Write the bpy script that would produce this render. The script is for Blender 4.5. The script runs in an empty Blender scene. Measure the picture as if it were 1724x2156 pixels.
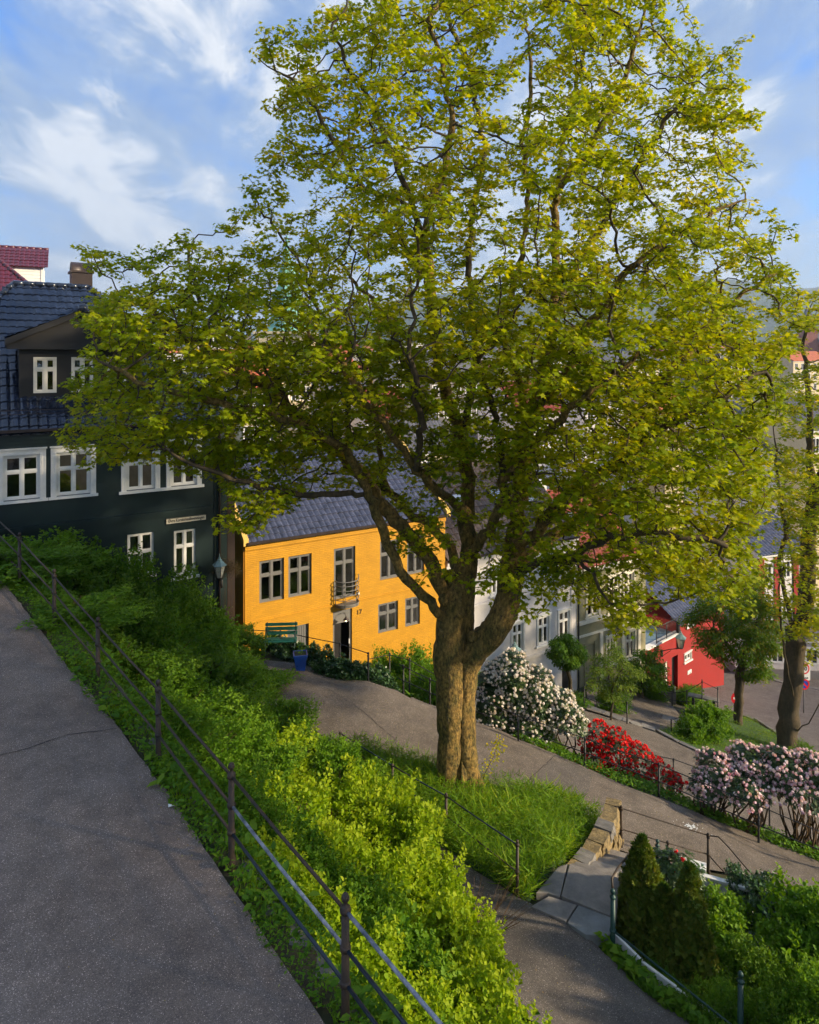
import bpy, math, random
import numpy as np
from mathutils import Vector, Matrix, geometry

# ------------------------------------------------------------------ basics
random.seed(7); rng = np.random.default_rng(7)
SC = bpy.context.scene
COL = SC.collection
F, CX, HY = 1437.3, 862.0, 760.0          # camera model used to read sizes off the photograph

def P(px, py, d):
    return np.array([(px-CX)/F*d, d, (HY-py)/F*d])

ORI = {}
def reg(o, ori): ORI[o.name] = np.array(ori, float)
def thing(name, label, cat, loc=(0, 0, 0), group=None):
    o = bpy.data.objects.new(name, None); COL.objects.link(o)
    o.location = [float(c) for c in loc]; o.empty_display_size = .3
    o['label'] = label; o['category'] = cat
    if group: o['group'] = group
    reg(o, loc); return o
def tag(o, label, cat, group=None):
    o['label'] = label; o['category'] = cat
    if group: o['group'] = group
    return o

def link_mesh(name, me, mats, parent=None, loc=(0, 0, 0), label=None, kind=None):
    if not isinstance(mats, (list, tuple)): mats = [mats]
    for m in mats: me.materials.append(m)
    o = bpy.data.objects.new(name, me); COL.objects.link(o)
    if parent is not None:
        o.parent = parent; reg(o, ORI[parent.name])
    else:
        o.location = [float(c) for c in loc]; reg(o, loc)
    if label: o['label'] = label
    if kind: o['kind'] = kind
    return o

class MB:
    """collects faces in world coordinates; build() links them as one mesh object"""
    def __init__(s): s.v = []; s.f = []; s.m = []; s.sm = []
    def add(s, vs, fs, mi=0, smooth=False):
        b = len(s.v); s.v.extend([tuple(map(float, p)) for p in vs])
        for f in fs: s.f.append([b+i for i in f]); s.m.append(mi); s.sm.append(smooth)
        return s
    def quad(s, a, b, c, d, mi=0): return s.add([a, b, c, d], [(0, 1, 2, 3)], mi)
    def hexa(s, p, mi=0):
        return s.add(p, [(0, 3, 2, 1), (4, 5, 6, 7), (0, 1, 5, 4), (1, 2, 6, 5), (2, 3, 7, 6), (3, 0, 4, 7)], mi)
    def box(s, x0, x1, y0, y1, z0, z1, mi=0, M=None):
        p = [(x0, y0, z0), (x1, y0, z0), (x1, y1, z0), (x0, y1, z0), (x0, y0, z1), (x1, y0, z1), (x1, y1, z1), (x0, y1, z1)]
        if M is not None: p = [tuple(M @ Vector(q)) for q in p]
        return s.hexa(p, mi)
    def tube(s, pts, rad, n=8, mi=0, cap=True, smooth=True, wob=0.0):
        pts = [Vector([float(c) for c in p]) for p in pts]
        if not isinstance(rad, (list, tuple, np.ndarray)): rad = [rad]*len(pts)
        N = len(pts); vs = []
        t0 = (pts[1]-pts[0]).normalized()
        a = Vector((0, 0, 1)) if abs(t0.z) < .9 else Vector((1, 0, 0))
        u = t0.cross(a).normalized()
        for i in range(N):
            t = (pts[min(i+1, N-1)]-pts[max(i-1, 0)])
            t = t.normalized() if t.length > 1e-9 else t0
            u = (u - t*u.dot(t)).normalized(); w = t.cross(u)
            for k in range(n):
                an = 2*math.pi*k/n
                r = rad[i]*(1+wob*(random.random()-.5))
                vs.append(pts[i]+u*(math.cos(an)*r)+w*(math.sin(an)*r))
        fs = [(i*n+k, i*n+(k+1) % n, (i+1)*n+(k+1) % n, (i+1)*n+k) for i in range(N-1) for k in range(n)]
        if cap: fs += [tuple(range(n-1, -1, -1)), tuple((N-1)*n+k for k in range(n))]
        return s.add(vs, fs, mi, smooth)
    def lathe(s, c, prof, n=12, mi=0, smooth=True, rot=0.0, sx=1, sy=1):
        vs = [(c[0]+r*sx*math.cos(2*math.pi*k/n+rot), c[1]+r*sy*math.sin(2*math.pi*k/n+rot), c[2]+z) for r, z in prof for k in range(n)]
        fs = [(i*n+k, i*n+(k+1) % n, (i+1)*n+(k+1) % n, (i+1)*n+k) for i in range(len(prof)-1) for k in range(n)]
        fs += [tuple(range(n-1, -1, -1)), tuple((len(prof)-1)*n+k for k in range(n))]
        return s.add(vs, fs, mi, smooth)
    def build(s, name, mats, parent=None, loc=None, uvdir=None, label=None, kind=None, bevel=0):
        if loc is None: loc = ORI[parent.name] if parent is not None else (0, 0, 0)
        L = np.array(loc, float)
        V = np.array(s.v, float)-L
        me = bpy.data.meshes.new(name); me.from_pydata(V.tolist(), [], s.f); me.update()
        me.polygons.foreach_set('material_index', np.array(s.m, dtype=np.int32))
        me.polygons.foreach_set('use_smooth', np.array(s.sm, dtype=bool))
        if uvdir is not None:
            uv = me.uv_layers.new(name='UVMap')
            idx = np.empty(len(me.loops), dtype=np.int32); me.loops.foreach_get('vertex_index', idx)
            W = np.array(s.v, float)[idx]; U = np.array(uvdir, float)
            uv.data.foreach_set('uv', np.stack([W @ U, W[:, 2]], 1).astype(np.float32).ravel())
        o = link_mesh(name, me, mats, parent, loc, label, kind)
        if bevel:
            b = o.modifiers.new('bevel', 'BEVEL'); b.width = bevel; b.segments = 2; b.limit_method = 'ANGLE'
        return o

def copy_tree(o, parent=None):
    c = o.copy(); COL.objects.link(c)
    if parent is not None: c.parent = parent
    reg(c, ORI[o.name])
    for ch in list(o.children): copy_tree(ch, c)
    return c

# ------------------------------------------------------------------ materials
MATS = {}
def nodes_of(name):
    m = bpy.data.materials.new(name); m.use_nodes = True
    return m, m.node_tree.nodes, m.node_tree.links, m.node_tree.nodes['Principled BSDF']
def ramp(nt, stops, interp='LINEAR'):
    r = nt.new('ShaderNodeValToRGB'); cr = r.color_ramp; cr.interpolation = interp
    while len(cr.elements) < len(stops): cr.elements.new(.5)
    for e, (p, c) in zip(cr.elements, stops):
        e.position = p; e.color = (*c, 1) if len(c) == 3 else c
    return r
def noise(nt, lk, scale, detail=4, rough=.6, coord=None, kind='ShaderNodeTexNoise'):
    n = nt.new(kind); n.inputs['Scale'].default_value = scale
    if 'Detail' in n.inputs: n.inputs['Detail'].default_value = detail; n.inputs['Roughness'].default_value = rough
    if coord is not None: lk.new(coord, n.inputs['Vector'])
    return n
def mat(name, col, rough=.7, var=.25, scale=3.0, bump=0.0, bscale=30.0, metal=0.0, coat=0.0, col2=None, spec=.5, stretch=None, fine=None, bdist=.02):
    """plain painted or mineral surface: colour wanders between col and col2, fine bump"""
    if name in MATS: return MATS[name]
    m, nt, lk, b = nodes_of(name)
    tc = nt.new('ShaderNodeTexCoord'); co = tc.outputs['Object']
    if stretch:
        mp = nt.new('ShaderNodeMapping'); mp.inputs['Scale'].default_value = stretch; lk.new(co, mp.inputs['Vector']); co = mp.outputs['Vector']
    n = noise(nt, lk, scale, 6, .65, co)
    c2 = col2 or tuple(c*(1-var) for c in col); c1 = col if col2 else tuple(min(1, c*(1+var*.5)) for c in col)
    r = ramp(nt, [(.32, c2), (.68, c1)]); lk.new(n.outputs['Fac'], r.inputs['Fac'])
    out = r.outputs['Color']
    if fine:
        n3 = noise(nt, lk, fine[0], 3, .7, co); r3 = ramp(nt, [(.3, (fine[1],)*3), (.7, (fine[2],)*3)]); lk.new(n3.outputs['Fac'], r3.inputs['Fac'])
        mx = nt.new('ShaderNodeMixRGB'); mx.blend_type = 'MULTIPLY'; mx.inputs[0].default_value = 1
        lk.new(out, mx.inputs[1]); lk.new(r3.outputs['Color'], mx.inputs[2]); out = mx.outputs[0]
    lk.new(out, b.inputs['Base Color'])
    rr = nt.new('ShaderNodeMapRange'); rr.inputs['To Min'].default_value = max(.03, rough-.1); rr.inputs['To Max'].default_value = min(1, rough+.1)
    lk.new(n.outputs['Fac'], rr.inputs['Value']); lk.new(rr.outputs[0], b.inputs['Roughness'])
    b.inputs['Metallic'].default_value = metal; b.inputs['Coat Weight'].default_value = coat
    b.inputs['Specular IOR Level'].default_value = spec
    if bump:
        n2 = noise(nt, lk, bscale, 5, .7, co); bp = nt.new('ShaderNodeBump'); bp.inputs['Strength'].default_value = bump; bp.inputs['Distance'].default_value = bdist
        lk.new(n2.outputs['Fac'], bp.inputs['Height']); lk.new(bp.outputs[0], b.inputs['Normal'])
    MATS[name] = m; return m

def leaf_mat(name, c1, c2, c3, trans=.35, rough=.6, spec=.18):
    m, nt, lk, b = nodes_of(name)
    at = nt.new('ShaderNodeAttribute'); at.attribute_name = 'rnd'
    r = ramp(nt, [(.0, c1), (.55, c2), (1, c3)]); lk.new(at.outputs['Fac'], r.inputs['Fac'])
    lk.new(r.outputs['Color'], b.inputs['Base Color']); b.inputs['Roughness'].default_value = rough
    b.inputs['Specular IOR Level'].default_value = spec
    tr = nt.new('ShaderNodeBsdfTranslucent')
    g = nt.new('ShaderNodeMixRGB'); g.blend_type = 'MULTIPLY'; g.inputs[0].default_value = 1; g.inputs[2].default_value = (1.7, 1.55, .6, 1)
    lk.new(r.outputs['Color'], g.inputs[1]); lk.new(g.outputs[0], tr.inputs['Color'])
    mx = nt.new('ShaderNodeMixShader'); mx.inputs[0].default_value = trans
    lk.new(b.outputs[0], mx.inputs[1]); lk.new(tr.outputs[0], mx.inputs[2])
    lk.new(mx.outputs[0], nt['Material Output'].inputs['Surface'])
    MATS[name] = m; return m

def asphalt(name, dark, light, chip=.5, warm=(1, 1, 1), sc=95):
    m, nt, lk, b = nodes_of(name)
    co = nt.new('ShaderNodeTexCoord').outputs['Object']
    n = noise(nt, lk, .55, 5, .6, co); r = ramp(nt, [(.3, dark), (.7, light)]); lk.new(n.outputs['Fac'], r.inputs['Fac'])
    v = nt.new('ShaderNodeTexVoronoi'); v.inputs['Scale'].default_value = sc; lk.new(co, v.inputs['Vector'])
    hs = nt.new('ShaderNodeSeparateColor'); lk.new(v.outputs['Color'], hs.inputs[0])
    r2 = ramp(nt, [(0, (.45,)*3), (.6, (1,)*3), (.9, (1.5,)*3), (.965, (2.4,)*3), (1, (5.5,)*3)]); lk.new(hs.outputs[0], r2.inputs['Fac'])
    mx = nt.new('ShaderNodeMixRGB'); mx.blend_type = 'MULTIPLY'; mx.inputs[0].default_value = chip
    lk.new(r.outputs['Color'], mx.inputs[1]); lk.new(r2.outputs['Color'], mx.inputs[2])
    # worn patches with a shape of their own
    n4 = noise(nt, lk, 2.6, 6, .7, co); r4 = ramp(nt, [(.35, (.78,)*3), (.6, (1.06,)*3), (.75, tuple(1.18*w for w in warm))]); lk.new(n4.outputs['Fac'], r4.inputs['Fac'])
    m2 = nt.new('ShaderNodeMixRGB'); m2.blend_type = 'MULTIPLY'; m2.inputs[0].default_value = 1
    lk.new(mx.outputs[0], m2.inputs[1]); lk.new(r4.outputs['Color'], m2.inputs[2]); lk.new(m2.outputs[0], b.inputs['Base Color'])
    b.inputs['Roughness'].default_value = .82; b.inputs['Specular IOR Level'].default_value = .3
    bp = nt.new('ShaderNodeBump'); bp.inputs['Strength'].default_value = .7; bp.inputs['Distance'].default_value = .012
    lk.new(hs.outputs[1], bp.inputs['Height']); lk.new(bp.outputs[0], b.inputs['Normal'])
    MATS[name] = m; return m

def brick_mat(name, col, mortar, bw=.25, bh=.075, rough=.6):
    m, nt, lk, b = nodes_of(name)
    tc = nt.new('ShaderNodeTexCoord')
    bt = nt.new('ShaderNodeTexBrick'); lk.new(tc.outputs['UV'], bt.inputs['Vector'])
    bt.inputs['Scale'].default_value = 1; bt.inputs['Brick Width'].default_value = bw; bt.inputs['Row Height'].default_value = bh
    bt.inputs['Mortar Size'].default_value = .007; bt.inputs['Mortar Smooth'].default_value = .5
    bt.inputs['Color1'].default_value = (*col, 1); bt.inputs['Color2'].default_value = (*[c*.9 for c in col], 1); bt.inputs['Mortar'].default_value = (*mortar, 1)
    n = noise(nt, lk, 1.3, 5, .65, tc.outputs['UV']); r = ramp(nt, [(.3, (.86,)*3), (.7, (1.05,)*3)]); lk.new(n.outputs['Fac'], r.inputs['Fac'])
    mx = nt.new('ShaderNodeMixRGB'); mx.blend_type = 'MULTIPLY'; mx.inputs[0].default_value = 1
    lk.new(bt.outputs['Color'], mx.inputs[1]); lk.new(r.outputs['Color'], mx.inputs[2]); lk.new(mx.outputs[0], b.inputs['Base Color'])
    b.inputs['Roughness'].default_value = rough
    n2 = noise(nt, lk, 25, 4, .7, tc.outputs['UV'])
    ad = nt.new('ShaderNodeMath'); ad.operation = 'MULTIPLY_ADD'; ad.inputs[1].default_value = -1.0
    lk.new(bt.outputs['Fac'], ad.inputs[0]); lk.new(n2.outputs['Fac'], ad.inputs[2])
    bp = nt.new('ShaderNodeBump'); bp.inputs['Strength'].default_value = .8; bp.inputs['Distance'].default_value = .012
    lk.new(ad.outputs[0], bp.inputs['Height']); lk.new(bp.outputs[0], b.inputs['Normal'])
    MATS[name] = m; return m

def glass_mat(name='window_glass'):
    m, nt, lk, b = nodes_of(name)
    nt.remove(b)
    t = nt.new('ShaderNodeBsdfTransparent'); t.inputs[0].default_value = (.62, .64, .62, 1)
    g = nt.new('ShaderNodeBsdfGlossy'); g.inputs['Roughness'].default_value = .03; g.inputs['Color'].default_value = (1, 1, 1, 1)
    fr = nt.new('ShaderNodeFresnel'); fr.inputs['IOR'].default_value = 2.1
    co = nt.new('ShaderNodeTexCoord').outputs['Object']; n = noise(nt, lk, 1.6, 2, .5, co); bp = nt.new('ShaderNodeBump'); bp.inputs['Strength'].default_value = .12; bp.inputs['Distance'].default_value = .05
    lk.new(n.outputs['Fac'], bp.inputs['Height']); lk.new(bp.outputs[0], g.inputs['Normal'])
    mx = nt.new('ShaderNodeMixShader'); lk.new(fr.outputs[0], mx.inputs[0]); lk.new(t.outputs[0], mx.inputs[1]); lk.new(g.outputs[0], mx.inputs[2])
    lk.new(mx.outputs[0], nt['Material Output'].inputs['Surface']); MATS[name] = m; return m

GLASS = glass_mat()
M_UP = asphalt('upper_path_asphalt', (.165, .125, .100), (.23, .182, .150), .6, sc=150)
M_MID = asphalt('middle_path_asphalt', (.13, .105, .084), (.185, .152, .125), .5)
M_LOW = asphalt('lower_path_asphalt', (.105, .09, .08), (.155, .133, .118), .5)
M_STREET = asphalt('street_asphalt', (.12, .10, .09), (.17, .145, .13), .35)
M_SOIL = mat('soil', (.05, .035, .02), .95, col2=(.025, .04, .01), scale=1.5, bump=.6, bscale=14)
M_LAWN = mat('lawn_turf', (.05, .10, .012), .9, col2=(.03, .07, .008), scale=2.5, bump=.8, bscale=60)
M_TOWN = mat('town_ground', (.12, .11, .10), .9, var=.4, scale=.02)
M_IRON = mat('weathered_black_iron', (.075, .045, .025), .55, col2=(.02, .017, .015), scale=6, bump=.3, bscale=60, metal=.2)
M_IRON2 = mat('black_painted_iron', (.03, .028, .027), .5, col2=(.014, .014, .015), scale=6, bump=.2, bscale=60, metal=.2)
M_FLAKE = mat('flaking_rail_paint', (.42, .42, .46), .6, col2=(.02, .04, .07), scale=9, bump=.3, bscale=40)
M_BLUER = mat('blue_black_rail_paint', (.02, .035, .055), .45, col2=(.008, .015, .025), scale=7)
M_GREENI = mat('green_painted_iron', (.02, .07, .06), .45, col2=(.008, .035, .03), scale=6, bump=.2, bscale=50)
M_STONE = mat('grey_stone_slab', (.27, .24, .215), .85, col2=(.15, .135, .125), scale=3.2, bump=.5, bscale=18)
M_STONE2 = mat('bluish_stone_slab', (.24, .25, .25), .8, col2=(.13, .13, .13), scale=2.2, bump=.6, bscale=12)
M_WALLST = mat('yellowish_wall_stone', (.34, .24, .10), .95, col2=(.13, .10, .055), scale=4.5, bump=1.0, bscale=11, fine=(20, .5, 1.4))
M_KERB = mat('kerb_stone', (.24, .22, .20), .85, col2=(.13, .12, .11), scale=4, bump=.5, bscale=20)
M_WHITE = mat('white_paint', (.78, .76, .72), .5, var=.08, scale=4, bump=.08, bscale=40)
M_WHITE2 = mat('cream_window_paint', (.76, .70, .58), .5, var=.08, scale=4)
M_GREYW = mat('grey_window_paint', (.17, .165, .16), .45, var=.12, scale=4)
M_GREENW = mat('dark_green_boards', (.006, .021, .021), .45, col2=(.004, .014, .015), scale=2, bump=.15, bscale=25)
M_DARKB = mat('dark_brown_cladding', (.009, .007, .006), .55, var=.3, scale=3)
M_DARKM = mat('dark_metal', (.045, .03, .026), .4, var=.25, scale=3, metal=.3)
M_TILEB = mat('glazed_blue_black_tile', (.014, .020, .038), .2, var=.5, scale=2.5, coat=.5, fine=(3.2, .55, 1.5))
M_TILEG = mat('matt_blue_grey_tile', (.065, .072, .115), .36, var=.35, scale=3, coat=.1, fine=(3.4, .6, 1.4))
M_TILEBR = mat('brown_grey_tile', (.085, .06, .045), .6, var=.35, scale=4, fine=(3.2, .55, 1.5))
M_TILER = mat('rusty_red_tile', (.28, .055, .03), .6, var=.4, scale=4)
M_TILEP = mat('burgundy_glazed_tile', (.10, .016, .026), .3, var=.3, scale=3, coat=.3)
M_TILEO = mat('orange_clay_tile', (.5, .13, .05), .75, var=.3, scale=1)
M_SLATE = mat('grey_slate', (.12, .115, .125), .6, var=.3, scale=1)
M_YEL = brick_mat('yellow_painted_brick', (.64, .305, .008), (.50, .225, .006))
M_YELB = mat('yellow_painted_boards', (.55, .22, .012), .55, var=.15, scale=3)
M_YELT = mat('pale_yellow_trim', (.8, .5, .12), .55, var=.12, scale=3)
M_WHW = mat('white_plaster', (.66, .61, .58), .75, var=.12, scale=1.5, bump=.1, bscale=20)
M_KHAKI = mat('khaki_plaster', (.27, .245, .14), .8, var=.15, scale=1.5, bump=.1, bscale=20)
M_CREAM = mat('cream_plaster', (.66, .54, .33), .8, var=.12, scale=1.0)
M_RED = mat('red_painted_plaster', (.31, .012, .009), .6, var=.12, scale=2, bump=.08, bscale=25)
M_GREYP = mat('grey_plaster', (.22, .2, .19), .8, var=.2, scale=1)
M_COPPER = mat('verdigris_copper', (.28, .52, .40), .7, col2=(.12, .33, .25), scale=.9, stretch=(1, 1, .15))
M_BARK = mat('maple_bark', (.30, .175, .045), .95, col2=(.07, .065, .014), scale=4.2, bump=1.0, bscale=13, stretch=(1, 1, .62), fine=(17, .22, 1.8), bdist=.09)
M_BARK2 = mat('dark_bark', (.10, .068, .035), .95, col2=(.038, .03, .014), scale=3, bump=.9, bscale=10, stretch=(1, 1, .4), fine=(16, .6, 1.4))
M_TWIG = mat('twig_bark', (.12, .065, .025), .9, col2=(.05, .03, .012), scale=6)
M_CURT = mat('curtain_cloth', (.6, .56, .5), .9, var=.25, scale=14, stretch=(1, 1, .05))
M_ROOM = mat('dim_room', (.12, .09, .075), .9, var=.6, scale=1.2)
M_BLUEPOT = mat('blue_glaze', (.006, .05, .30), .3, var=.25, scale=5, coat=.4)
M_BENCH = mat('green_bench_paint', (.015, .13, .085), .5, var=.3, scale=5)
M_BLACK = mat('black_paint', (.012, .011, .012), .5, var=.3, scale=4)
M_CONC = mat('concrete', (.17, .15, .125), .9, var=.3, scale=3, bump=.3, bscale=20)

# ------------------------------------------------------------------ terrain heights
A = []
def an(px, py, d): A.append(tuple(P(px, py, d)))
def ax(*l): A.extend(l)
FD = np.array([-.63, .777]); FN = np.array([.777, .63]); FP = np.array([-.52, 5.75])
def fs(s, t): q = FP+FD*s+FN*t; return float(q[0]), float(q[1])
FZ = lambda s: np.interp(s, [-6, 0, 5, 12, 20], [-5.75, -5.55, -5.45, -5.15, -4.9])   # height of the upper path at its fence
for s in np.arange(-8, 19, 2.0):
    for t, dz in ((-14, .1), (-9, .1), (-5, .1), (-2.5, .05), (-1, .03), (-.2, 0), (.12, -.02)):
        x, y = fs(s, t); ax((x, y, FZ(s)+dz))
    x, y = fs(s, .7); ax((x, y, FZ(s)-1.7))
    if s < 17: x, y = fs(s, 2.4); ax((x, y, FZ(s)-3.0))
# lower path
ax((-2.5, 18, -10.3), (-1.2, 16.0, -10.3), (1.05, 14, -10.25), (2.05, 12.9, -10.25), (4.4, 10.7, -10.35), (6.5, 8.8, -10.5), (9, 6.5, -10.6),
   (-.4, 12.6, -10.2), (.6, 11.6, -10.25), (2.6, 9.6, -10.35), (4.6, 7.7, -10.45), (7, 5, -10.6), (-3.6, 16.8, -10.25), (3.3, 11.9, -10.28))
# middle path
ax((-1.3, 21.7, -10.2), (-3.7, 22.4, -9.95), (-5.0, 23.0, -9.95), (-4.4, 24.2, -10.0), (-4.6, 20.5, -10.1), (-.4, 21.5, -10.4), (.9, 21.0, -10.7), (2.5, 20.4, -11.0), (3.7, 19.95, -11.3),
   (4.9, 19.4, -11.5), (6, 18.76, -11.75), (6.8, 18.65, -11.9), (7.87, 18.1, -12.15), (10.2, 16.95, -12.5), (-1.45, 18.1, -10.35), (.39, 18.0, -10.7),
   (1.83, 17.7, -10.95), (3.6, 17.4, -11.2), (4.7, 16.8, -11.4), (4.96, 16.05, -11.5), (7.05, 16.1, -12.0), (8.2, 16.0, -12.2), (8.9, 15.6, -12.35),
   (13, 14, -12.9), (18, 12, -13.2), (13, 16, -12.9), (1.24, 17.2, -10.85), (-.2, 16.5, -10.55), (1.0, 15.2, -10.35), (2.3, 14.9, -10.5), (3.3, 14.9, -10.6), (3.9, 15.6, -10.9), (4.2, 16.4, -11.2))
# stair foot and garden
ax((3.3, 13.6, -10.3), (3.1, 12.6, -10.3), (4.3, 14.6, -10.9), (5.0, 14.6, -11.6), (5, 13.2, -11.5), (6, 12, -11.6), (7, 13.5, -12.0), (8, 11, -11.7), (9, 13, -12.1), (10, 9, -11.7), (7, 10, -11.5), (13, 10, -12.2), (4.4, 12.3, -11.2), (5.6, 11.0, -11.3))
# bank beyond the middle path
ax((-2.8, 23.4, -10.6), (-1, 24.0, -11.6), (1, 24, -13.3), (4.5, 23.5, -14.2), (8, 22.5, -14.8), (11, 21.5, -15.5), (14, 21, -16.2), (18, 20, -16.5), (24, 18, -17),
   (1.5, 22.0, -11.5), (4.2, 21.2, -12.1), (7.2, 20.0, -12.6), (10.2, 18.9, -13.2), (13.5, 17.8, -13.6))
ax((9.56, 30, -15.9), (7.6, 29.5, -15.2), (12, 27.7, -16), (13.5, 26.3, -16.3), (15.1, 25.2, -16.5), (20, 22.5, -16.8), (4, 30, -14.4))
# yards of the houses
ax((-6.6, 27, -11.9), (-5.5, 26, -11.9), (-2.8, 29.3, -12.95), (-2, 27, -12.6), (1.6, 32, -14.2), (2, 29, -13.6), (5, 34, -16), (9.1, 36.7, -17.8), (9.7, 37, -17.6), (13.5, 39.5, -19), (9, 33, -16.8), (12, 34, -17.8), (14.7, 41, -20), (16.9, 43.5, -20.9), (15, 38, -19),
   (22.5, 50, -23), (23.6, 46, -22.7), (29, 48, -23), (21, 37, -20), (18, 33, -18.8), (17, 28, -17.6), (22, 30, -18.6), (11, 30, -16.3), (17.3, 36, -19.2), (16, 36, -18.8), (20, 40, -20.8), (28, 40, -21), (26, 34, -19.5), (40, 45, -22), (40, 30, -19), (35, 20, -17.5), (30, 10, -14.5), (25, 2, -12.5), (15, 0, -11),
   (-9, 25, -9), (-11, 23.5, -7.5), (-14, 21, -6.2), (-7.5, 25.5, -10.5), (-12, 32, -9), (-20, 30, -7), (-26, 20, -5), (-8, 40, -14), (0, 45, -17), (10, 50, -21), (20, 62, -24.5), (35, 62, -25), (-25, 45, -12), (48, 60, -25), (0, 62, -21), (-20, 62, -18))
A = np.array(A)
def _solve():
    X = A[:, :2]; D = np.sqrt(((X[:, None]-X[None])**2).sum(-1)); n = len(X)
    M = np.zeros((n+3, n+3)); M[:n, :n] = D-np.eye(n)*.04; M[:n, n] = 1; M[:n, n+1:] = X; M[n, :n] = 1; M[n+1:, :n] = X.T
    return np.linalg.solve(M, np.concatenate([A[:, 2], [0, 0, 0]]))
WT = _solve()
def Hs(x, y):
    x = np.atleast_1d(np.asarray(x, float)); y = np.atleast_1d(np.asarray(y, float)); sh = x.shape; x = x.ravel(); y = y.ravel()
    cx = np.clip(x, -26, 48); cy = np.clip(y, -8, 62)
    out = np.empty(len(x))
    for i in range(0, len(x), 20000):
        a, b = cx[i:i+20000], cy[i:i+20000]
        D = np.sqrt((a[:, None]-A[None, :, 0])**2+(b[:, None]-A[None, :, 1])**2)
        out[i:i+20000] = D @ WT[:len(A)]+WT[len(A)]+WT[len(A)+1]*a+WT[len(A)+2]*b
    # the upper path is an even ramp up to its railing
    S_ = (cx-FP[0])*FD[0]+(cy-FP[1])*FD[1]; T_ = (cx-FP[0])*FN[0]+(cy-FP[1])*FN[1]
    w_ = np.clip((.62-T_)/.5, 0, 1)*np.clip((T_+13)/3, 0, 1)*np.clip((18-S_)/2, 0, 1)*np.clip((S_+9)/2, 0, 1); w_ = w_*w_*(3-2*w_)
    out = out*(1-w_)+(FZ(S_)+.012*np.clip(-T_, 0, 20))*w_
    dist = np.hypot(x-cx, y-cy); k = np.clip(dist/60, 0, 1); k = k*k*(3-2*k)
    far = -27+np.clip((y-220)/500, 0, 1)*26+1.2*np.sin(x/47)*np.sin(y/61)
    far = np.where(y < 0, -8, far); far = np.where(x < -60, np.maximum(far, -20), far)
    return (out*(1-k)+far*k).reshape(sh)
def H(x, y): return float(Hs(x, y)[0])
def G(px, py, d0=3.0, d1=120.0):
    """the point of the ground seen at that place of the photograph"""
    d = np.concatenate([np.arange(d0, 70, .05), np.arange(70, d1, 1)])
    X = (px-CX)/F*d; Z = (HY-py)/F*d; g = Hs(X, d)
    w = np.where(Z < g)[0]; i = w[0] if len(w) else len(d)-1
    return np.array([X[i], d[i], g[i]])

def ground_sheet(name, xs, ys, zf, m, kind='structure'):
    X, Y = np.meshgrid(xs, ys); Z = zf(X.ravel(), Y.ravel()).reshape(X.shape)
    V = np.stack([X, Y, Z], -1).reshape(-1, 3); nx = len(xs); ny = len(ys)
    i, j = np.meshgrid(np.arange(nx-1), np.arange(ny-1)); a = (j*nx+i).ravel()
    Fc = np.stack([a, a+1, a+nx+1, a+nx], 1)
    me = bpy.data.meshes.new(name); me.from_pydata(V.tolist(), [], Fc.tolist()); me.polygons.foreach_set('use_smooth', np.ones(len(Fc), bool))
    return link_mesh(name, me, m, None, (0, 0, 0), None, kind)

def densify(poly, res):
    out = []
    for a, b in zip(poly, poly[1:]+poly[:1]):
        n = max(1, int(math.hypot(b[0]-a[0], b[1]-a[1])/res))
        out += [(a[0]+(b[0]-a[0])*k/n, a[1]+(b[1]-a[1])*k/n) for k in range(n)]
    return out
def inside(poly, x, y):
    x = np.asarray(x); y = np.asarray(y); c = np.zeros(x.shape, bool); n = len(poly)
    for i in range(n):
        x0, y0 = poly[i][:2]; x1, y1 = poly[(i+1) % n][:2]
        if y0 == y1: continue
        c ^= ((y0 > y) != (y1 > y)) & (x < (x1-x0)*(y-y0)/(y1-y0)+x0)
    return c
def wiggle(pl, amp, res=.25, seed=0):
    r = np.random.default_rng(seed); out = []
    for a, b in zip(pl[:-1], pl[1:]):
        n = max(1, int(math.hypot(b[0]-a[0], b[1]-a[1])/res))
        for k in range(n): out.append((a[0]+(b[0]-a[0])*k/n+r.normal()*amp, a[1]+(b[1]-a[1])*k/n+r.normal()*amp))
    out.append(tuple(pl[-1][:2])); return out
def sheet(name, poly, m, dz=.05, res=.35, kind='structure', label=None, cat=None, zf=None):
    poly = [(float(p[0]), float(p[1])) for p in poly]
    bd = densify(poly, res); n = len(bd)
    xs = [p[0] for p in bd]; ys = [p[1] for p in bd]
    gx, gy = np.meshgrid(np.arange(min(xs), max(xs), res), np.arange(min(ys), max(ys), res))
    gx = gx.ravel(); gy = gy.ravel(); k = inside(poly, gx, gy)
    pts = [Vector(p) for p in bd]+[Vector((a, b)) for a, b in zip(gx[k], gy[k])]
    v, e, f, *_ = geometry.delaunay_2d_cdt(pts, [(i, (i+1) % n) for i in range(n)], [list(range(n))], 1, 1e-4)
    X = np.array([[q[0], q[1]] for q in v]); Z = (zf(X[:, 0], X[:, 1]) if zf else Hs(X[:, 0], X[:, 1]))+dz
    ff = []
    for t in f:
        a, b, c = [X[i] for i in t[:3]]
        cr = (b[0]-a[0])*(c[1]-a[1])-(b[1]-a[1])*(c[0]-a[0])
        ff.append(list(t) if cr > 0 else list(t)[::-1])
    me = bpy.data.meshes.new(name); me.from_pydata(np.column_stack([X, Z]).tolist(), [], ff)
    me.polygons.foreach_set('use_smooth', np.ones(len(ff), bool))
    return link_mesh(name, me, m, None, (0, 0, 0), label, kind)

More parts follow.
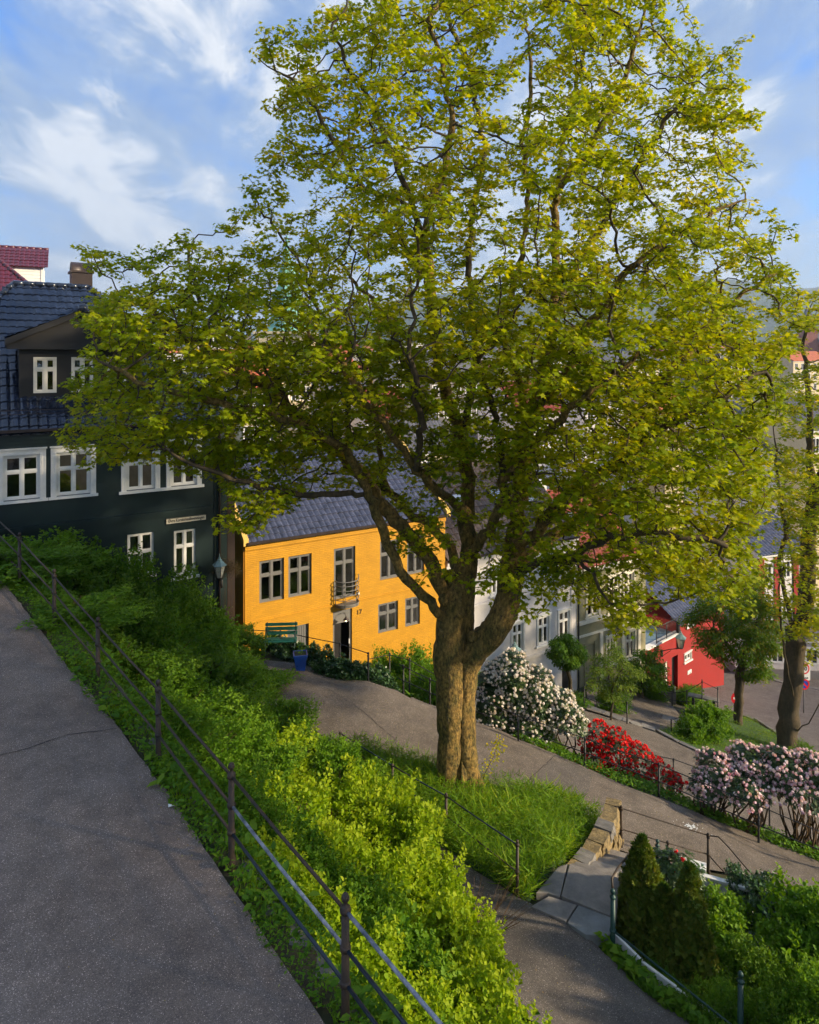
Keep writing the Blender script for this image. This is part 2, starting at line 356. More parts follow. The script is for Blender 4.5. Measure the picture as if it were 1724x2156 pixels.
def geom_ax(lo, hi, step, far_lo, far_hi, g=1.35):
    c = list(np.arange(lo, hi+1e-6, step)); st = step
    while c[-1] < far_hi: st *= g; c.append(c[-1]+st)
    st = step
    while c[0] > far_lo: st *= g; c.insert(0, c[0]-st)
    return np.array(c)
ground_sheet('ground', geom_ax(-26, 46, .33, -4000, 4000), geom_ax(-7, 62, .33, -300, 6500), lambda x, y: Hs(x, y)-.05*(np.hypot(x, y) < 60), M_SOIL)

# ------------------------------------------------------------------ foliage
def nrmz(v): return v/np.maximum(1e-9, np.linalg.norm(v, axis=-1, keepdims=True))
def star_shape():
    an = [0, 24, 52, 78, 108, 150]; r = [1.0, .52, .92, .45, .68, .22]
    p = [(math.sin(math.radians(a))*q*.5, .35+math.cos(math.radians(a))*q*.5) for a, q in zip(an, r)]
    left = [(-x, y) for x, y in p[1:]]
    return [(x, y, -.10*abs(x)*2) for x, y in p]+[(x, y, -.10*abs(x)*2) for x, y in left[::-1]], [tuple(range(11))]
STAR = star_shape()
OVAL = ([(0, 0, 0), (.24, .3, .05), (.2, .68, .05), (0, 1, -.05), (-.2, .68, .05), (-.24, .3, .05)], [(0, 1, 2, 3), (0, 3, 4, 5)])
LANCE = ([(0, 0, 0), (.17, .45, .05), (0, 1, -.12), (-.17, .45, .05)], [(0, 1, 2), (0, 2, 3)])
BLADE = ([(-.022, 0, 0), (.022, 0, 0), (.015, .6, .05), (0, 1, .22), (-.015, .6, .05)], [(0, 1, 2, 4), (4, 2, 3)])
IVY = ([(0, .0, 0), (.32, -.05, 0), (.42, .3, 0), (.2, .5, 0), (0, 1, -.1), (-.2, .5, 0), (-.42, .3, 0), (-.32, -.05, 0)], [tuple(range(8))])
SCALE = ([(0, 0, 0), (.12, .5, 0), (0, 1, 0), (-.12, .5, 0)], [(0, 1, 2, 3)])

def leaf_mesh(name, Pt, N, T, S, shape, rnd=None, r=rng):
    sh, fc = shape; sh = np.array(sh, float); n = len(Pt); k = len(sh)
    N = nrmz(N); T = nrmz(T-N*(T*N).sum(-1, keepdims=True)); B = np.cross(T, N)
    S = np.broadcast_to(np.asarray(S, float), (n,))
    V = Pt[:, None]+S[:, None, None]*(sh[None, :, 0, None]*B[:, None]+sh[None, :, 1, None]*T[:, None]+sh[None, :, 2, None]*N[:, None])
    V = V.reshape(-1, 3)
    me = bpy.data.meshes.new(name); me.vertices.add(len(V)); me.vertices.foreach_set('co', V.astype(np.float32).ravel())
    tot = [len(f) for f in fc]; li = np.concatenate([np.array(f) for f in fc])
    L = (np.arange(n)[:, None]*k+li[None]).ravel().astype(np.int32)
    LT = np.tile(np.array(tot, np.int32), n); LS = np.concatenate([[0], np.cumsum(LT)[:-1]]).astype(np.int32)
    me.loops.add(len(L)); me.loops.foreach_set('vertex_index', L)
    me.polygons.add(len(LT)); me.polygons.foreach_set('loop_start', LS)
    try: me.polygons.foreach_set('loop_total', LT)
    except Exception: pass
    me.update(calc_edges=True)
    if rnd is None: rnd = r.random(n)
    at = me.attributes.new('rnd', 'FLOAT', 'FACE'); at.data.foreach_set('value', np.repeat(np.clip(rnd, 0, 1), len(fc)).astype(np.float32))
    return me

LM = {
 'maple': leaf_mat('maple_leaf', (.105, .19, .003), (.31, .355, .005), (.56, .44, .010), .48),
 'lime': leaf_mat('lime_shrub_leaf', (.07, .15, .004), (.21, .33, .006), (.40, .46, .02), .4),
 'mid': leaf_mat('mid_green_leaf', (.04, .12, .007), (.095, .21, .009), (.19, .30, .018), .34),
 'dark': leaf_mat('dark_green_leaf', (.035, .10, .007), (.075, .17, .009), (.16, .25, .015), .32),
 'rhodo': leaf_mat('rhododendron_leaf', (.016, .045, .010), (.04, .085, .016), (.11, .15, .04), .12, .35, .5),
 'ivy': leaf_mat('ivy_leaf', (.012, .045, .012), (.03, .085, .02), (.10, .17, .06), .15, .32, .5),
 'thuja': leaf_mat('thuja_scale', (.03, .085, .008), (.08, .135, .012), (.17, .17, .02), .2, .7),
 'grass': leaf_mat('grass_blade', (.06, .15, .006), (.14, .27, .008), (.32, .38, .02), .4),
 'rust': leaf_mat('rusty_young_leaf', (.05, .14, .010), (.12, .21, .012), (.26, .20, .02), .4),
 'willow': leaf_mat('pale_willow_leaf', (.06, .12, .012), (.13, .20, .02), (.24, .30, .04), .4),
 'dry': leaf_mat('dry_twig_leaf', (.06, .05, .02), (.12, .08, .03), (.15, .14, .05), .2),
 'white_fl': leaf_mat('white_blossom', (.60, .44, .50), (.76, .70, .72), (.82, .80, .82), .25, .6),
 'pink_fl': leaf_mat('pink_blossom', (.62, .22, .42), (.76, .55, .66), (.84, .74, .80), .25, .6),
 'red_fl': leaf_mat('red_blossom', (.45, .004, .010), (.66, .008, .014), (.78, .03, .02), .2, .5),
}

def grow(pos, par, att, step, kill, infl, iters, seed=0, jit=.25, up=0.0):
    r = np.random.default_rng(seed)
    pos = [np.array(p, float) for p in pos]; par = list(par)
    Aq = np.array(att); near = np.full(len(Aq), 1e9); ni = np.zeros(len(Aq), int)
    done = 0
    alive = np.ones(len(Aq), bool)
    tried = {}
    for it in range(iters):
        new = np.array(pos[done:])
        for a in range(0, len(new), 400):
            d = np.sqrt(((Aq[:, None]-new[None, a:a+400])**2).sum(-1)); m = d.min(1); j = d.argmin(1)
            b = m < near; near[b] = m[b]; ni[b] = j[b]+done+a
        done = len(pos)
        alive &= near > kill
        act = np.where(alive & (near < infl))[0]
        if len(act) == 0: break
        Pn = np.array(pos); dirs = nrmz(Aq[act]-Pn[ni[act]])
        acc = np.zeros((len(pos), 3)); np.add.at(acc, ni[act], dirs)
        src = np.unique(ni[act])
        g = 0
        for s in src:
            d = acc[s]; L = np.linalg.norm(d)
            c = tried.get(s, 0)
            if c > 3: continue
            tried[s] = c+1
            d = d/L if L > 1e-6 else r.normal(size=3)
            d = d+r.normal(size=3)*jit*(1+c); d[2] += up; d /= np.linalg.norm(d)
            pos.append(pos[s]+d*step); par.append(int(s)); g += 1
        if g == 0: break
    return np.array(pos), np.array(par)

def radii(pos, par, tip, base):
    n = len(pos); ch = np.zeros(n, int)
    for i in range(1, n):
        if par[i] >= 0: ch[par[i]] += 1
    tips = np.zeros(n)
    for i in range(n-1, -1, -1):
        if ch[i] == 0: tips[i] = 1
        if par[i] >= 0: tips[par[i]] += tips[i]
    p = math.log(max(2, tips[0]))/math.log(base/tip)
    return tip*tips**(1/p), tips

def branch_tubes(mb, pos, par, rad, rmin=0.0, r0skip=0):
    n = len(pos); kids = [[] for _ in range(n)]
    for i in range(n):
        if par[i] >= 0: kids[par[i]].append(i)
    stack = [(0, -1)]
    while stack:
        s, p = stack.pop()
        chain = [s]
        while kids[chain[-1]]:
            k = sorted(kids[chain[-1]], key=lambda q: -rad[q])
            for o in k[1:]: stack.append((o, chain[-1]))
            chain.append(k[0])
        pts = [pos[c] for c in chain]; rr = [rad[c] for c in chain]
        if p >= 0: pts = [pos[p]]+pts; rr = [min(rad[p], rr[0]*1.25)]+rr
        if len(pts) < 2 or max(rr) < rmin: continue
        m = max(rr); mb.tube(pts, rr, 14 if m > .2 else 9 if m > .07 else 5 if m > .02 else 3, mi=1 if m < .13 else 0, cap=False, wob=.14 if m > .05 else 0)

def skeleton(lines, step):
    """lines: {name: (parent name or None, [(px,py,depth),...])} -> nodes"""
    pos = []; par = []; ends = {}
    for nm, (pn, pts) in lines.items():
        W = [P(*p) for p in pts]
        if pn is None: last = -1
        else:
            cand = ends[pn]; q = W[0]; last = min(cand, key=lambda i: np.linalg.norm(pos[i]-q))
            W = [pos[last]]+W
        ids = []
        for a, b in zip(W[:-1], W[1:]):
            k = max(1, int(round(np.linalg.norm(b-a)/step)))
            for j in range((0 if last == -1 else 1), k+1):
                if last != -1 and j == 0: continue
                pos.append(a+(b-a)*j/k+(rng.normal(size=3)*.035 if pos else 0)); par.append(last); last = len(pos)-1; ids.append(last)
        ends[nm] = ids
    return pos, par

def crown_attractors(poly, depth0, thick, nclump, per, rad, shell=.55, seed=0, seeds_depth=None, tail=None):
    r = np.random.default_rng(seed); poly = list(poly)
    xs = [p[0] for p in poly]; ys = [p[1] for p in poly]; C = []
    pe = np.array(poly, float); pe2 = np.roll(pe, -1, 0)
    cx = sum(xs)/len(xs)
    while len(C) < nclump:
        x = r.uniform(min(xs), max(xs)); y = r.uniform(min(ys), max(ys))
        if not inside(poly, np.array([x]), np.array([y]))[0]: continue
        e = pe2-pe; t = np.clip(((np.array([x, y])-pe)*e).sum(1)/np.maximum(1e-9, (e*e).sum(1)), 0, 1)
        dd = np.sqrt(((pe+e*t[:, None]-np.array([x, y]))**2).sum(1)).min()*depth0/F
        half = math.sqrt(max(0, 1-(1-min(1, dd/thick))**2))*thick
        u = r.uniform(-1, 1)
        if r.random() < shell: u = math.copysign(1-.25*abs(r.normal()), u)
        d = depth0+u*half
        C.append(P(x, y, d))
    C = np.array(C); out = []
    for c in C:
        q = r.normal(size=(per, 3)); q = q/np.linalg.norm(q, axis=1, keepdims=True)*r.random((per, 1))**.4
        out.append(c+q*np.array([rad, rad, rad*.36]))
    return np.concatenate(out)

def leaves_on(pos, par, tips, maxtips, per, spread, size, shape, seed=0, droop=.35, bias=None, keep=None):
    r = np.random.default_rng(seed)
    idx = np.where(tips <= maxtips)[0]; idx = idx[idx > 0]
    if keep is not None: idx = idx[keep(pos[idx])]
    n = len(idx)*per; c = np.repeat(pos[idx], per, 0)
    o = r.normal(size=(n, 3)); o = nrmz(o)*(r.random((n, 1))**.5); o *= np.array([1, 1, .6])*spread; o[:, 2] += spread*.25
    pt = c+o
    N = nrmz(np.column_stack([o[:, 0]/spread*.9+r.normal(size=n)*.38, o[:, 1]/spread*.9+r.normal(size=n)*.38, .75+.3*r.random(n)]))
    T = np.column_stack([o[:, 0]+r.normal(size=n)*.05, o[:, 1]+r.normal(size=n)*.05, -droop*spread*np.ones(n)])
    cl = np.repeat(r.random(len(idx)), per)
    rnd = .55*r.random(n)+.45*cl if bias is None else np.clip(bias(pt)+.42*(r.random(n)-.5)+.3*(cl-.5), 0, 1)
    return pt, N, T, size*(.65+.6*r.random(n)), rnd

def make_tree(name, label, base, lines, attr, step, kill, infl, iters, tip, baser, barkm, leafm, per, spread, size, shape, maxtips=3, seed=1, trunk_extra=None, group=None, flare=1.0, bias=None, up=0.0, keep=None, jit=.25):
    pos, par = skeleton(lines, step)
    pos, par = grow(pos, par, attr, step, kill, infl, iters, seed, jit, up)
    rad, tips = radii(pos, par, tip, baser)
    if trunk_extra: rad[(pos[:, 2]-pos[0, 2] < 4.3) & (np.arange(len(pos)) < 40)] = .22
    t = thing(name, label, 'tree', base, group)
    mb = MB(); branch_tubes(mb, pos, par, rad)
    if trunk_extra: trunk_extra(mb)
    mb.build('trunk', [barkm, M_BARK2], t)
    pt, N, T, S, rn = leaves_on(pos, par, tips, maxtips, per, spread, size, shape, seed, keep=keep, bias=bias)
    me = leaf_mesh('crown', pt-np.array(base), N, T, S, shape, rn)
    link_mesh('crown', me, leafm, t)
    print(name, 'nodes', len(pos), 'leaves', len(pt))
    return t

# ---- the big maple
MB0 = P(965, 1668, 17.2); MB0[2] = H(MB0[0], MB0[1])-.1
TL = {
 'trunk': (None, [(963, 1668, 17.2), (962, 1600, 17.2), (961, 1500, 17.2), (960, 1420, 17.2), (957, 1330, 17.2), (953, 1264, 17.2)]),
 'D': ('trunk', [(965, 1235, 17.2), (983, 1205, 17.3), (988, 1164, 17.3), (980, 1117, 17.4), (983, 1059, 17.5), (988, 1000, 17.6), (975, 940, 17.8), (958, 870, 17.9)]),
 'D2': ('D', [(975, 930, 17.9), (985, 860, 18.2), (1000, 780, 18.4), (1005, 720, 18.5), (1000, 669, 18.6)]),
 'D3': ('D', [(945, 850, 17.6), (925, 780, 17.3), (917, 700, 17.2), (909, 669, 17.2), (900, 537, 17.2), (875, 449, 17), (851, 381, 16.8), (821, 317, 16.6), (790, 230, 16.4), (740, 150, 16.2), (700, 60, 16)]),
 'D4': ('D3', [(905, 600, 17.2), (860, 530, 17.8), (821, 488, 18), (802, 415, 18.2), (753, 381, 18.4), (714, 317, 18.4), (665, 234, 18.4), (616, 171, 18.5), (548, 127, 18.5)]),
 'D5': ('D2', [(983, 562, 18.8), (997, 440, 19), (1022, 317, 19), (988, 147, 19), (950, 60, 19), (930, -10, 19)]),
 'D6': ('D3', [(890, 500, 17), (910, 420, 16.2), (940, 340, 15.8), (950, 240, 15.6), (930, 130, 15.4), (900, 40, 15.4)]),
 'A': ('trunk', [(945, 1300, 16.9), (923, 1290, 16.7), (879, 1246, 16.3), (842, 1199, 16.0), (815, 1144, 15.8), (802, 1100, 15.6), (787, 1067, 15.5), (769, 1045, 15.4), (736, 1034, 15.2), (677, 1041, 14.9), (626, 1041, 14.6), (567, 1027, 14.3), (500, 1010, 14), (430, 985, 13.8), (360, 960, 13.6)]),
 'A2': ('A', [(790, 1060, 15.4), (762, 1005, 15.2), (740, 960, 14.8), (700, 930, 14.4), (640, 900, 14.1), (560, 870, 13.8), (470, 850, 13.6), (380, 830, 13.4), (290, 800, 13.4), (210, 760, 13.4)]),
 'B': ('trunk', [(945, 1262, 17), (934, 1250, 17), (915, 1199, 16.8), (871, 1136, 16.6), (835, 1096, 16.5), (794, 1048, 16.4), (762, 1005, 16.4), (730, 965, 16.4), (685, 935, 16.3), (645, 890, 16.3), (606, 856, 16.2), (566, 816, 16.2), (515, 794, 16.1), (450, 750, 16.1), (380, 700, 16.2), (300, 640, 16.3)]),
 'B2': ('B', [(606, 850, 16.4), (588, 812, 16.6), (573, 768, 16.9), (533, 753, 17.2), (480, 690, 17.4), (423, 640, 17.6), (400, 560, 17.7), (385, 490, 17.8)]),
 'B3': ('B', [(735, 970, 16.6), (732, 880, 17), (733, 790, 17.4), (735, 740, 17.6), (700, 690, 17.9), (660, 640, 18.1), (640, 570, 18.3), (600, 510, 18.5)]),
 'C': ('D', [(960, 1195, 17.6), (948, 1150, 17.9), (915, 1115, 18.3), (860, 1075, 18.8), (816, 1035, 19.2), (773, 1005, 19.6), (720, 960, 20), (660, 900, 20.4), (600, 840, 20.8), (540, 780, 21)]),
 'C2': ('C', [(816, 1030, 19.3), (800, 960, 19.6), (790, 880, 20), (780, 800, 20.3), (800, 720, 20.5), (790, 640, 20.7), (720, 560, 21), (640, 490, 21.2)]),
 'E': ('trunk', [(985, 1385, 17.1), (1003, 1366, 17.0), (1035, 1330, 16.9), (1053, 1310, 16.8), (1068, 1264, 16.8), (1072, 1220, 16.8), (1079, 1176, 16.8), (1085, 1132, 16.8), (1094, 1073, 16.9), (1100, 1015, 17), (1098, 950, 17.1), (1112, 890, 17.2), (1140, 800, 17.3), (1165, 680, 17.4), (1170, 560, 17.4), (1168, 440, 17.3), (1183, 293, 17.2), (1222, 147, 17), (1240, 40, 17)]),
 'E2': ('E', [(1105, 900, 17.6), (1095, 800, 18.2), (1060, 720, 18.6), (1040, 684, 18.8), (1080, 600, 19), (1095, 552, 19.2), (1110, 420, 19.4), (1100, 300, 19.4), (1120, 180, 19.4), (1110, 60, 19.3)]),
 'E3': ('E', [(1120, 870, 16.6), (1180, 800, 15.8), (1230, 700, 15.4), (1290, 620, 15.2), (1340, 550, 15), (1430, 490, 15), (1500, 450, 15), (1570, 420, 15.2)]),
 'E4': ('E', [(1165, 660, 17.8), (1210, 560, 18.4), (1280, 450, 18.8), (1330, 370, 19), (1390, 270, 19), (1450, 190, 19), (1520, 120, 19), (1570, 80, 19)]),
 'E5': ('E', [(1172, 400, 16.6), (1230, 330, 16), (1290, 230, 15.8), (1330, 120, 15.6), (1350, 20, 15.6)]),
 'F': ('E', [(1085, 1146, 16.6), (1129, 1123, 16.2), (1150, 1097, 15.9), (1194, 1053, 15.5), (1261, 1000, 15.1), (1330, 950, 14.8), (1400, 900, 14.6), (1480, 860, 14.4), (1550, 820, 14.4), (1610, 780, 14.6)]),
 'F2': ('F', [(1290, 980, 15), (1350, 870, 15.4), (1420, 770, 15.8), (1480, 700, 16.2), (1560, 620, 16.6), (1640, 570, 17)]),
 'Gg': ('E', [(1100, 1180, 17.1), (1158, 1132, 17.8), (1230, 1090, 18.4), (1300, 1050, 19), (1380, 1000, 19.6), (1460, 950, 20), (1550, 900, 20.2), (1610, 850, 20.4)]),
 'G2': ('Gg', [(1300, 1040, 19.2), (1340, 930, 19.6), (1400, 820, 20), (1450, 720, 20.2), (1530, 640, 20.4)]),
 'Hh': ('E', [(1088, 1205, 16.5), (1158, 1176, 15.8), (1217, 1180, 15.2), (1245, 1205, 14.9), (1261, 1234, 14.8), (1280, 1270, 14.7)]),
 'H2': ('Hh', [(1200, 1170, 15.2), (1280, 1130, 14.6), (1370, 1120, 14.2), (1450, 1130, 14), (1530, 1150, 13.9)]),
 'I': ('D', [(985, 1165, 17), (1012, 1140, 16.6), (1035, 1108, 16.2), (1059, 1059, 15.8), (1062, 1000, 15.3), (1050, 920, 14.8), (1030, 840, 14.4), (1010, 760, 14.2)]),
 'I2': ('I', [(1062, 1010, 15.2), (1120, 940, 14.4), (1180, 880, 13.9), (1250, 820, 13.6), (1330, 760, 13.5)]),
 'Jj': ('D', [(983, 1080, 17), (930, 1040, 16), (880, 990, 15), (830, 920, 14.2), (780, 860, 13.6), (740, 800, 13.2), (700, 740, 13)]),
 'J2': ('Jj', [(880, 985, 14.8), (890, 900, 14), (880, 820, 13.5), (860, 750, 13.2)]),
}
MPOLY = [(515, 95), (540, 85), (590, 60), (650, 70), (690, 10), (700, -60), (1400, -80), (1405, 20), (1420, 90), (1500, 110), (1530, 70), (1580, 50), (1590, 80), (1565, 130), (1555, 200), (1570, 260), (1630, 310), (1620, 370), (1595, 450), (1640, 500), (1650, 560), (1695, 600), (1690, 650), (1650, 720), (1640, 800), (1625, 880), (1605, 940), (1645, 960), (1650, 1010), (1630, 1060), (1590, 1090), (1585, 1140), (1610, 1170), (1600, 1220), (1560, 1280), (1530, 1270), (1440, 1240), (1390, 1285), (1345, 1350), (1290, 1325), (1230, 1285), (1180, 1240), (1110, 1285), (1080, 1300), (1050, 1240), (1030, 1120), (1000, 1060), (930, 1095), (850, 1085), (790, 1060), (700, 1050), (640, 1030), (590, 1075), (545, 1110), (500, 1125), (480, 1120), (500, 1050), (430, 1000), (330, 1000), (240, 985), (180, 985), (150, 940), (125, 915), (175, 880), (110, 880), (155, 820), (205, 790), (195, 720), (185, 650), (215, 620), (183, 545), (210, 510), (260, 540), (300, 530), (350, 540), (372, 475), (390, 455), (420, 485), (470, 480), (515, 440), (535, 380), (590, 340), (610, 300), (583, 240), (593, 200), (560, 140)]
att = crown_attractors(MPOLY, 17.3, 5.0, 1250, 13, .52, .45, 3)
# a band under the crown in the middle stays open, so that house and stems show
def open_mid(p):
    px = CX+p[:, 0]/p[:, 1]*F; py = HY-p[:, 2]/p[:, 1]*F
    return ~((py > 1010) & (px > 640) & (px < 1040) & (rng.random(len(p)) < .72)) & ~((py > 1120) & (px > 520) & (px < 1000))
att = att[open_mid(att)]
# the sunny right and lower middle of the crown is the densest
att = np.concatenate([att, crown_attractors([(1050, 560), (1500, 600), (1660, 700), (1600, 1000), (1560, 1250), (1400, 1250), (1200, 1120), (1060, 980), (880, 960), (820, 760)], 15.5, 3.2, 640, 11, .45, .5, 31),
                      crown_attractors([(200, 640), (480, 560), (820, 640), (860, 900), (560, 1000), (200, 960)], 15.2, 2.5, 380, 11, .45, .5, 32)])
att = np.concatenate([att, crown_attractors([(480, 1060), (560, 1030), (620, 1040), (600, 1100), (520, 1125), (478, 1120)], 14.2, 1.0, 12, 10, .4, .3, 5),
                      crown_attractors([(1010, 1170), (1100, 1180), (1250, 1180), (1300, 1250), (1350, 1340), (1290, 1320), (1200, 1260), (1080, 1300), (1000, 1250)], 15.2, 1.2, 26, 10, .4, .3, 6),
                      crown_attractors([(870, 1110), (1000, 1080), (1010, 1200), (930, 1200), (850, 1170)], 16, .8, 10, 8, .35, .3, 8)])
def flare(mb):
    # buttressed lower trunk: two fused stems with roots
    c = MB0; prof = []; n = 96; zs = np.concatenate([np.linspace(-.25, .9, 16), np.linspace(.98, 5.6, 62)])
    vs = []
    for z in zs:
        k = max(0, 1-z/1.5); k2 = min(1, max(0, (z-3.2)/2.0))
        cy = P(962, 1600, 17.2)[0]+.0*z
        for i in range(n):
            a = 2*math.pi*i/n
            r = .375-.055*min(1, z/3)+.10*k2*(.55+.45*math.cos(a-.35))
            r *= 1+.10*math.cos(2*a+.25)*(1-k2*.6)-.34*math.exp(-((((a-4.62-.05*z)+math.pi) % (2*math.pi)-math.pi)/.13)**2)*max(0, 1-z/3.4)-.10*math.exp(-((((a-5.5+.1*math.sin(z*2))+math.pi) % (2*math.pi)-math.pi)/.1)**2)
            r *= 1+.05*math.sin(5*a+z*.8)+.03*math.sin(9*a-z*1.3+math.sin(z*2))+.024*math.sin(17*a+1.6*math.sin(z*3.1))+.012*math.sin(29*a-2*math.sin(z*2.3))+.012*math.sin(z*9+5*a)+.02*(random.random()-.5)
            r += .42*k*k*(.5+.5*math.cos(5*a+1.2))**2+.14*k*k
            vs.append((c[0]+r*math.cos(a)-.02, c[1]+r*math.sin(a), c[2]+z))
    fs_ = [(i*n+k, i*n+(k+1) % n, (i+1)*n+(k+1) % n, (i+1)*n+k) for i in range(len(zs)-1) for k in range(n)]
    mb.add(vs, fs_, 0, True)
    for pl, r0_, r1_ in (([(992, 1690, 17.12), (985, 1640, 17.12), (980, 1580, 17.12), (977, 1520, 17.12), (974, 1470, 17.15), (980, 1405, 17.1), (1003, 1366, 17.0), (1035, 1330, 16.9), (1053, 1308, 16.8), (1068, 1264, 16.8), (1074, 1215, 16.8), (1080, 1176, 16.8)], .27, .29),
                         ([(938, 1690, 17.05), (943, 1640, 17.0), (945, 1580, 17.0), (947, 1520, 17.02), (949, 1450, 17.05), (948, 1380, 17.1), (948, 1320, 17.0), (955, 1262, 17.0), (975, 1215, 17.2), (985, 1170, 17.3)], .28, .27)):
        q = [P(*w) for w in pl]; qq = []; rr2 = []
        for i in range(len(q)-1):
            for j in range(4): qq.append(q[i]+(q[i+1]-q[i])*j/4+rng.normal(size=3)*.012); tt_ = (i+j/4)/(len(q)-1); rr2.append((r0_+(r1_-r0_)*tt_+(.13 if r1_ == .27 else .05)*math.exp(-((tt_-.55)/.2)**2)+.12*math.exp(-tt_/.05))*(1+.04*math.sin(i*4+j*1.7)))
        mb.tube(qq, rr2, 26, cap=False, wob=.10)
    # burrs and branch stubs
    for q in ((930, 1330, 16.8, .13), (995, 1340, 16.8, .15), (965, 1290, 16.85, .2), (1045, 1330, 16.6, .13), (935, 1262, 16.8, .16)):
        p = P(*q[:3]); mb.lathe(p-np.array([0, 0, q[3]]), [(q[3]*a, q[3]*b) for a, b in ((.1, 0), (.7, .3), (1, 1), (.7, 1.7), (.1, 2))], 9)
def mbias(p):   # young flowers and leaves turn yellower towards the outer, upper crown
    return .42+.10*np.clip((p[:, 2]+4)/10, -1, 1)+.14*np.sin(p[:, 0]*1.3)*np.sin(p[:, 2]*1.7+p[:, 1])
make_tree('maple_tree', 'huge spreading maple with several mossy limbs standing on the grass beside the middle path', MB0, TL, att, .24, .28, 2.6, 150, .0078, .44, M_BARK, LM['maple'], 15, .18, .168, STAR, maxtips=4, seed=4, trunk_extra=flare, bias=mbias, jit=.33)
# seed tassels hang in the crown as part of its leaf colour (rnd near 1)

# ---- trees down the slope
def side_tree(label, lines, poly, d0, thick, ncl, rad, baser, leafm, per, spread, size, shape, seed, step=.4, maxtips=3, bark=M_BARK2, name='street_tree', up=0.0):
    b = P(*list(lines.values())[0][1][0]); base = np.array([b[0], b[1], H(b[0], b[1])-.05])
    first = list(lines.values())[0][1]
    first.insert(0, (first[0][0], HY-base[2]/b[1]*F, first[0][2]))
    at = crown_attractors(poly, d0, thick, ncl, 9, rad, .3, seed)
    return make_tree(name, label, base, lines, at, step, step*1.3, 7, 60, .008, baser, bark, leafm, per, spread, size, shape, maxtips, seed, up=up)
side_tree('tall dark stemmed tree with a leaning second trunk at the right edge above the street',
    {'t': (None, [(1655, 1560, 33), (1664, 1480, 33), (1672, 1400, 33), (1672, 1330, 33)]),
     't2': ('t', [(1670, 1470, 32.6), (1655, 1400, 32.4), (1645, 1330, 32.2), (1640, 1240, 32), (1655, 1120, 32)]),
     'l': ('t', [(1665, 1300, 33), (1650, 1240, 32.8), (1640, 1180, 32.5), (1655, 1130, 32.3), (1647, 1060, 32), (1635, 1000, 32), (1630, 900, 32)]),
     'm': ('t', [(1674, 1280, 33.3), (1668, 1200, 33.5), (1660, 1130, 34), (1662, 1050, 34.5)]),
     'r': ('t', [(1688, 1330, 33), (1700, 1220, 33), (1703, 1120, 33), (1716, 1040, 33), (1703, 960, 33), (1706, 880, 33), (1702, 800, 33), (1692, 720, 33), (1702, 650, 33)]),
     'r2': ('r', [(1715, 1040, 33), (1740, 960, 32), (1750, 850, 32), (1745, 720, 32)]),
     'b': ('t', [(1668, 1325, 32.8), (1632, 1292, 32), (1616, 1240, 31.5), (1598, 1200, 31)]),
     'lean': ('t', [(1672, 1545, 32.8), (1700, 1520, 32), (1730, 1470, 31.5), (1775, 1400, 31)])},
    [(1625, 1180), (1640, 1120), (1620, 1000), (1640, 850), (1650, 740), (1690, 600), (1780, 560), (1900, 700), (1900, 1200), (1800, 1420), (1720, 1380), (1690, 1250), (1640, 1230)], 32.5, 3.2, 210, .9, .46, LM['maple'], 34, .42, .24, STAR, 11, step=.5)
side_tree('small round street tree with rusty young leaves in front of the red wall',
    {'t': (None, [(1553, 1510, 36), (1556, 1450, 36), (1560, 1390, 36), (1558, 1350, 36)]), 'a': ('t', [(1552, 1385, 36), (1525, 1350, 35.5), (1500, 1320, 35)]), 'c': ('t', [(1562, 1380, 36), (1580, 1340, 36.4), (1600, 1300, 36.8)])},
    [(1450, 1330), (1455, 1280), (1500, 1240), (1560, 1215), (1610, 1225), (1640, 1270), (1650, 1330), (1630, 1390), (1610, 1440), (1590, 1430), (1590, 1395), (1540, 1390), (1490, 1385)], 36, 2.2, 90, .55, .22, LM['rust'], 60, .42, .15, OVAL, 12, step=.3)
side_tree('thin pale sapling beside the railing in front of the khaki house',
    {'t': (None, [(1286, 1500, 29.5), (1290, 1460, 29.5), (1293, 1430, 29.5)]), 'a': ('t', [(1296, 1440, 29.5), (1310, 1400, 29.3)]), 'c': ('t', [(1288, 1440, 29.5), (1270, 1400, 29.8)])},
    [(1235, 1440), (1250, 1390), (1290, 1350), (1330, 1370), (1345, 1420), (1335, 1460), (1290, 1475), (1245, 1470)], 29.5, 1.1, 36, .3, .05, LM['willow'], 42, .26, .10, OVAL, 13, step=.2, name='sapling')
side_tree('bushy young tree leaning over the concrete planters by the garage',
    {'t': (None, [(1352, 1430, 37), (1355, 1410, 37), (1362, 1390, 37)]), 'a': ('t', [(1365, 1390, 37), (1385, 1370, 36.7)])},
    [(1318, 1440), (1322, 1395), (1345, 1375), (1375, 1375), (1395, 1400), (1400, 1435), (1390, 1455), (1340, 1460)], 37, 1.4, 45, .35, .07, LM['mid'], 55, .34, .13, OVAL, 14, step=.25, name='sapling')
side_tree('clipped dark conifer with a bare stem at the corner of the white house',
    {'t': (None, [(1200, 1440, 33), (1196, 1410, 33), (1192, 1385, 33)]), 'a': ('t', [(1192, 1385, 33), (1172, 1370, 33)]), 'c': ('t', [(1195, 1385, 33), (1215, 1370, 33)])},
    [(1160, 1365), (1165, 1345), (1185, 1338), (1215, 1342), (1226, 1360), (1228, 1385), (1215, 1405), (1200, 1412), (1180, 1398), (1165, 1385)], 33, 1.0, 48, .3, .09, LM['dark'], 110, .26, .15, LANCE, 15, step=.2, name='conifer')

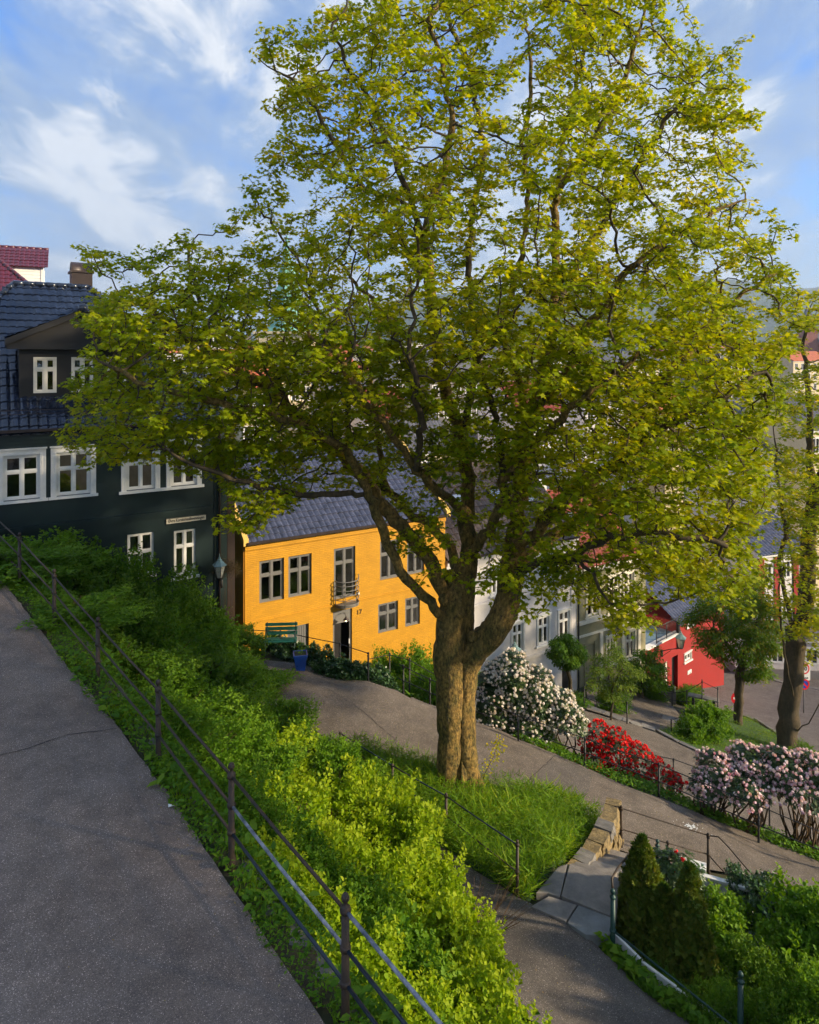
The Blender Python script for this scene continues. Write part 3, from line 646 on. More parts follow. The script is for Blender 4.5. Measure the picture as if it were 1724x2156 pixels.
# ---- shrubs made of leafy shoots
def shrub_data(R, nsh, L, per, leaf, seed, droop=.2, core=.55):
    """leaf places for a mound of radii R about the origin (base at z=0)"""
    r = np.random.default_rng(seed)
    d = nrmz(np.column_stack([r.normal(size=nsh), r.normal(size=nsh), np.abs(r.normal(size=nsh))*1.0+.02]))
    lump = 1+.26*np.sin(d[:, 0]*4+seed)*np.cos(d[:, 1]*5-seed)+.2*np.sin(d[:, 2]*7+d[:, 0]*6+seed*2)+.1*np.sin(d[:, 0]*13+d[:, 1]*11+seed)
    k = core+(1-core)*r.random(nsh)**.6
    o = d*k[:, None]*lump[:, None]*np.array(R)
    sd = nrmz(d*np.array([1, 1, .9])+r.normal(size=(nsh, 3))*.45+np.array([0, 0, .55]))
    SL = L*(.5+.9*r.random(nsh)); t = (np.arange(per)+.6)/per
    pt = o[:, None]+sd[:, None]*(SL[:, None, None]*(t[None, :, None]-.7)); pt[..., 2] -= droop*SL[:, None]*t[None]**2
    n = nsh*per; pt = pt.reshape(-1, 3); S = np.repeat(sd, per, 0)
    side = np.cross(S, r.normal(size=(n, 3))); side = nrmz(side)
    T = side*.9+S*.55; N = nrmz(np.cross(T, np.cross(np.array([0, 0, 1.0])+r.normal(size=(n, 3))*.45, T)))
    N = np.where(N[:, 2:3] < 0, -N, N)
    sz = leaf*(.6+.7*r.random(n))*np.tile(1.1-.45*t, nsh)
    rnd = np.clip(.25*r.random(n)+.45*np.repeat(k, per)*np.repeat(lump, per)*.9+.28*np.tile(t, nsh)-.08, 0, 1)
    return pt, N, T, sz, rnd, o
def stems_mesh(R, n, seed, rad=.012, mb=None, c=(0, 0, 0), top=.8):
    r = random.Random(seed); mb = mb or MB()
    for i in range(n):
        a = r.uniform(0, 6.28); q = r.uniform(.1, .9)
        e = (c[0]+R[0]*q*math.cos(a), c[1]+R[1]*q*math.sin(a), c[2]+R[2]*top*math.sqrt(max(.05, 1-q*q)))
        s = (c[0]+R[0]*.25*q*math.cos(a), c[1]+R[1]*.25*q*math.sin(a), c[2]-.1)
        m = tuple((s[k]*.5+e[k]*.5)+r.uniform(-.08, .08) for k in range(3))
        mb.tube([s, m, e], [rad, rad*.8, rad*.4], 4, cap=False)
    return mb
PROTO = {}
def shrub_proto(key, R, nsh, L, per, leaf, lm, shape=OVAL, seed=1, droop=.2, nst=26, core=.55):
    pt, N, T, S, rn, o = shrub_data(R, nsh, L, per, leaf, seed, droop, core)
    me = leaf_mesh('foliage', pt, N, T, S, shape, rn); me.materials.append(LM[lm])
    sm = stems_mesh(R, nst, seed)
    V = np.array(sm.v); ms = bpy.data.meshes.new('stems'); ms.from_pydata(V.tolist(), [], sm.f); ms.materials.append(M_TWIG)
    PROTO[key] = (me, ms)
def put_shrub(key, label, loc, sc=(1, 1, 1), rz=0.0, group=None, name='shrub', cat='shrub'):
    t = thing(name, label, cat, loc, group); t.rotation_euler = (0, 0, rz)
    hz = min(sc[2], sc[0]*1.15); up = (sc[2]-hz)*1.15
    for n, me in zip(('foliage', 'stems'), PROTO[key]):
        o = bpy.data.objects.new(n, me); COL.objects.link(o); o.parent = t
        if n == 'foliage': o.location = (0, 0, up); o.scale = (sc[0], sc[1], hz)
        else: o.scale = (sc[0], sc[1], sc[2])
    return t
R1 = (1.0, 1.0, 1.0)
OV2 = ([(0, 0, 0), (.30, .28, .06), (.27, .66, .06), (0, 1, -.08), (-.27, .66, .06), (-.30, .28, .06)], [(0, 1, 2, 3), (0, 3, 4, 5)])
shrub_proto('lime1', R1, 1050, .38, 8, .115, 'lime', OV2, seed=21, core=.5, nst=60)
shrub_proto('lime2', R1, 950, .50, 9, .108, 'lime', OV2, seed=22, core=.4, nst=70)
shrub_proto('mid1', R1, 1500, .32, 9, .068, 'mid', OV2, seed=23, core=.6)
shrub_proto('mid2', R1, 1500, .36, 9, .062, 'mid', OV2, seed=24)
shrub_proto('dark1', R1, 1500, .28, 9, .068, 'dark', OV2, seed=25, core=.6)
shrub_proto('dark2', R1, 1500, .34, 9, .064, 'dark', OV2, seed=26)
shrub_proto('spirea', R1, 1500, .32, 9, .07, 'mid', OV2, seed=27)
shrub_proto('ivy1', R1, 1300, .22, 9, .085, 'ivy', IVY, seed=28, core=.7)
shrub_proto('big1', R1, 900, .40, 9, .12, 'mid', OV2, seed=29)
shrub_proto('dry1', R1, 900, .4, 12, .035, 'dry', seed=30)

# ------------------------------------------------------------------ paths, lawns
def edge(pts): return [tuple(G(x, y)[:2]) for x, y in pts]
UPE = edge([(0, 1219), (78, 1322), (130, 1390), (197, 1472), (244, 1533), (296, 1600), (358, 1684), (415, 1767), (467, 1848), (519, 1926), (566, 1994), (644, 2104), (678, 2152)])
up_poly = wiggle([(-16, 24), fs(15.5, -1.5)]+UPE+[fs(-4, -.9), fs(-8, -1.0)], .012, .2, 1)+[(-4, -6), (-22, -6), (-24, 20)]
sheet('upper_path', up_poly, M_UP, .03, .4)
far_edge = [(-5.6, 22.6)]+edge([(624, 1399), (677, 1399), (736, 1420), (773, 1437), (835, 1456), (864, 1474), (895, 1478), (924, 1492), (997, 1519), (1041, 1536), (1085, 1557), (1129, 1574), (1173, 1592), (1199, 1606), (1256, 1631), (1322, 1660), (1371, 1679), (1437, 1703), (1486, 1723), (1558, 1750), (1640, 1786), (1686, 1803), (1740, 1826)])+[(14, 15.6), (19, 13.5)]
near_edge = [(19, 11.5), (12, 13.6)]+edge([(1724, 1925), (1686, 1900), (1640, 1874), (1599, 1856), (1491, 1836), (1400, 1822), (1306, 1796), (1290, 1752), (1262, 1735), (1221, 1712), (1159, 1687), (1098, 1672), (1011, 1651), (950, 1632), (893, 1614), (820, 1594), (747, 1577)])+[(-2.6, 17.9)]
low_l = [(-2.6, 17.9), (-3.7, 17.5), (-3.4, 16.3), (-1.6, 14.4), (-.2, 12.7), (.9, 11.4), (2.8, 9.5), (4.8, 7.5), (8, 4), (14, -2)]
low_r = [(16, 0), (10, 5.5)]+edge([(1500, 2180), (1456, 2147), (1395, 2105), (1333, 2060), (1277, 2018), (1231, 1967), (1159, 1937), (1118, 1909), (1088, 1896), (1047, 1866), (970, 1818)])+[(-.6, 16.0), (-1.6, 17.4)]
sheet('middle_path', wiggle(far_edge, .012, .25, 2)+near_edge+[(-3.4, 18.2), (-5.8, 20.2)], M_MID, .045, .35)
sheet('lower_path', wiggle(low_l+low_r, .012, .25, 3), M_LOW, .035, .35)
gr_poly = [(-1.6, 17.4), (-.6, 16.0)]+edge([(970, 1818), (1047, 1864), (1088, 1893), (1118, 1905)])+edge([(1150, 1840), (1185, 1822), (1245, 1775), (1266, 1738)])+edge([(1221, 1713), (1159, 1690), (1098, 1675), (1011, 1655), (893, 1617), (747, 1579)])
sheet('grass_bank', wiggle(gr_poly, .03, .25, 4), M_LAWN, .03, .3)
# lower street level
sp_far = edge([(1225, 1497), (1275, 1512), (1322, 1524), (1381, 1545), (1430, 1570), (1486, 1595), (1560, 1625), (1640, 1655), (1740, 1690)])
sheet('side_lane', [(3.5, 30.2)]+sp_far+[(20, 20.6), (14, 22.2), (11.5, 22.6), (8.6, 23.9), (5, 25.2), (2.6, 27.2)], M_MID, .05, .5)
lawn_poly = edge([(1384, 1541), (1430, 1523), (1475, 1505), (1500, 1497), (1540, 1502), (1585, 1520), (1628, 1545), (1660, 1572)])+[(19.5, 30.5), (19, 27)]+edge([(1600, 1638), (1560, 1622), (1486, 1592), (1430, 1566)])
sheet('lower_lawn', lawn_poly, M_LAWN, .05, .5)
st = edge([(1400, 1468), (1425, 1456), (1470, 1438), (1510, 1422), (1560, 1410)])+[(31, 49), (44, 46), (50, 30), (30, 24), (20.5, 29)]+edge([(1665, 1570), (1640, 1548), (1590, 1519), (1545, 1500), (1500, 1494), (1450, 1485)])
sheet('street', st, M_STREET, .06, .7)
yard = edge([(1235, 1496), (1322, 1522), (1385, 1540), (1440, 1520), (1400, 1470), (1375, 1462), (1300, 1455), (1235, 1445)])
sheet('forecourt', yard, M_MID, .055, .5)

def ribbon(name, pts, w, h, m, label=None, cat=None, kind=None, seglen=.7, gap=.012, jit=.012, sink=.15, seed=1, parent=None, step_h=None):
    """a run of squared stones laid end to end along pts (xy)"""
    r = random.Random(seed); mb = MB(); P_ = [np.array(p[:2], float) for p in pts]
    for a, b in zip(P_[:-1], P_[1:]):
        L = np.linalg.norm(b-a); d = (b-a)/max(L, 1e-6); nn = np.array([-d[1], d[0]]); s = 0
        while s < L-.05:
            l = min(seglen*r.uniform(.7, 1.3), L-s); p0 = a+d*(s+gap); p1 = a+d*(s+l-gap)
            hh = h*r.uniform(.85, 1.15)
            q = []
            for zt in (0, 1):
                for p, sd in ((p0, -1), (p1, -1), (p1, 1), (p0, 1)):
                    e = p+nn*sd*(w/2+r.uniform(-jit, jit)); z = H(*p)
                    q.append((e[0], e[1], z-sink if zt == 0 else z+hh+r.uniform(-jit, jit)))
            mb.hexa(q); s += l
    o = mb.build(name, m, parent, None if parent else (P_[0][0], P_[0][1], H(*P_[0])), kind=kind, bevel=.012)
    if label: tag(o, label, cat)
    return o
ribbon('kerb', edge([(1384, 1543), (1430, 1568), (1486, 1594), (1560, 1624), (1640, 1655), (1740, 1690)]), .16, .13, M_KERB, 'low stone kerb between the sloping lane and the lower lawn', 'kerb', seglen=1.0)
ribbon('kerb', edge([(1232, 1489), (1275, 1506), (1325, 1524), (1350, 1530), (1380, 1540)]), .32, .10, M_KERB, 'line of broad flat kerb stones along the lane below the khaki house', 'kerb', seglen=.9, seed=2)
ribbon('kerb', edge([(1590, 1517), (1628, 1541), (1656, 1562)]), .16, .12, M_KERB, 'short kerb on the street side of the lower lawn beside the small tree', 'kerb', seglen=.9, seed=5)
ribbon('kerb', edge([(736, 1416), (765, 1429)]), .22, .07, M_STONE, 'narrow edging stones under the ivy beside the middle path', 'kerb', seglen=.7, seed=3)
ribbon('kerb', edge([(862, 1466), (895, 1474), (928, 1490)]), .22, .10, M_STONE, 'edging stones on the path rim left of the maple trunk', 'kerb', seglen=.9, seed=4)
ribbon('kerb', edge([(1560, 1412), (1600, 1424), (1650, 1440), (1700, 1449), (1750, 1458)]), .3, .12, M_KERB, 'far street kerb in front of the grey base wall', 'kerb', seglen=1.4, seed=6)

# ------------------------------------------------------------------ railings
def fin(mb, c, r, s=1.0):
    mb.lathe(c, [(r*1.0, 0), (r*1.25, .01*s), (r*1.25, .03*s), (r*.9, .045*s), (r*.5, .06*s), (r*.55, .075*s), (r*.95, .095*s), (r*1.0, .115*s), (r*.75, .14*s), (.004, .155*s)], 10)
def railing(label, bases, hs, rails, m, pr=.03, rr=.014, rail_m=None, cat='railing', ext=None, tops=None, fs_=1.0, splitr=None, skip=(), group=None):
    """bases: (x,y,z) posts; rails: heights as a share of the post height"""
    t = thing('iron_railing', label, cat, bases[0], group)
    for i, (b, h) in enumerate(zip(bases, hs)):
        if i in skip: continue
        mb = MB(); mb.lathe(b, [(pr*1.5, -.25), (pr*1.5, .02), (pr*1.15, .05), (pr, .1), (pr*.92, h-.16)], 12)
        mb.lathe((b[0], b[1], b[2]+h-.16), [(pr*1.05, 0), (pr*1.05, .005)], 12)
        fin(mb, (b[0], b[1], b[2]+h-.16), pr, fs_)
        for k in rails: mb.lathe((b[0], b[1], b[2]+h*k-.028), [(pr*1.0, 0), (pr*1.3, .012), (pr*1.3, .044), (pr*1.0, .056)], 10)
        mb.build('post', m, t)
    for j, k in enumerate(rails):
        pts = [np.array([b[0], b[1], b[2]+h*k]) for b, h in zip(bases, hs)]
        if ext: pts = [pts[0]-(pts[1]-pts[0])*ext[0]]+pts+[pts[-1]+(pts[-1]-pts[-2])*ext[1]]
        if splitr and j in splitr:
            for a in range(len(pts)-1):
                mm = splitr[j].get(a)
                q = pts[a]+(pts[a+1]-pts[a])
                mid = (pts[a]+pts[a+1])/2; mid[2] -= .012
                MB().tube([pts[a], mid, q], rr, 8).build('rail', mm or rail_m or m, t)
        else:
            full = [pts[0]]
            for a in range(len(pts)-1):
                mid = (pts[a]+pts[a+1])/2; mid = mid+np.array([rng.normal()*.006, rng.normal()*.006, -.008]); full += [mid, pts[a+1]]
            MB().tube(full, rr, 8).build('rail', rail_m or m, t)
    return t
# upper path railing, posts as read off the photograph
fp = [(41, 1120, 1234, 15.6), (114, 1197, 1317, 13.5), (206, 1298, 1434, 11.5), (333, 1429, 1598, 9.35), (487, 1604, 1816, 7.45), (727, 1878, 2153, 5.75)]
fb = []; fh = []
for x, t0, b0, d in fp:
    b = P(x, b0, d); fb.append(tuple(b)); fh.append((b0-t0)*d/F)
d56 = np.array(fb[5])-np.array(fb[4]); fb.append(tuple(np.array(fb[5])+d56*.95)); fh.append(1.1)
fb.append(tuple(np.array(fb[6])+d56*1.0)); fh.append(1.1)
fb.insert(0, tuple(np.array(fb[0])*2-np.array(fb[1])+np.array([0, 0, .02]))); fh.insert(0, 1.2)
railing('long rusty railing with knobbed posts along the upper path', fb, fh, [.86, .57, .30], M_IRON, .036, .0165,
        splitr={0: {5: M_IRON, 6: M_FLAKE, 7: M_FLAKE}, 1: {5: M_FLAKE, 6: M_BLUER, 7: M_BLUER}, 2: {5: M_BLUER, 6: M_BLUER, 7: M_BLUER}})
def posts(l, z_off=0.0):
    B = []; Hh = []
    for x, t0, b0, d in l:
        b = P(x, b0, d); b[2] = H(b[0], b[1])+z_off; top = P(x, t0, d)[2]; B.append(tuple(b)); Hh.append(top-b[2])
    return B, Hh
B, Hh = posts([(775, 1371, 1435, 21.7), (715, 1350, 1415, 22.6), (590, 1327, 1392, 24.3), (533, 1323, 1388, 24.6)])
railing('thin black railing behind the green bench and the ivy', B, Hh, [.93], M_IRON2, .03, .014, fs_=.8)
B, Hh = posts([(849, 1396, 1459, 21.6), (905, 1424, 1482, 21.2), (1000, 1462, 1521, 20.6), (1091, 1500, 1556, 20.0), (1231, 1548, 1612, 19.45), (1387, 1602, 1678, 18.6), (1597, 1687, 1770, 17.5), (1770, 1760, 1850, 16.6)])
railing('long two-rail black railing along the far side of the middle path by the flowering bushes', B, Hh, [.90, .45], M_IRON2, .028, .014, ext=(.18, .3), fs_=.8)
B, Hh = posts([(820, 1371, 1440, 23.2), (862, 1382, 1440, 22.6)])
B = [(B[0][0], B[0][1], B[0][2]), (B[1][0], B[1][1], B[1][2])]
t = railing('short stair railing going down beside the landing left of the maple', B, Hh, [.92], M_IRON2, .028, .013, fs_=.8)
for k in (0, .42):
    a = np.array(B[1])+[0, 0, Hh[1]*.92-k]; b = a+np.array([1.25, 1.0, -1.15])
    MB().tube([a, b, b+np.array([.1, .05, .07])], .013, 8).build('handrail', M_IRON2, t)
a = np.array(B[0])+[0, 0, Hh[0]*.92]; c = P(775, 1388, 21.8); MB().tube([a, c], .012, 8).build('rail', M_IRON2, t)
B, Hh = posts([(716, 1540, 1605, 18.4), (826, 1603, 1676, 16.6), (939, 1664, 1745, 14.9), (1089, 1762, 1878, 13.05)])
railing('weathered railing along the lower edge of the grass under the maple', B, Hh, [.87, .42], M_IRON, .032, .015, splitr={0: {0: M_BLUER, 1: M_BLUER, 2: M_BLUER}, 1: {}}, fs_=.7)
B, Hh = posts([(1308, 1692, 1790, 16.1), (1491, 1750, 1830, 16.0)])
t = railing('dark two-rail railing at the top of the stone steps on the middle path', B, Hh, [.90, .44], M_IRON, .034, .015, ext=(.08, 0), fs_=.8)
for k in (.90, .44):
    a = np.array(B[1])+[0, 0, Hh[1]*k]; pts = [a]+[P(x, y+(0 if k > .5 else 62), d) for x, y, d in ((1513, 1762, 15.9), (1535, 1785, 15.6), (1575, 1832, 15.0), (1610, 1866, 14.4))]
    MB().tube(pts, .015, 8).build('handrail', M_IRON, t)
B, Hh = posts([(1290, 1872, 2005, 12.1), (1559, 2046, 2170, 10.4)])
B.append(tuple(np.array(B[1])*2-np.array(B[0]))); Hh.append(Hh[1])
t = railing('dark green railing with thick knobbed posts above the white boards of the small garden', B, Hh, [.36], M_GREENI, .045, .018, fs_=1.1)
a = np.array(B[0])+[0, 0, Hh[0]-.06]
MB().tube([a, P(1288, 1850, 12.2), P(1300, 1828, 12.6), P(1318, 1806, 13.1), P(1334, 1786, 13.6)], .02, 8).build('handrail', M_IRON, t)
for i, (x, t0, b0) in enumerate(((1384, 1768, 1850), (1406, 1771, 1850))):
    b = P(x, b0, 14.6); mb = MB(); mb.lathe(b, [(.04, -.5), (.04, (b0-t0)*14.6/F-.14)], 12); fin(mb, (b[0], b[1], b[2]+(b0-t0)*14.6/F-.14), .04)
    o = mb.build('gate_post', M_GREENI if i == 0 else M_IRON, None, tuple(b)); tag(o, ['dark green knobbed gate post behind the tallest thuja', 'rusty knobbed gate post next to the white boards behind the thujas'][i], 'gate post')
# small railings around the lower yard
for lab, l, rl in (('railing by the lane below the khaki house, beside the pale sapling', [(1230, 1443, 1487, 30.8), (1320, 1476, 1521, 29.6)], [.93, .5]),
               ('low leaning railing at the corner of the lower lawn', [(1413, 1512, 1541, 30.2), (1435, 1505, 1528, 32), (1470, 1496, 1520, 32.6)], [.9]),
               ('low black railing between the planters and the street', [(1389, 1455, 1480, 38), (1415, 1456, 1486, 36.5), (1446, 1450, 1486, 36), (1478, 1428, 1490, 35.5)], [.9, .45]),
               ('short angled railing at the street end of the lower yard', [(1478, 1428, 1490, 35.6), (1511, 1444, 1492, 34.6)], [.92, .5]),
               ('railing post and rail between the red azalea and the sloping lane', [(1372, 1585, 1640, 25.6), (1418, 1593, 1643, 25.2), (1500, 1620, 1670, 24.4), (1620, 1660, 1712, 23.4)], [.9])):
    B, Hh = posts(l); railing(lab, B, Hh, rl, M_IRON2, .03, .014, fs_=.7)

# ------------------------------------------------------------------ stone work
def slab(mb, px, z0, th, r):
    """flat slab from photograph corners at height z0"""
    top = []
    for x, y in px:
        d = z0/((HY-y)/F); p = P(x, y, d); top.append(p)
    n = len(top); mb.add([tuple(p+[0, 0, r.uniform(-.004, .004)]) for p in top]+[tuple(p-[0, 0, th]) for p in top],
                         [tuple(range(n))[::-1], tuple(range(n, 2*n))]+[(i, (i+1) % n, (i+1) % n+n, i+n) for i in range(n)])
rr = random.Random(5)
t = thing('stone_steps', 'grey stone slabs and steps linking the lower path with the middle path', 'steps', P(1230, 1900, 11.9))
Z0 = H(2.9, 12.4)+.09
for px, m, dz in (([(1155, 1886), (1214, 1905), (1191, 1940), (1118, 1908)], M_STONE, 0), ([(1218, 1905), (1290, 1933), (1296, 1958), (1275, 1972), (1232, 1967), (1194, 1942)], M_STONE2, -.005),
                  ([(1199, 1818), (1305, 1848), (1296, 1930), (1286, 1928), (1181, 1886)], M_STONE, .02), ([(1176, 1824), (1195, 1818), (1179, 1888), (1154, 1880), (1128, 1880)], M_STONE, .01)):
    mb = MB(); slab(mb, px, Z0+dz, .2, rr); mb.build('slab', m, t, bevel=.012)
for i in range(5):
    a0 = 1205+i*12; y0 = 1817-i*8; mb = MB()
    slab(mb, [(a0, y0), (a0+90, y0+22), (a0+80, y0+32), (a0-8, y0+4)], Z0-.13-.15*i, .2, rr)
    slab(mb, [(a0+8, y0-4), (a0+95, y0+18), (a0+88, y0+28), (a0-2, y0+4)], Z0-.14-.15*i, .2, rr)
    mb.build('tread', M_STONE, t, bevel=.01)
t = thing('retaining_wall', 'low wall of yellowish squared stones holding the grass beside the steps', 'stone wall', P(1262, 1800, 14.8))
w = [(1185, 1832, 13.6), (1215, 1830, 14.0), (1243, 1812, 14.5), (1270, 1790, 15.2), (1290, 1768, 15.9), (1297, 1748, 16.4)]
rs = random.Random(15)
wp_ = [P(*q) for q in w]; cum = [0.0]
for a, b in zip(wp_[:-1], wp_[1:]): cum.append(cum[-1]+np.linalg.norm((b-a)[:2]))
def wat(s): i_ = min(len(cum)-2, max(0, np.searchsorted(cum, s)-1)); k_ = (s-cum[i_])/(cum[i_+1]-cum[i_]); p_ = wp_[i_]+(wp_[i_+1]-wp_[i_])*k_; d_ = (wp_[i_+1]-wp_[i_])[:2]; d_ /= np.linalg.norm(d_); return p_[:2], np.array([d_[1], -d_[0]])
for row in range(4):
    s = rs.uniform(0, .2)*row
    while s < cum[-1]-.1:
        L = min(rs.uniform(.28, .75), cum[-1]-s); hh = .30+rs.uniform(-.04, .03); z1 = -10.40-.31*row-.08*s/2+rs.uniform(-.035, .035); vs = []; NX = 5; NZ = 4; pr = rs.uniform(-.05, .06)
        for side in (0, 1):
            for iz in range(NZ):
                for ix in range(NX):
                    p_, n_ = wat(s+.012+(L-.024)*ix/(NX-1)); edge_ = ix in (0, NX-1) or iz in (0, NZ-1)
                    off = (.14+pr+rs.uniform(-.02, .025)-(.03 if edge_ else 0)) if side else -.22
                    vs.append((p_[0]+n_[0]*off, p_[1]+n_[1]*off, z1-hh*iz/(NZ-1)+rs.uniform(-.012, .012)))
        g_ = lambda sd, iz, ix: sd*NX*NZ+iz*NX+ix; fs__ = []
        for iz in range(NZ-1):
            for ix in range(NX-1): fs__ += [(g_(1, iz, ix), g_(1, iz+1, ix), g_(1, iz+1, ix+1), g_(1, iz, ix+1)), (g_(0, iz, ix), g_(0, iz, ix+1), g_(0, iz+1, ix+1), g_(0, iz+1, ix))]
        for ix in range(NX-1): fs__ += [(g_(0, 0, ix), g_(1, 0, ix), g_(1, 0, ix+1), g_(0, 0, ix+1)), (g_(0, NZ-1, ix), g_(0, NZ-1, ix+1), g_(1, NZ-1, ix+1), g_(1, NZ-1, ix))]
        for iz in range(NZ-1): fs__ += [(g_(0, iz, 0), g_(0, iz+1, 0), g_(1, iz+1, 0), g_(1, iz, 0)), (g_(0, iz, NX-1), g_(1, iz, NX-1), g_(1, iz+1, NX-1), g_(0, iz+1, NX-1))]
        MB().add(vs, fs__).build('stone', M_WALLST if rs.random() < .75 else M_KERB, t); s += L
# coping and retaining wall under the upper railing
t = thing('retaining_wall', 'rough grey stone wall below the long upper railing, mostly hidden by weeds', 'stone wall', (*fs(0, .2), FZ(0)-1))
for s in np.arange(-5, 15, .62):
    for row in range(5):
        L = .6; q = []; ds = (row % 2)*.3
        for z in (-.36*(row+1), -.36*row-.01):
            for s_, tt in ((s+ds, .0), (s+ds+L, .0), (s+ds+L, .26), (s+ds, .26)):
                x, y = fs(s_+rr.uniform(-.01, .01), tt+rr.uniform(-.03, .03)+.02*row); q.append((x, y, FZ(s)-.13+z+rr.uniform(-.015, .015)))
        mb = MB() if (row == 0 and s == -5) else mb; mb.hexa(q)
mb.build('stonework', M_KERB, t, bevel=.02)
# landing slabs by the house stairs
t = thing('stone_landing', 'pale stone landing slabs at the head of the stairs to the yellow house', 'landing', G(830, 1450))
for px in ([(772, 1437), (800, 1428), (822, 1440), (797, 1452)], [(803, 1428), (866, 1430), (878, 1442), (836, 1452), (824, 1441)]):
    z = H(*G(820, 1445)[:2])+.12; mb = MB(); slab(mb, px, z, .2, rr); mb.build('slab', M_STONE, t, bevel=.01)
mb = MB()
for i in range(5):
    c = G(872, 1440); d = np.array([.62, .5]); z = c[2]+.0-.17*i; p = c[:2]+d*(.32*i+.1); nn = np.array([-d[1], d[0]])
    q = [(*(p+nn*s+d*e), z+zz) for zz in (-.25, 0) for s, e in ((-.6, 0), (-.6, .36), (.6, .36), (.6, 0))]; mb.hexa(q)
mb.build('tread', M_STONE, t, bevel=.01)

# ------------------------------------------------------------------ houses
class Fac:
    """a facade plane: u runs along it, z is up, n looks at the street"""
    def __init__(s, xl, dl, ang=58):
        s.O = np.array([(xl-CX)/F*dl, dl, 0.0]); a = math.radians(ang)
        s.U = np.array([math.sin(a), math.cos(a), 0.0]); s.N = np.array([math.cos(a), -math.sin(a), 0.0])
    def u(s, x):
        k = (x-CX)/F; return (k*s.O[1]-s.O[0])/(s.U[0]-k*s.U[1])
    def z(s, x, y): d = s.O[1]+s.u(x)*s.U[1]; return (HY-y)/F*d
    def p(s, u, z, n=0.0): q = s.O+s.U*u+s.N*n; return (q[0], q[1], z)
    def box(s, mb, u0, u1, z0, z1, n0, n1, mi=0):
        return mb.hexa([s.p(u0, z0, n1), s.p(u1, z0, n1), s.p(u1, z0, n0), s.p(u0, z0, n0), s.p(u0, z1, n1), s.p(u1, z1, n1), s.p(u1, z1, n0), s.p(u0, z1, n0)], mi)
def wall_holes(fa, u0, u1, z0, z1, holes, n=0.0, rev=.14, mb=None, mi=0):
    mb = mb or MB()
    us = sorted({u0, u1, *[h[0] for h in holes], *[h[1] for h in holes]}); zs = sorted({z0, z1, *[h[2] for h in holes], *[h[3] for h in holes]})
    us = [u for u in us if u0 <= u <= u1]; zs = [z for z in zs if z0 <= z <= z1]
    for a, b in zip(us[:-1], us[1:]):
        for c, d in zip(zs[:-1], zs[1:]):
            mu, mz = (a+b)/2, (c+d)/2
            if any(h[0] < mu < h[1] and h[2] < mz < h[3] for h in holes): continue
            mb.quad(fa.p(a, c, n), fa.p(b, c, n), fa.p(b, d, n), fa.p(a, d, n), mi)
    for h in holes:
        a, b, c, d = h[:4]; i = n-rev
        mb.quad(fa.p(a, c, n), fa.p(a, d, n), fa.p(a, d, i), fa.p(a, c, i), mi); mb.quad(fa.p(b, d, n), fa.p(b, c, n), fa.p(b, c, i), fa.p(b, d, i), mi)
        mb.quad(fa.p(a, d, n), fa.p(b, d, n), fa.p(b, d, i), fa.p(a, d, i), mi); mb.quad(fa.p(b, c, n), fa.p(a, c, n), fa.p(a, c, i), fa.p(b, c, i), mi)
    return mb
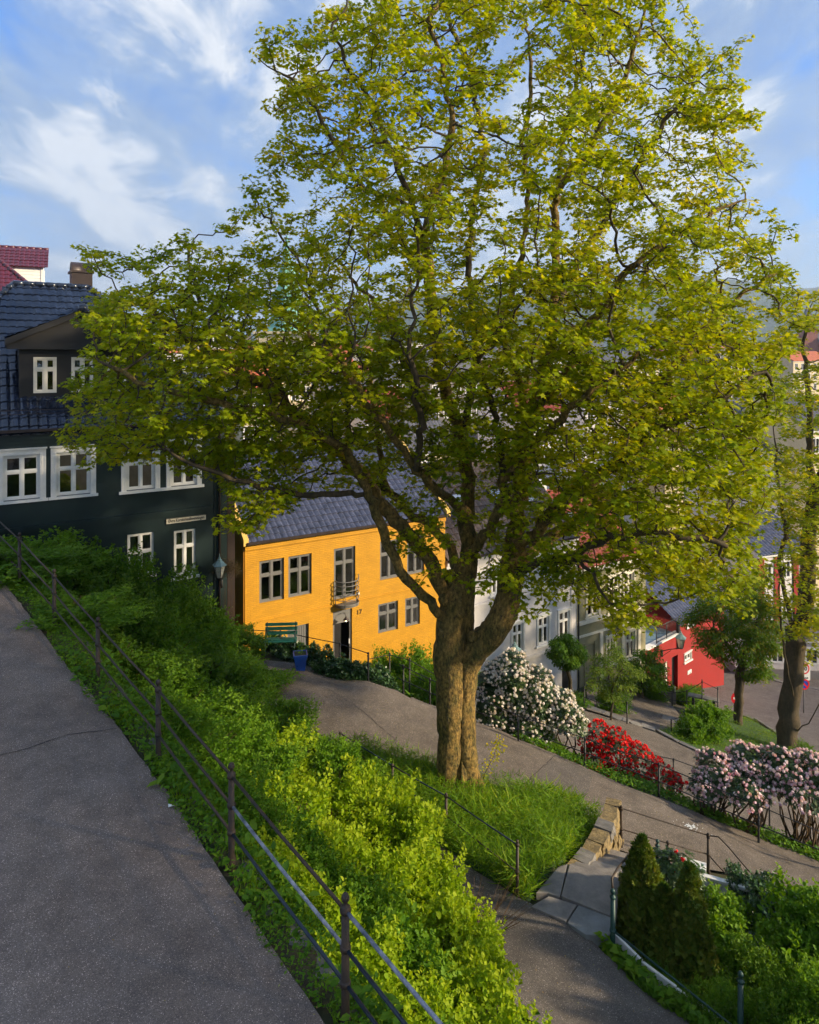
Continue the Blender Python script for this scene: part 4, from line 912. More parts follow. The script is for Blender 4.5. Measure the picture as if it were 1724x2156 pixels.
def window(fa, par, h, fm, n=-.1, cas=None, casw=.13, sill=True, trans=.36, mull=True, curtain=0, room=True, casm=None, fw=.065, sillx=.06, name='window', seed=0):
    u0, u1, z0, z1 = h; mb = MB(); r = random.Random(seed+int(u0*100))
    f = fw; w = u1-u0
    for a, b, c, d in ((u0, u0+f, z0, z1), (u1-f, u1, z0, z1), (u0+f, u1-f, z0, z0+f), (u0+f, u1-f, z1-f, z1)): fa.box(mb, a, b, c, d, n-.05, n+.03)
    um = (u0+u1)/2; zt = z1-(z1-z0)*trans
    if mull: fa.box(mb, um-f*.55, um+f*.55, z0+f, z1-f, n-.045, n+.035)
    segs = [(u0+f, um-f*.55), (um+f*.55, u1-f)] if mull else [(u0+f, u1-f)]
    for a, b in segs:
        if trans: fa.box(mb, a, b, zt-f*.5, zt+f*.5, n-.04, n+.03)
        for c, d in (((z0+f, zt-f*.5), (zt+f*.5, z1-f)) if trans else ((z0+f, z1-f),)):
            g = f*.55   # casement sash
            for q in ((a, a+g, c, d), (b-g, b, c, d), (a+g, b-g, c, c+g), (a+g, b-g, d-g, d)): fa.box(mb, *q, n-.04, n+.008)
    wo = mb.build(name, fm, par)
    MB().quad(fa.p(u0+f, z0+f, n-.02), fa.p(u1-f, z0+f, n-.02), fa.p(u1-f, z1-f, n-.02), fa.p(u0+f, z1-f, n-.02)).build('pane', GLASS, wo)
    if room:
        mb = MB(); b = n-.9
        for q in ((fa.p(u0-.3, z0-.2, b), fa.p(u1+.3, z0-.2, b), fa.p(u1+.3, z1+.2, b), fa.p(u0-.3, z1+.2, b)),
                  (fa.p(u0-.3, z0-.2, n-.06), fa.p(u0-.3, z1+.2, n-.06), fa.p(u0-.3, z1+.2, b), fa.p(u0-.3, z0-.2, b)),
                  (fa.p(u1+.3, z1+.2, n-.06), fa.p(u1+.3, z0-.2, n-.06), fa.p(u1+.3, z0-.2, b), fa.p(u1+.3, z1+.2, b)),
                  (fa.p(u0-.3, z0-.05, n-.06), fa.p(u0-.3, z0-.05, b), fa.p(u1+.3, z0-.05, b), fa.p(u1+.3, z0-.05, n-.06))): mb.quad(*q)
        mb.build('room', M_ROOM, wo)
    if curtain:
        mb = MB(); k = 14
        for a, b in (((u0+f, u0+f+w*.2*curtain), (u1-f-w*.2*curtain, u1-f)) if curtain < 2.4 else ((u0+f, u1-f),)):
            for i in range(k):
                x0 = a+(b-a)*i/k; x1 = a+(b-a)*(i+1)/k; o0 = n-.13+.025*math.sin(i*2.1); o1 = n-.13+.025*math.sin((i+1)*2.1)
                mb.quad(fa.p(x0, z0+f, o0), fa.p(x1, z0+f, o1), fa.p(x1, z1-f, o1), fa.p(x0, z1-f, o0))
        mb.build('curtain', M_CURT, wo)
    if cas:
        mb = MB(); c = casw
        for q in ((u0-c, u0, z0-.02, z1), (u1, u1+c, z0-.02, z1), (u0-c, u1+c, z1, z1+c)):
            fa.box(mb, *q, -.02, .035)
        for q in ((u0-c*.35, u0-c*.2, z0-.02, z1), (u1+c*.2, u1+c*.35, z0-.02, z1), (u0-c*.9, u0-c*.75, z0-.02, z1), (u1+c*.75, u1+c*.9, z0-.02, z1)): fa.box(mb, *q, .03, .05)
        fa.box(mb, u0-c-.03, u1+c+.03, z1+c, z1+c+.05, -.02, .09)
        mb.build('casing', casm or fm, wo)
    if sill:
        mb = MB(); c = casw if cas else 0
        fa.box(mb, u0-c-sillx, u1+c+sillx, z0-.10, z0-.02, -.12, .10); mb.build('sill', casm or fm, wo)
    return wo
def hol(fa, xl, yt, yb, xr): return (fa.u(xl), fa.u(xr), fa.z(xl, yb), fa.z(xl, yt))
def tiles(mb, O, U, V, N, wfn, L, tw=.27, tl=.34, amp=.03, stepn=.028, nc=6, mi=0):
    """pantiles on a slope: O eave corner, U along the eave, V up the slope; wfn(v) -> (u0,u1)"""
    O = np.array(O, float); nv = int(L/tl)+1
    for j in range(nv):
        v0 = j*tl; v1 = min(L, v0+tl); vm = (v0+v1)/2; a, b = wfn(vm)
        if b-a < tw*.5: continue
        i0 = math.floor(a/(tw/nc)); i1 = math.ceil(b/(tw/nc)); vs = []
        for i in range(i0, i1+1):
            u = i*tw/nc; ph = (i % nc)/nc; w = amp*(math.sin(ph*2*math.pi)*.7+.5*math.cos(ph*4*math.pi+.6))
            jj = .004*math.sin(i//nc*12.9+j*78.2)
            for v, h in ((v0-.02, stepn+.004), (v1, .0)):
                q = O+U*u+V*v+N*(w+h+jj); vs.append(tuple(q))
            q = O+U*u+V*(v0-.02)+N*(w-.012); vs.append(tuple(q))
        m = len(vs)//3
        mb.add(vs, [(3*i, 3*i+3, 3*i+4, 3*i+1) for i in range(m-1)], mi, True); 
        mb.add(vs, [(3*i+2, 3*i+5, 3*i+3, 3*i) for i in range(m-1)], mi, False)
    return mb
def ridge(mb, a, b, r=.11, seg=.35, mi=0):
    a = np.array(a, float); b = np.array(b, float); L = np.linalg.norm(b-a); n = max(1, int(L/seg))
    for i in range(n):
        p = a+(b-a)*i/n; q = a+(b-a)*(i+1.08)/n
        mb.tube([p, q], [r*.92, r*1.08], 8, mi, True)
def verge(mb, fa, u, zc, n0, n1): pass

# ============ dark green house (number plate street name), hipped roof with a wide gabled dormer
GA = Fac(477, 25.0)
b0 = GA.p(-5, -6.5)
gh = thing('green_house', 'dark green house with white windows and a glazed blue roof, at the left edge', 'house', b0)
ezg = -2.2
H1 = hol(GA, 7, 952, 1055, 84); H2 = hol(GA, 119, 950, 1048, 190); H3 = hol(GA, 266, 950, 1040, 326); H4 = hol(GA, 360, 950, 1024, 414)
H5 = hol(GA, 268, 1126, 1215, 324); H6 = hol(GA, 366, 1118, 1216, 412)
zt = GA.z(200, 947)-.02
H1, H2, H3, H4 = [(h[0], h[1], h[2], zt) for h in (H1, H2, H3, H4)]; zb = H4[2]; H3 = (H3[0], H3[1], zb, zt)
H2 = (H2[0], H2[1], H1[2], zt)
wall_holes(GA, -10.6, 0, -12.5, ezg, [H1, H2, H3, H4, H5, H6], 0, .12).build('wall', M_GREENW, gh, uvdir=GA.U)
mb = MB()   # side and back walls
for a, b in ((GA.p(0, 0, 0), GA.p(0, 0, -9)), (GA.p(0, 0, -9), GA.p(-10.6, 0, -9)), (GA.p(-10.6, 0, -9), GA.p(-10.6, 0, 0))):
    mb.quad((a[0], a[1], -13), (b[0], b[1], -13), (b[0], b[1], ezg), (a[0], a[1], ezg))
mb.build('side_wall', M_GREENW, gh)
for i, h in enumerate((H1, H2, H3, H4)):
    window(GA, gh, h, M_WHITE, cas=True, casw=.17, curtain=0, trans=.38, sill=i in (0, 1), n=-.07, seed=i)
mb = MB(); GA.box(mb, H3[0]-.24, H4[1]+.24, zb-.11, zb-.02, -.05, .11); mb.build('window_sill', M_WHITE, gh)
window(GA, gh, H5, M_WHITE, curtain=1.4, trans=.45, n=-.09); window(GA, gh, H6, M_WHITE, curtain=1.2, trans=.36, n=-.09, sillx=.12)
for u in (H6[0]+.25, H6[0]+.62, H6[0]+.95):    # flower pots on the inner sill
    p = GA.p(u, H6[2]+.1, -.22); mb = MB(); mb.lathe(p, [(.05, 0), (.07, .14), (.075, .15)], 10); mb.build('flower_pot', M_WHITE2, gh)
mb = MB()
for z0, z1, n1 in ((ezg-.42, ezg-.30, .06), (ezg-.30, ezg-.14, .12), (ezg-.14, ezg-.02, .2)): GA.box(mb, -10.7, .12, z0, z1, -.02, n1)
zz = GA.z(445, 1067)
for z0, z1, n1 in ((zz-.04, zz+.05, .1), (zz-.16, zz-.1, .05), (zz-.10, zz-.04, .07)): GA.box(mb, -10.6, -.55, z0, z1, -.02, n1)
for u0, u1 in ((-.45, -.002), (-10.6, -10.2)): GA.box(mb, u0, u1, -12, ezg-.43, -.02, .05)
mb.build('cornice', M_GREENW, gh)
mb = MB()
GA.box(mb, -10.8, .2, ezg-.03, ezg+.05, .2, .32); mb.build('gutter', M_DARKM, gh)
mb = MB(); mb.tube([GA.p(-.3, ezg, .22), GA.p(-.3, ezg-.5, .12), GA.p(-.3, -11.5, .12)], .045, 8); GA.box(mb, .02, .30, -12, ezg-.1, -.35, .02)
mb.build('downpipe', M_DARKM, gh)
# roof
bR, zR = 4.5, 2.72; aR = 4.05
pit = math.atan2(zR-ezg, bR); LV = math.hypot(zR-ezg, bR)+.3
Vg = -GA.N*math.cos(pit)+np.array([0, 0, math.sin(pit)]); Ng = GA.N*math.sin(pit)+np.array([0, 0, math.cos(pit)])
mb = MB(); oe = np.array(GA.p(0, ezg-.1, .26))
tiles(mb, oe, GA.U, Vg, Ng, lambda v: (-10.6-.15+(v/LV)*4.0, .2-(v/LV)*aR), LV)
hp = math.atan2(zR-ezg, aR); LH = math.hypot(zR-ezg, aR)+.25; dU = -GA.N
Vh = -GA.U*math.cos(hp)+np.array([0, 0, math.sin(hp)]); Nh = GA.U*math.sin(hp)+np.array([0, 0, math.cos(hp)])
tiles(mb, np.array(GA.p(.2, ezg-.1, 0)), dU, Vh, Nh, lambda v: (-.2+(v/LH)*4.5, 9.2-(v/LH)*4.6), LH)
# back slope as plain courses
Vb = GA.N*math.cos(pit)+np.array([0, 0, math.sin(pit)]); Nb = -GA.N*math.sin(pit)+np.array([0, 0, math.cos(pit)])
tiles(mb, np.array(GA.p(0, ezg-.1, -9.2)), GA.U, Vb, Nb, lambda v: (-10.7+(v/LV)*4.0, .2-(v/LV)*aR), LV)
Ra = np.array(GA.p(-aR, zR+.16, -4.5)); Rb = np.array(GA.p(-6.6, zR+.16, -4.5))
ridge(mb, Ra, Rb); ridge(mb, Ra, GA.p(.15, ezg+.0, .2)); ridge(mb, Ra, GA.p(.1, ezg, -9.1)); ridge(mb, Rb, GA.p(-10.7, ezg+.05, .2)); ridge(mb, Rb, GA.p(-10.7, ezg+.05, -9.1))
for k in range(5):
    u = -10.2+k*2.2; mb.tube([GA.p(u, ezg+.35, -.25), GA.p(u, ezg+.65, -.25)], .015, 5)
rf = mb.build('roof', M_TILEB, gh)
mb = MB(); mb.quad(GA.p(-10.6, ezg-.06, .1), GA.p(.1, ezg-.06, .1), GA.p(-aR, zR-.15, -4.5), GA.p(-6.6, zR-.15, -4.5)); mb.add([GA.p(.1, ezg-.06, .1), GA.p(.1, ezg-.06, -9), GA.p(-aR, zR-.15, -4.5)], [(0, 1, 2)]); mb.add([GA.p(-10.6, ezg-.06, -9), GA.p(-10.6, ezg-.06, .1), GA.p(-6.6, zR-.15, -4.5)], [(0, 1, 2)])
mb.build('roof_deck', M_DARKB, rf)
mb = MB()
for z in (ezg+.62, ezg+.5): mb.tube([GA.p(-10.4, z, -.25), GA.p(-.6, z, -.25)], .013, 6)
mb.build('snow_guard', M_DARKM, rf)
# dormer (cross gable) set back on the slope
DO = Fac(477, 25.0); DO.O = DO.O-GA.N*.75
dl, dr = DO.u(40), DO.u(292); dz0 = DO.z(170, 838); dz1 = DO.z(170, 735); dap = DO.z(176, 652)-.38; dm = (dl+dr)/2
DH = [hol(DO, 70, 752, 826, 119), hol(DO, 150, 752, 826, 196), hol(DO, 224, 752, 826, 266)]
DH = [(h[0], h[1], DH[1][2], DH[1][3]) for h in DH]
dor = wall_holes(DO, dl, dr, dz0-.3, dz1, DH, 0, .06); 
dor.add([DO.p(dl-.4, dz1+.02, .2), DO.p(dr+.4, dz1+.02, .2), DO.p(dr+.4, dz1+.2, .2), DO.p(dm, dap+.3, .2), DO.p(dl-.4, dz1+.2, .2)], [(0, 1, 2, 3, 4)])
for u in (dl, dr): dor.quad(DO.p(u, dz0-.6, 0), DO.p(u, dz1, 0), DO.p(u, dz1, -3.4), DO.p(u, dz0+.4, -1.2))
do = dor.build('dormer', M_DARKB, gh)
for i, h in enumerate(DH):
    wall_m = M_WHITE2; w_ = window(DO, gh, h, wall_m, n=-.02, sill=False, curtain=0 if i == 0 else 1, trans=.34, fw=.07)
mb = MB()
DO.box(mb, dl-.35, dr+.35, dz1-.02, dz1+.16, -.1, .32)
for sgn, ue in ((-1, dl-.4), (1, dr+.4)):
    a = np.array(DO.p(ue, dz1+.1, .3)); b = np.array(DO.p(dm, dap+.18, .3)); zz = np.array([0, 0, .2]); n0_ = DO.N*-.6; n_ = DO.N*.12
    mb.hexa([a+n0_, b+n0_, b+n_, a+n_, a+n0_+zz, b+n0_+zz, b+n_+zz, a+n_+zz])
mb.build('pediment_moulding', M_DARKB, do)
mb = MB()
for sgn in (-1, 1):
    ue = dl-.4 if sgn < 0 else dr+.4; w2 = abs(dm-ue); pp = math.atan2(dap-dz1, w2)
    Vd = DO.U*(-sgn)*math.cos(pp)+np.array([0, 0, math.sin(pp)]); Nd = DO.U*sgn*math.sin(pp)+np.array([0, 0, math.cos(pp)])
    Ud = -DO.N*(1 if sgn > 0 else 1); LL = math.hypot(w2, dap-dz1)
    tiles(mb, np.array(DO.p(ue, dz1+.33, .45)), Ud, Vd, Nd, lambda v: (0, 1.0+2.9*v/LL), LL, tw=.24, tl=.34, amp=.026)
ridge(mb, DO.p(dm, dap+.42, .45), DO.p(dm, dap+.42, -2.9), .12)
mb.lathe(np.array(DO.p(dm, dap+.25, .42)), [(.05, 0), (.16, .03), (.16, .25), (.05, .3)], 10)
mb.build('dormer_roof', M_TILEB, do)
# chimney with curved cowl
c = GA.p(-4.35, 0, -5.4); mb = MB()
GA.box(mb, -4.62, -3.88, 2.0, 3.55, -5.7, -4.9); a_ = [GA.p(-4.62, 3.55+.38*math.sin(math.pi*k/10), -5.3+.42*math.cos(math.pi*k/10)) for k in range(11)]; b_ = [GA.p(-3.88, 3.55+.38*math.sin(math.pi*k/10), -5.3+.42*math.cos(math.pi*k/10)) for k in range(11)]
mb.add(a_+b_, [(k, k+1, 12+k, 11+k) for k in range(10)]+[tuple(range(11)), tuple(range(21, 10, -1))], 0, True)
GA.box(mb, -4.68, -3.82, 3.48, 3.56, -5.76, -4.84)
mb.build('chimney', M_DARKM, rf)
# street name plate
sx0, sx1 = GA.u(349), GA.u(433.4); sz1 = GA.z(349, 1092.5); sz0 = GA.z(349, 1104)
mb = MB(); GA.box(mb, sx0, sx1, sz0, sz1, .02, .045); sg = mb.build('street_sign', mat('enamel_plate', (.62, .56, .44), .4, var=.1), gh, bevel=.004)
def text(body, parent, fa, uc, zc, h, n, m, width=None, bold=.0, name='lettering'):
    cu = bpy.data.curves.new('lettering', 'FONT'); cu.body = body; cu.align_x = 'CENTER'; cu.align_y = 'CENTER'; cu.size = 1; cu.extrude = .01; cu.offset = bold
    o = bpy.data.objects.new('tmp', cu); COL.objects.link(o); bpy.context.view_layer.update()
    me = bpy.data.meshes.new_from_object(o.evaluated_get(bpy.context.evaluated_depsgraph_get())); bpy.data.objects.remove(o)
    v = np.array([x.co[:] for x in me.vertices]); v[:, :2] -= (v[:, :2].max(0)+v[:, :2].min(0))/2
    sy = h/(v[:, 1].max()-v[:, 1].min()); sxx = (width/(v[:, 0].max()-v[:, 0].min())) if width else sy
    L = ORI[parent.name]; W_ = np.array([np.array(fa.p(uc+a*sxx, zc+b*sy, n+c*.3))-L for a, b, c in v])
    me.vertices.foreach_set('co', W_.astype(np.float32).ravel()); me.update()
    me.materials.clear(); return link_mesh(name, me, m, parent)
text('Øvre Korskirkeallmenningen', sg, GA, (sx0+sx1)/2, (sz0+sz1)/2, (sz1-sz0)*.78, .05, M_BLACK, (sx1-sx0)*.9, .012)
mb = MB()
for a, b, c, d in ((sx0, sx1, sz1-.012, sz1), (sx0, sx1, sz0, sz0+.012), (sx0, sx0+.012, sz0+.012, sz1-.012), (sx1-.012, sx1, sz0+.012, sz1-.012)): GA.box(mb, a, b, c, d, .045, .052)
mb.build('plate_border', M_BLACK, sg)

def lantern(label, c, s=1.0, bracket=None, post=None, glassy=True):
    """six-sided street lantern, c is the centre of its bottom"""
    t = thing('street_lantern', label, 'lantern', c)
    pat = mat('aged_green_copper', (.20, .30, .29), .5, col2=(.08, .14, .14), scale=9, metal=.3)
    mb = MB(); n = 6
    mb.lathe(np.array(c)+[0, 0, .52*s], [(.30*s, 0), (.30*s, .02*s), (.10*s, .2*s), (.10*s, .23*s), (.05*s, .29*s), (.06*s, .31*s), (.02*s, .36*s), (.02*s, .42*s), (.003, .5*s)], n, 0, False)
    mb.build('lantern_cap', pat, t)
    mb = MB()
    for k in range(n):
        a = 2*math.pi*k/n; mb.tube([(c[0]+.13*s*math.cos(a), c[1]+.13*s*math.sin(a), c[2]+.02*s), (c[0]+.25*s*math.cos(a), c[1]+.25*s*math.sin(a), c[2]+.52*s)], .013*s, 5)
    mb.lathe(c, [(.10*s, -.04*s), (.15*s, 0), (.15*s, .03*s), (.05*s, .035*s)], n, 0, False)
    mb.build('lantern_frame', M_BLACK, t)
    mb = MB(); mb.lathe(np.array(c)+[0, 0, .03*s], [(.122*s, 0), (.236*s, .485*s)], n, 0, False); mb.build('glazing', mat('milky_lantern_glass', (.62, .58, .50), .3, var=.15, scale=5, coat=.3), t)
    if bracket is not None:
        mb = MB(); mb.tube([bracket, (np.array(bracket)+np.array(c))/2+[0, 0, .02], np.array(c)-[0, 0, .03]], .022*s, 6)
        mb.tube([np.array(bracket)-[0, 0, .28*s], (np.array(bracket)*.5+np.array(c)*.5)-[0, 0, .05]], .014*s, 6)
        mb.lathe(np.array(bracket)-[0, 0, .3*s], [(.05*s, 0), (.06*s, .05), (.06*s, .3*s), (.03*s, .36*s)], 8); mb.build('bracket', M_BLACK, t)
    if post is not None:
        mb = MB(); L = c[2]-post; mb.lathe((c[0], c[1], post), [(.09, 0), (.09, .5), (.06, .6), (.05, L-.1), (.08, L-.04)], 10); mb.build('lamp_post', M_IRON2, t)
    return t
lc = GA.p(.02, GA.z(462, 1217), .42); 
lantern('small verdigris lantern on the corner of the dark green house', P(462, 1217, 24.2), .86, bracket=GA.p(-.2, GA.z(462, 1222), .06))

# ============ yellow house no. 17
YA = Fac(515, 27.0); uR = YA.u(937); ezy = YA.z(527, 1137)
yh = thing('yellow_house', 'bright yellow brick house number 17 with grey windows and a small round balcony', 'house', YA.p(4.5, -13.2))
W1 = hol(YA, 546, 1184, 1272, 598); W2 = hol(YA, 607, 1171, 1259, 656); WB = hol(YA, 703, 1156, 1264, 748); W4 = hol(YA, 800, 1142, 1220, 840); W5 = hol(YA, 857, 1133, 1210, 893)
zt = (W1[3]+W2[3])/2; zb_ = (W1[2]+W2[2])/2; W1, W2 = [(w[0], w[1], zb_, zt) for w in (W1, W2)]; W4, W5 = [(w[0], w[1], zb_-.02, zt+.02) for w in (W4, W5)]
WD = (YA.u(701), YA.u(741), -13.1, YA.z(701, 1289)); WC = (YA.u(605), YA.u(650), -13.0, YA.z(605, 1322))
W6 = hol(YA, 796, 1273, 1335, 838); W7 = hol(YA, 853, 1268, 1328, 884); W7 = (W7[0], W7[1], W6[2], W6[3])
hs = [W1, W2, WB, W4, W5, WD, WC, W6, W7]
wall_holes(YA, 0, uR, -15.5, ezy-.1, hs, 0, .15).build('wall', M_YEL, yh, uvdir=YA.U)
mb = MB(); zc = ezy-.1
GA_ = YA
for z0, z1, n1 in ((zc-.12, zc, .12), (zc-.30, zc-.12, .07)): YA.box(mb, 0, uR, z0, z1, -.02, n1)
zz = YA.z(515.5, 1314); YA.box(mb, 0, uR, zz-.03, zz+.03, -.02, .035)
YA.box(mb, 0, .03, -14, zc-.3, -.05, .03)
mb.build('string_course', M_YEL, yh, uvdir=YA.U)
BD, rise = 9.0, 3.05
mb = MB()
for k in range(30):       # lapped boards of the left gable wall
    z0 = -13.5+k*.35; z1 = z0+.35
    if z0 > ezy-.2+rise: break
    def lim(z): return 0.0 if z <= ezy-.2 else (z-(ezy-.2))/rise*4.5
    a0, a1 = lim(z0), lim(z1); a1 = min(a1, 4.45); b0_, b1_ = 9-a0, 9-a1
    y0 = -.035; q = [YA.p(y0, z0, -a0-.28 if a0 == 0 else -a0), YA.p(y0, z0, -b0_), YA.p(-.005, z1, -b1_), YA.p(-.005, z1, -a1-.28 if a1 == 0 else -a1)]
    mb.quad(q[1], q[0], q[3], q[2]); mb.quad(q[0], q[1], YA.p(-.0, z0, -b0_), YA.p(-.0, z0, -a0-.28 if a0 == 0 else -a0))
mb.build('side_boards', M_YELB, yh)
mb = MB(); YA.box(mb, -.05, 0, -14, ezy-.2, -.28, .0); 
mb.add([YA.p(uR, -16, 0), YA.p(uR, ezy-.1, 0), YA.p(uR, ezy+rise, -4.5), YA.p(uR, ezy-.1, -9), YA.p(uR, -16, -9)], [(0, 1, 2, 3, 4)])
mb.quad(YA.p(0, -16, -9), YA.p(uR, -16, -9), YA.p(uR, ezy, -9), YA.p(0, ezy, -9)); mb.build('side_wall', M_YELB, yh)
py_ = math.atan2(rise, 4.5); LY = math.hypot(rise, 4.5)+.25
Vy = -YA.N*math.cos(py_)+np.array([0, 0, math.sin(py_)]); Ny = YA.N*math.sin(py_)+np.array([0, 0, math.cos(py_)])
Vy2 = YA.N*math.cos(py_)+np.array([0, 0, math.sin(py_)]); Ny2 = -YA.N*math.sin(py_)+np.array([0, 0, math.cos(py_)])
mb = MB(); tiles(mb, np.array(YA.p(0, ezy-.07, .22)), YA.U, Vy, Ny, lambda v: (.12, uR-.12), LY, tw=.26, tl=.33, amp=.032)
tiles(mb, np.array(YA.p(0, ezy-.07, -9.22)), YA.U, Vy2, Ny2, lambda v: (.12, uR-.12), LY, tw=.26, tl=.33)
ridge(mb, YA.p(0, ezy+rise+.13, -4.5), YA.p(uR, ezy+rise+.13, -4.5))
yr = mb.build('roof', M_TILEG, yh)
mb = MB()
for u in (-.12, uR-.06):
    for n0, n1 in ((.24, -4.5), (-9.24, -4.5)):
        z0 = ezy-.16; q = []
        for zo in (0, .26):
            for uu, nn_, z_ in ((u, n0, z0), (u+.2, n0, z0), (u+.2, n1, ezy+rise+.0), (u, n1, ezy+rise+.0)): q.append(YA.p(uu, z_+zo, nn_))
        MB().hexa(q).build('bargeboard', M_YELT, yr)
mb = MB(); YA.box(mb, .02, uR, ezy-.13, ezy-.03, .17, .30); YA.box(mb, 0, uR, ezy-.1, ezy-.04, 0, .18); mb.build('gutter', M_DARKM, yh)
for i, h in enumerate((W1, W2, W4, W5)): window(YA, yh, h, M_GREYW, n=-.1, sill=False, trans=.36, fw=.075, curtain=0, seed=i)
for i, h in enumerate((W6, W7)): window(YA, yh, h, M_GREYW, n=-.1, sill=False, trans=.36, fw=.075, curtain=3, seed=i)
window(YA, yh, WB, M_GREYW, n=-.1, sill=False, trans=.30, fw=.075, name='balcony_door')
mb = MB(); YA.box(mb, WC[0], WC[1], WC[2], WC[3], -.15, -.1)
for k in range(9): YA.box(mb, WC[0]+.03+k*(WC[1]-WC[0])/9, WC[0]+(k+1)*(WC[1]-WC[0])/9-.01, WC[2], WC[3]-.08, -.1, -.085)
mb.build('cellar_door', M_GREYW, yh)
mb = MB(); u0, u1, z0, z1 = WD
for q in ((u0, u0+.09, z0, z1), (u1-.09, u1, z0, z1), (u0+.09, u1-.09, z1-.55, z1)): YA.box(mb, *q, -.15, -.06)
dd = mb.build('front_door', M_GREYW, yh)
mb = MB(); YA.box(mb, u0+.1, u1-.1, z0, z1-.56, -.9, -.85); YA.box(mb, u0+.1, u0+.42, z0, z1-.56, -.16, -.11); mb.build('door_leaf', M_BLACK, dd)
mb = MB(); YA.box(mb, u1-.14, u1-.1, z0+.9, z0+1.1, -.06, -.02); mb.build('door_handle', M_WHITE, dd)
mb = MB(); p = np.array(YA.p(u1-.45, z1-.12, -.02)); mb.tube([p, p+YA.N*.22+[0, 0, .05], p+YA.N*.34-[0, 0, .05]], .012, 6); mb.lathe(p+YA.N*.34-[0, 0, .2], [(.13, 0), (.12, .03), (.04, .1), (.03, .15)], 12)
dl_ = mb.build('door_lamp', M_DARKM, yh)
em, nt_, lk_, b_ = nodes_of('lit_bulb'); b_.inputs['Emission Color'].default_value = (1, .72, .35, 1); b_.inputs['Emission Strength'].default_value = 14
mb = MB(); mb.lathe(p+YA.N*.34-[0, 0, .27], [(.01, 0), (.045, .03), (.04, .08), (.02, .1)], 10); mb.build('bulb', em, dl_)
text('17', yh, YA, YA.u(757), YA.z(757, 1288), .20, .01, M_BLACK, None, .02, name='house_number')
mb = MB(); YA.box(mb, YA.u(752), YA.u(755.5), YA.z(752, 1251), YA.z(752, 1246), 0, .06); mb.build('door_bell', M_WHITE, yh)
# balcony
bc = (WB[0]+WB[1])/2+.07; bz = YA.z(728, 1268); br = .54; mb = MB(); n = 18
ar = [(bc-br*math.cos(math.pi*k/n), .06+br*.8*math.sin(math.pi*k/n)) for k in range(n+1)]
top = [YA.p(u, bz, q) for u, q in ar]+[YA.p(bc+br, bz, 0), YA.p(bc-br, bz, 0)]; bot = [(a, b, c-.1) for a, b, c in top]; k = len(top)
mb.add(top+bot, [tuple(range(k)), tuple(range(2*k-1, k-1, -1))]+[(i, i+k, (i+1) % k+k, (i+1) % k) for i in range(k)])
ba = mb.build('balcony', M_CONC, yh)
mb = MB()
for hh in (.02, .22, .42, .62, .82, 1.0):
    mb.tube([YA.p(bc-br, bz+hh, 0)]+[YA.p(u, bz+hh+(.14*((i/n)-.8)*5 if i > .8*n and hh == 1.0 else 0), q) for i, (u, q) in enumerate(ar)]+([YA.p(bc+br, bz+hh, 0)] if hh < 1 else []), .016 if hh < 1 else .02, 6)
for i in (0, 6, 12, n): u, q = ar[i]; mb.tube([YA.p(u, bz-.05, q), YA.p(u, bz+1.0, q)], .016, 6)
mb.build('balcony_rail', M_GREYW, ba)

# ============ white house
WA = Fac(939, 27.0+uR*YA.U[1]+.05); WA.O = np.array(YA.p(uR+.12, 0, -.12)); uW = WA.u(1214); ezw = WA.z(1015, 1163)
wh = thing('white_house', 'white plastered house with moulded window frames and a brown tiled roof behind the maple', 'house', WA.p(uW/2, -17))
zA1, zA0 = WA.z(1040, 1192), WA.z(1040, 1237); zB1, zB0 = WA.z(1079, 1316), WA.z(1079, 1373)
ups = [(WA.u(a), WA.u(b), zA0-.35, zA1) for a, b in ((1036, 1056), (1088, 1108), (1136, 1156), (1184, 1202))]
los = [(WA.u(a), WA.u(b), zB0-.05, zB1) for a, b in ((1079, 1101), (1133, 1155), (1177, 1199))]+[(WA.u(1000), WA.u(1020), zB0-.05, zB1)]
dw = (WA.u(1183), WA.u(1199), -18.2, WA.z(1183, 1398))
wall_holes(WA, 0, uW, -19, ezw-.1, ups+los+[dw], 0, .12).build('wall', M_WHW, wh, uvdir=WA.U)
for i, h in enumerate(ups+los): window(WA, wh, h, M_WHITE, cas=True, casw=.12, n=-.07, curtain=1 if i % 2 else 0, trans=.36, seed=i)
mb = MB(); WA.box(mb, dw[0], dw[1], dw[2], dw[3], -.1, -.06); mb.build('cellar_door', M_BLACK, wh)
mb = MB(); z1 = WA.z(1100, 1252)
for z0, z1_, n1 in ((z1, z1+.1, .14), (z1-.2, z1, .07), (zB0-.55, zB0-.42, .08), (ezw-.3, ezw-.1, .16), (ezw-.5, ezw-.3, .07)): WA.box(mb, 0, uW, z0, z1_, -.02, n1)
for u in (.05, uW-.45): WA.box(mb, u, u+.4, -18, ezw-.5, -.02, .055)
mb.build('moulding', M_WHW, wh)
mb = MB(); mb.quad(WA.p(0, -19, -9), WA.p(0, -19, 0), WA.p(0, ezw, 0), WA.p(0, ezw, -9)); mb.quad(WA.p(uW, -19, 0), WA.p(uW, -19, -9), WA.p(uW, ezw, -9), WA.p(uW, ezw, 0)); mb.quad(WA.p(0, -19, -9), WA.p(uW, -19, -9), WA.p(uW, ezw, -9), WA.p(0, ezw, -9))
for u in (0, uW): mb.add([WA.p(u, ezw, 0), WA.p(u, ezw, -9), WA.p(u, ezw+3.4, -4.5)], [(0, 1, 2)])
mb.build('side_wall', M_WHW, wh)
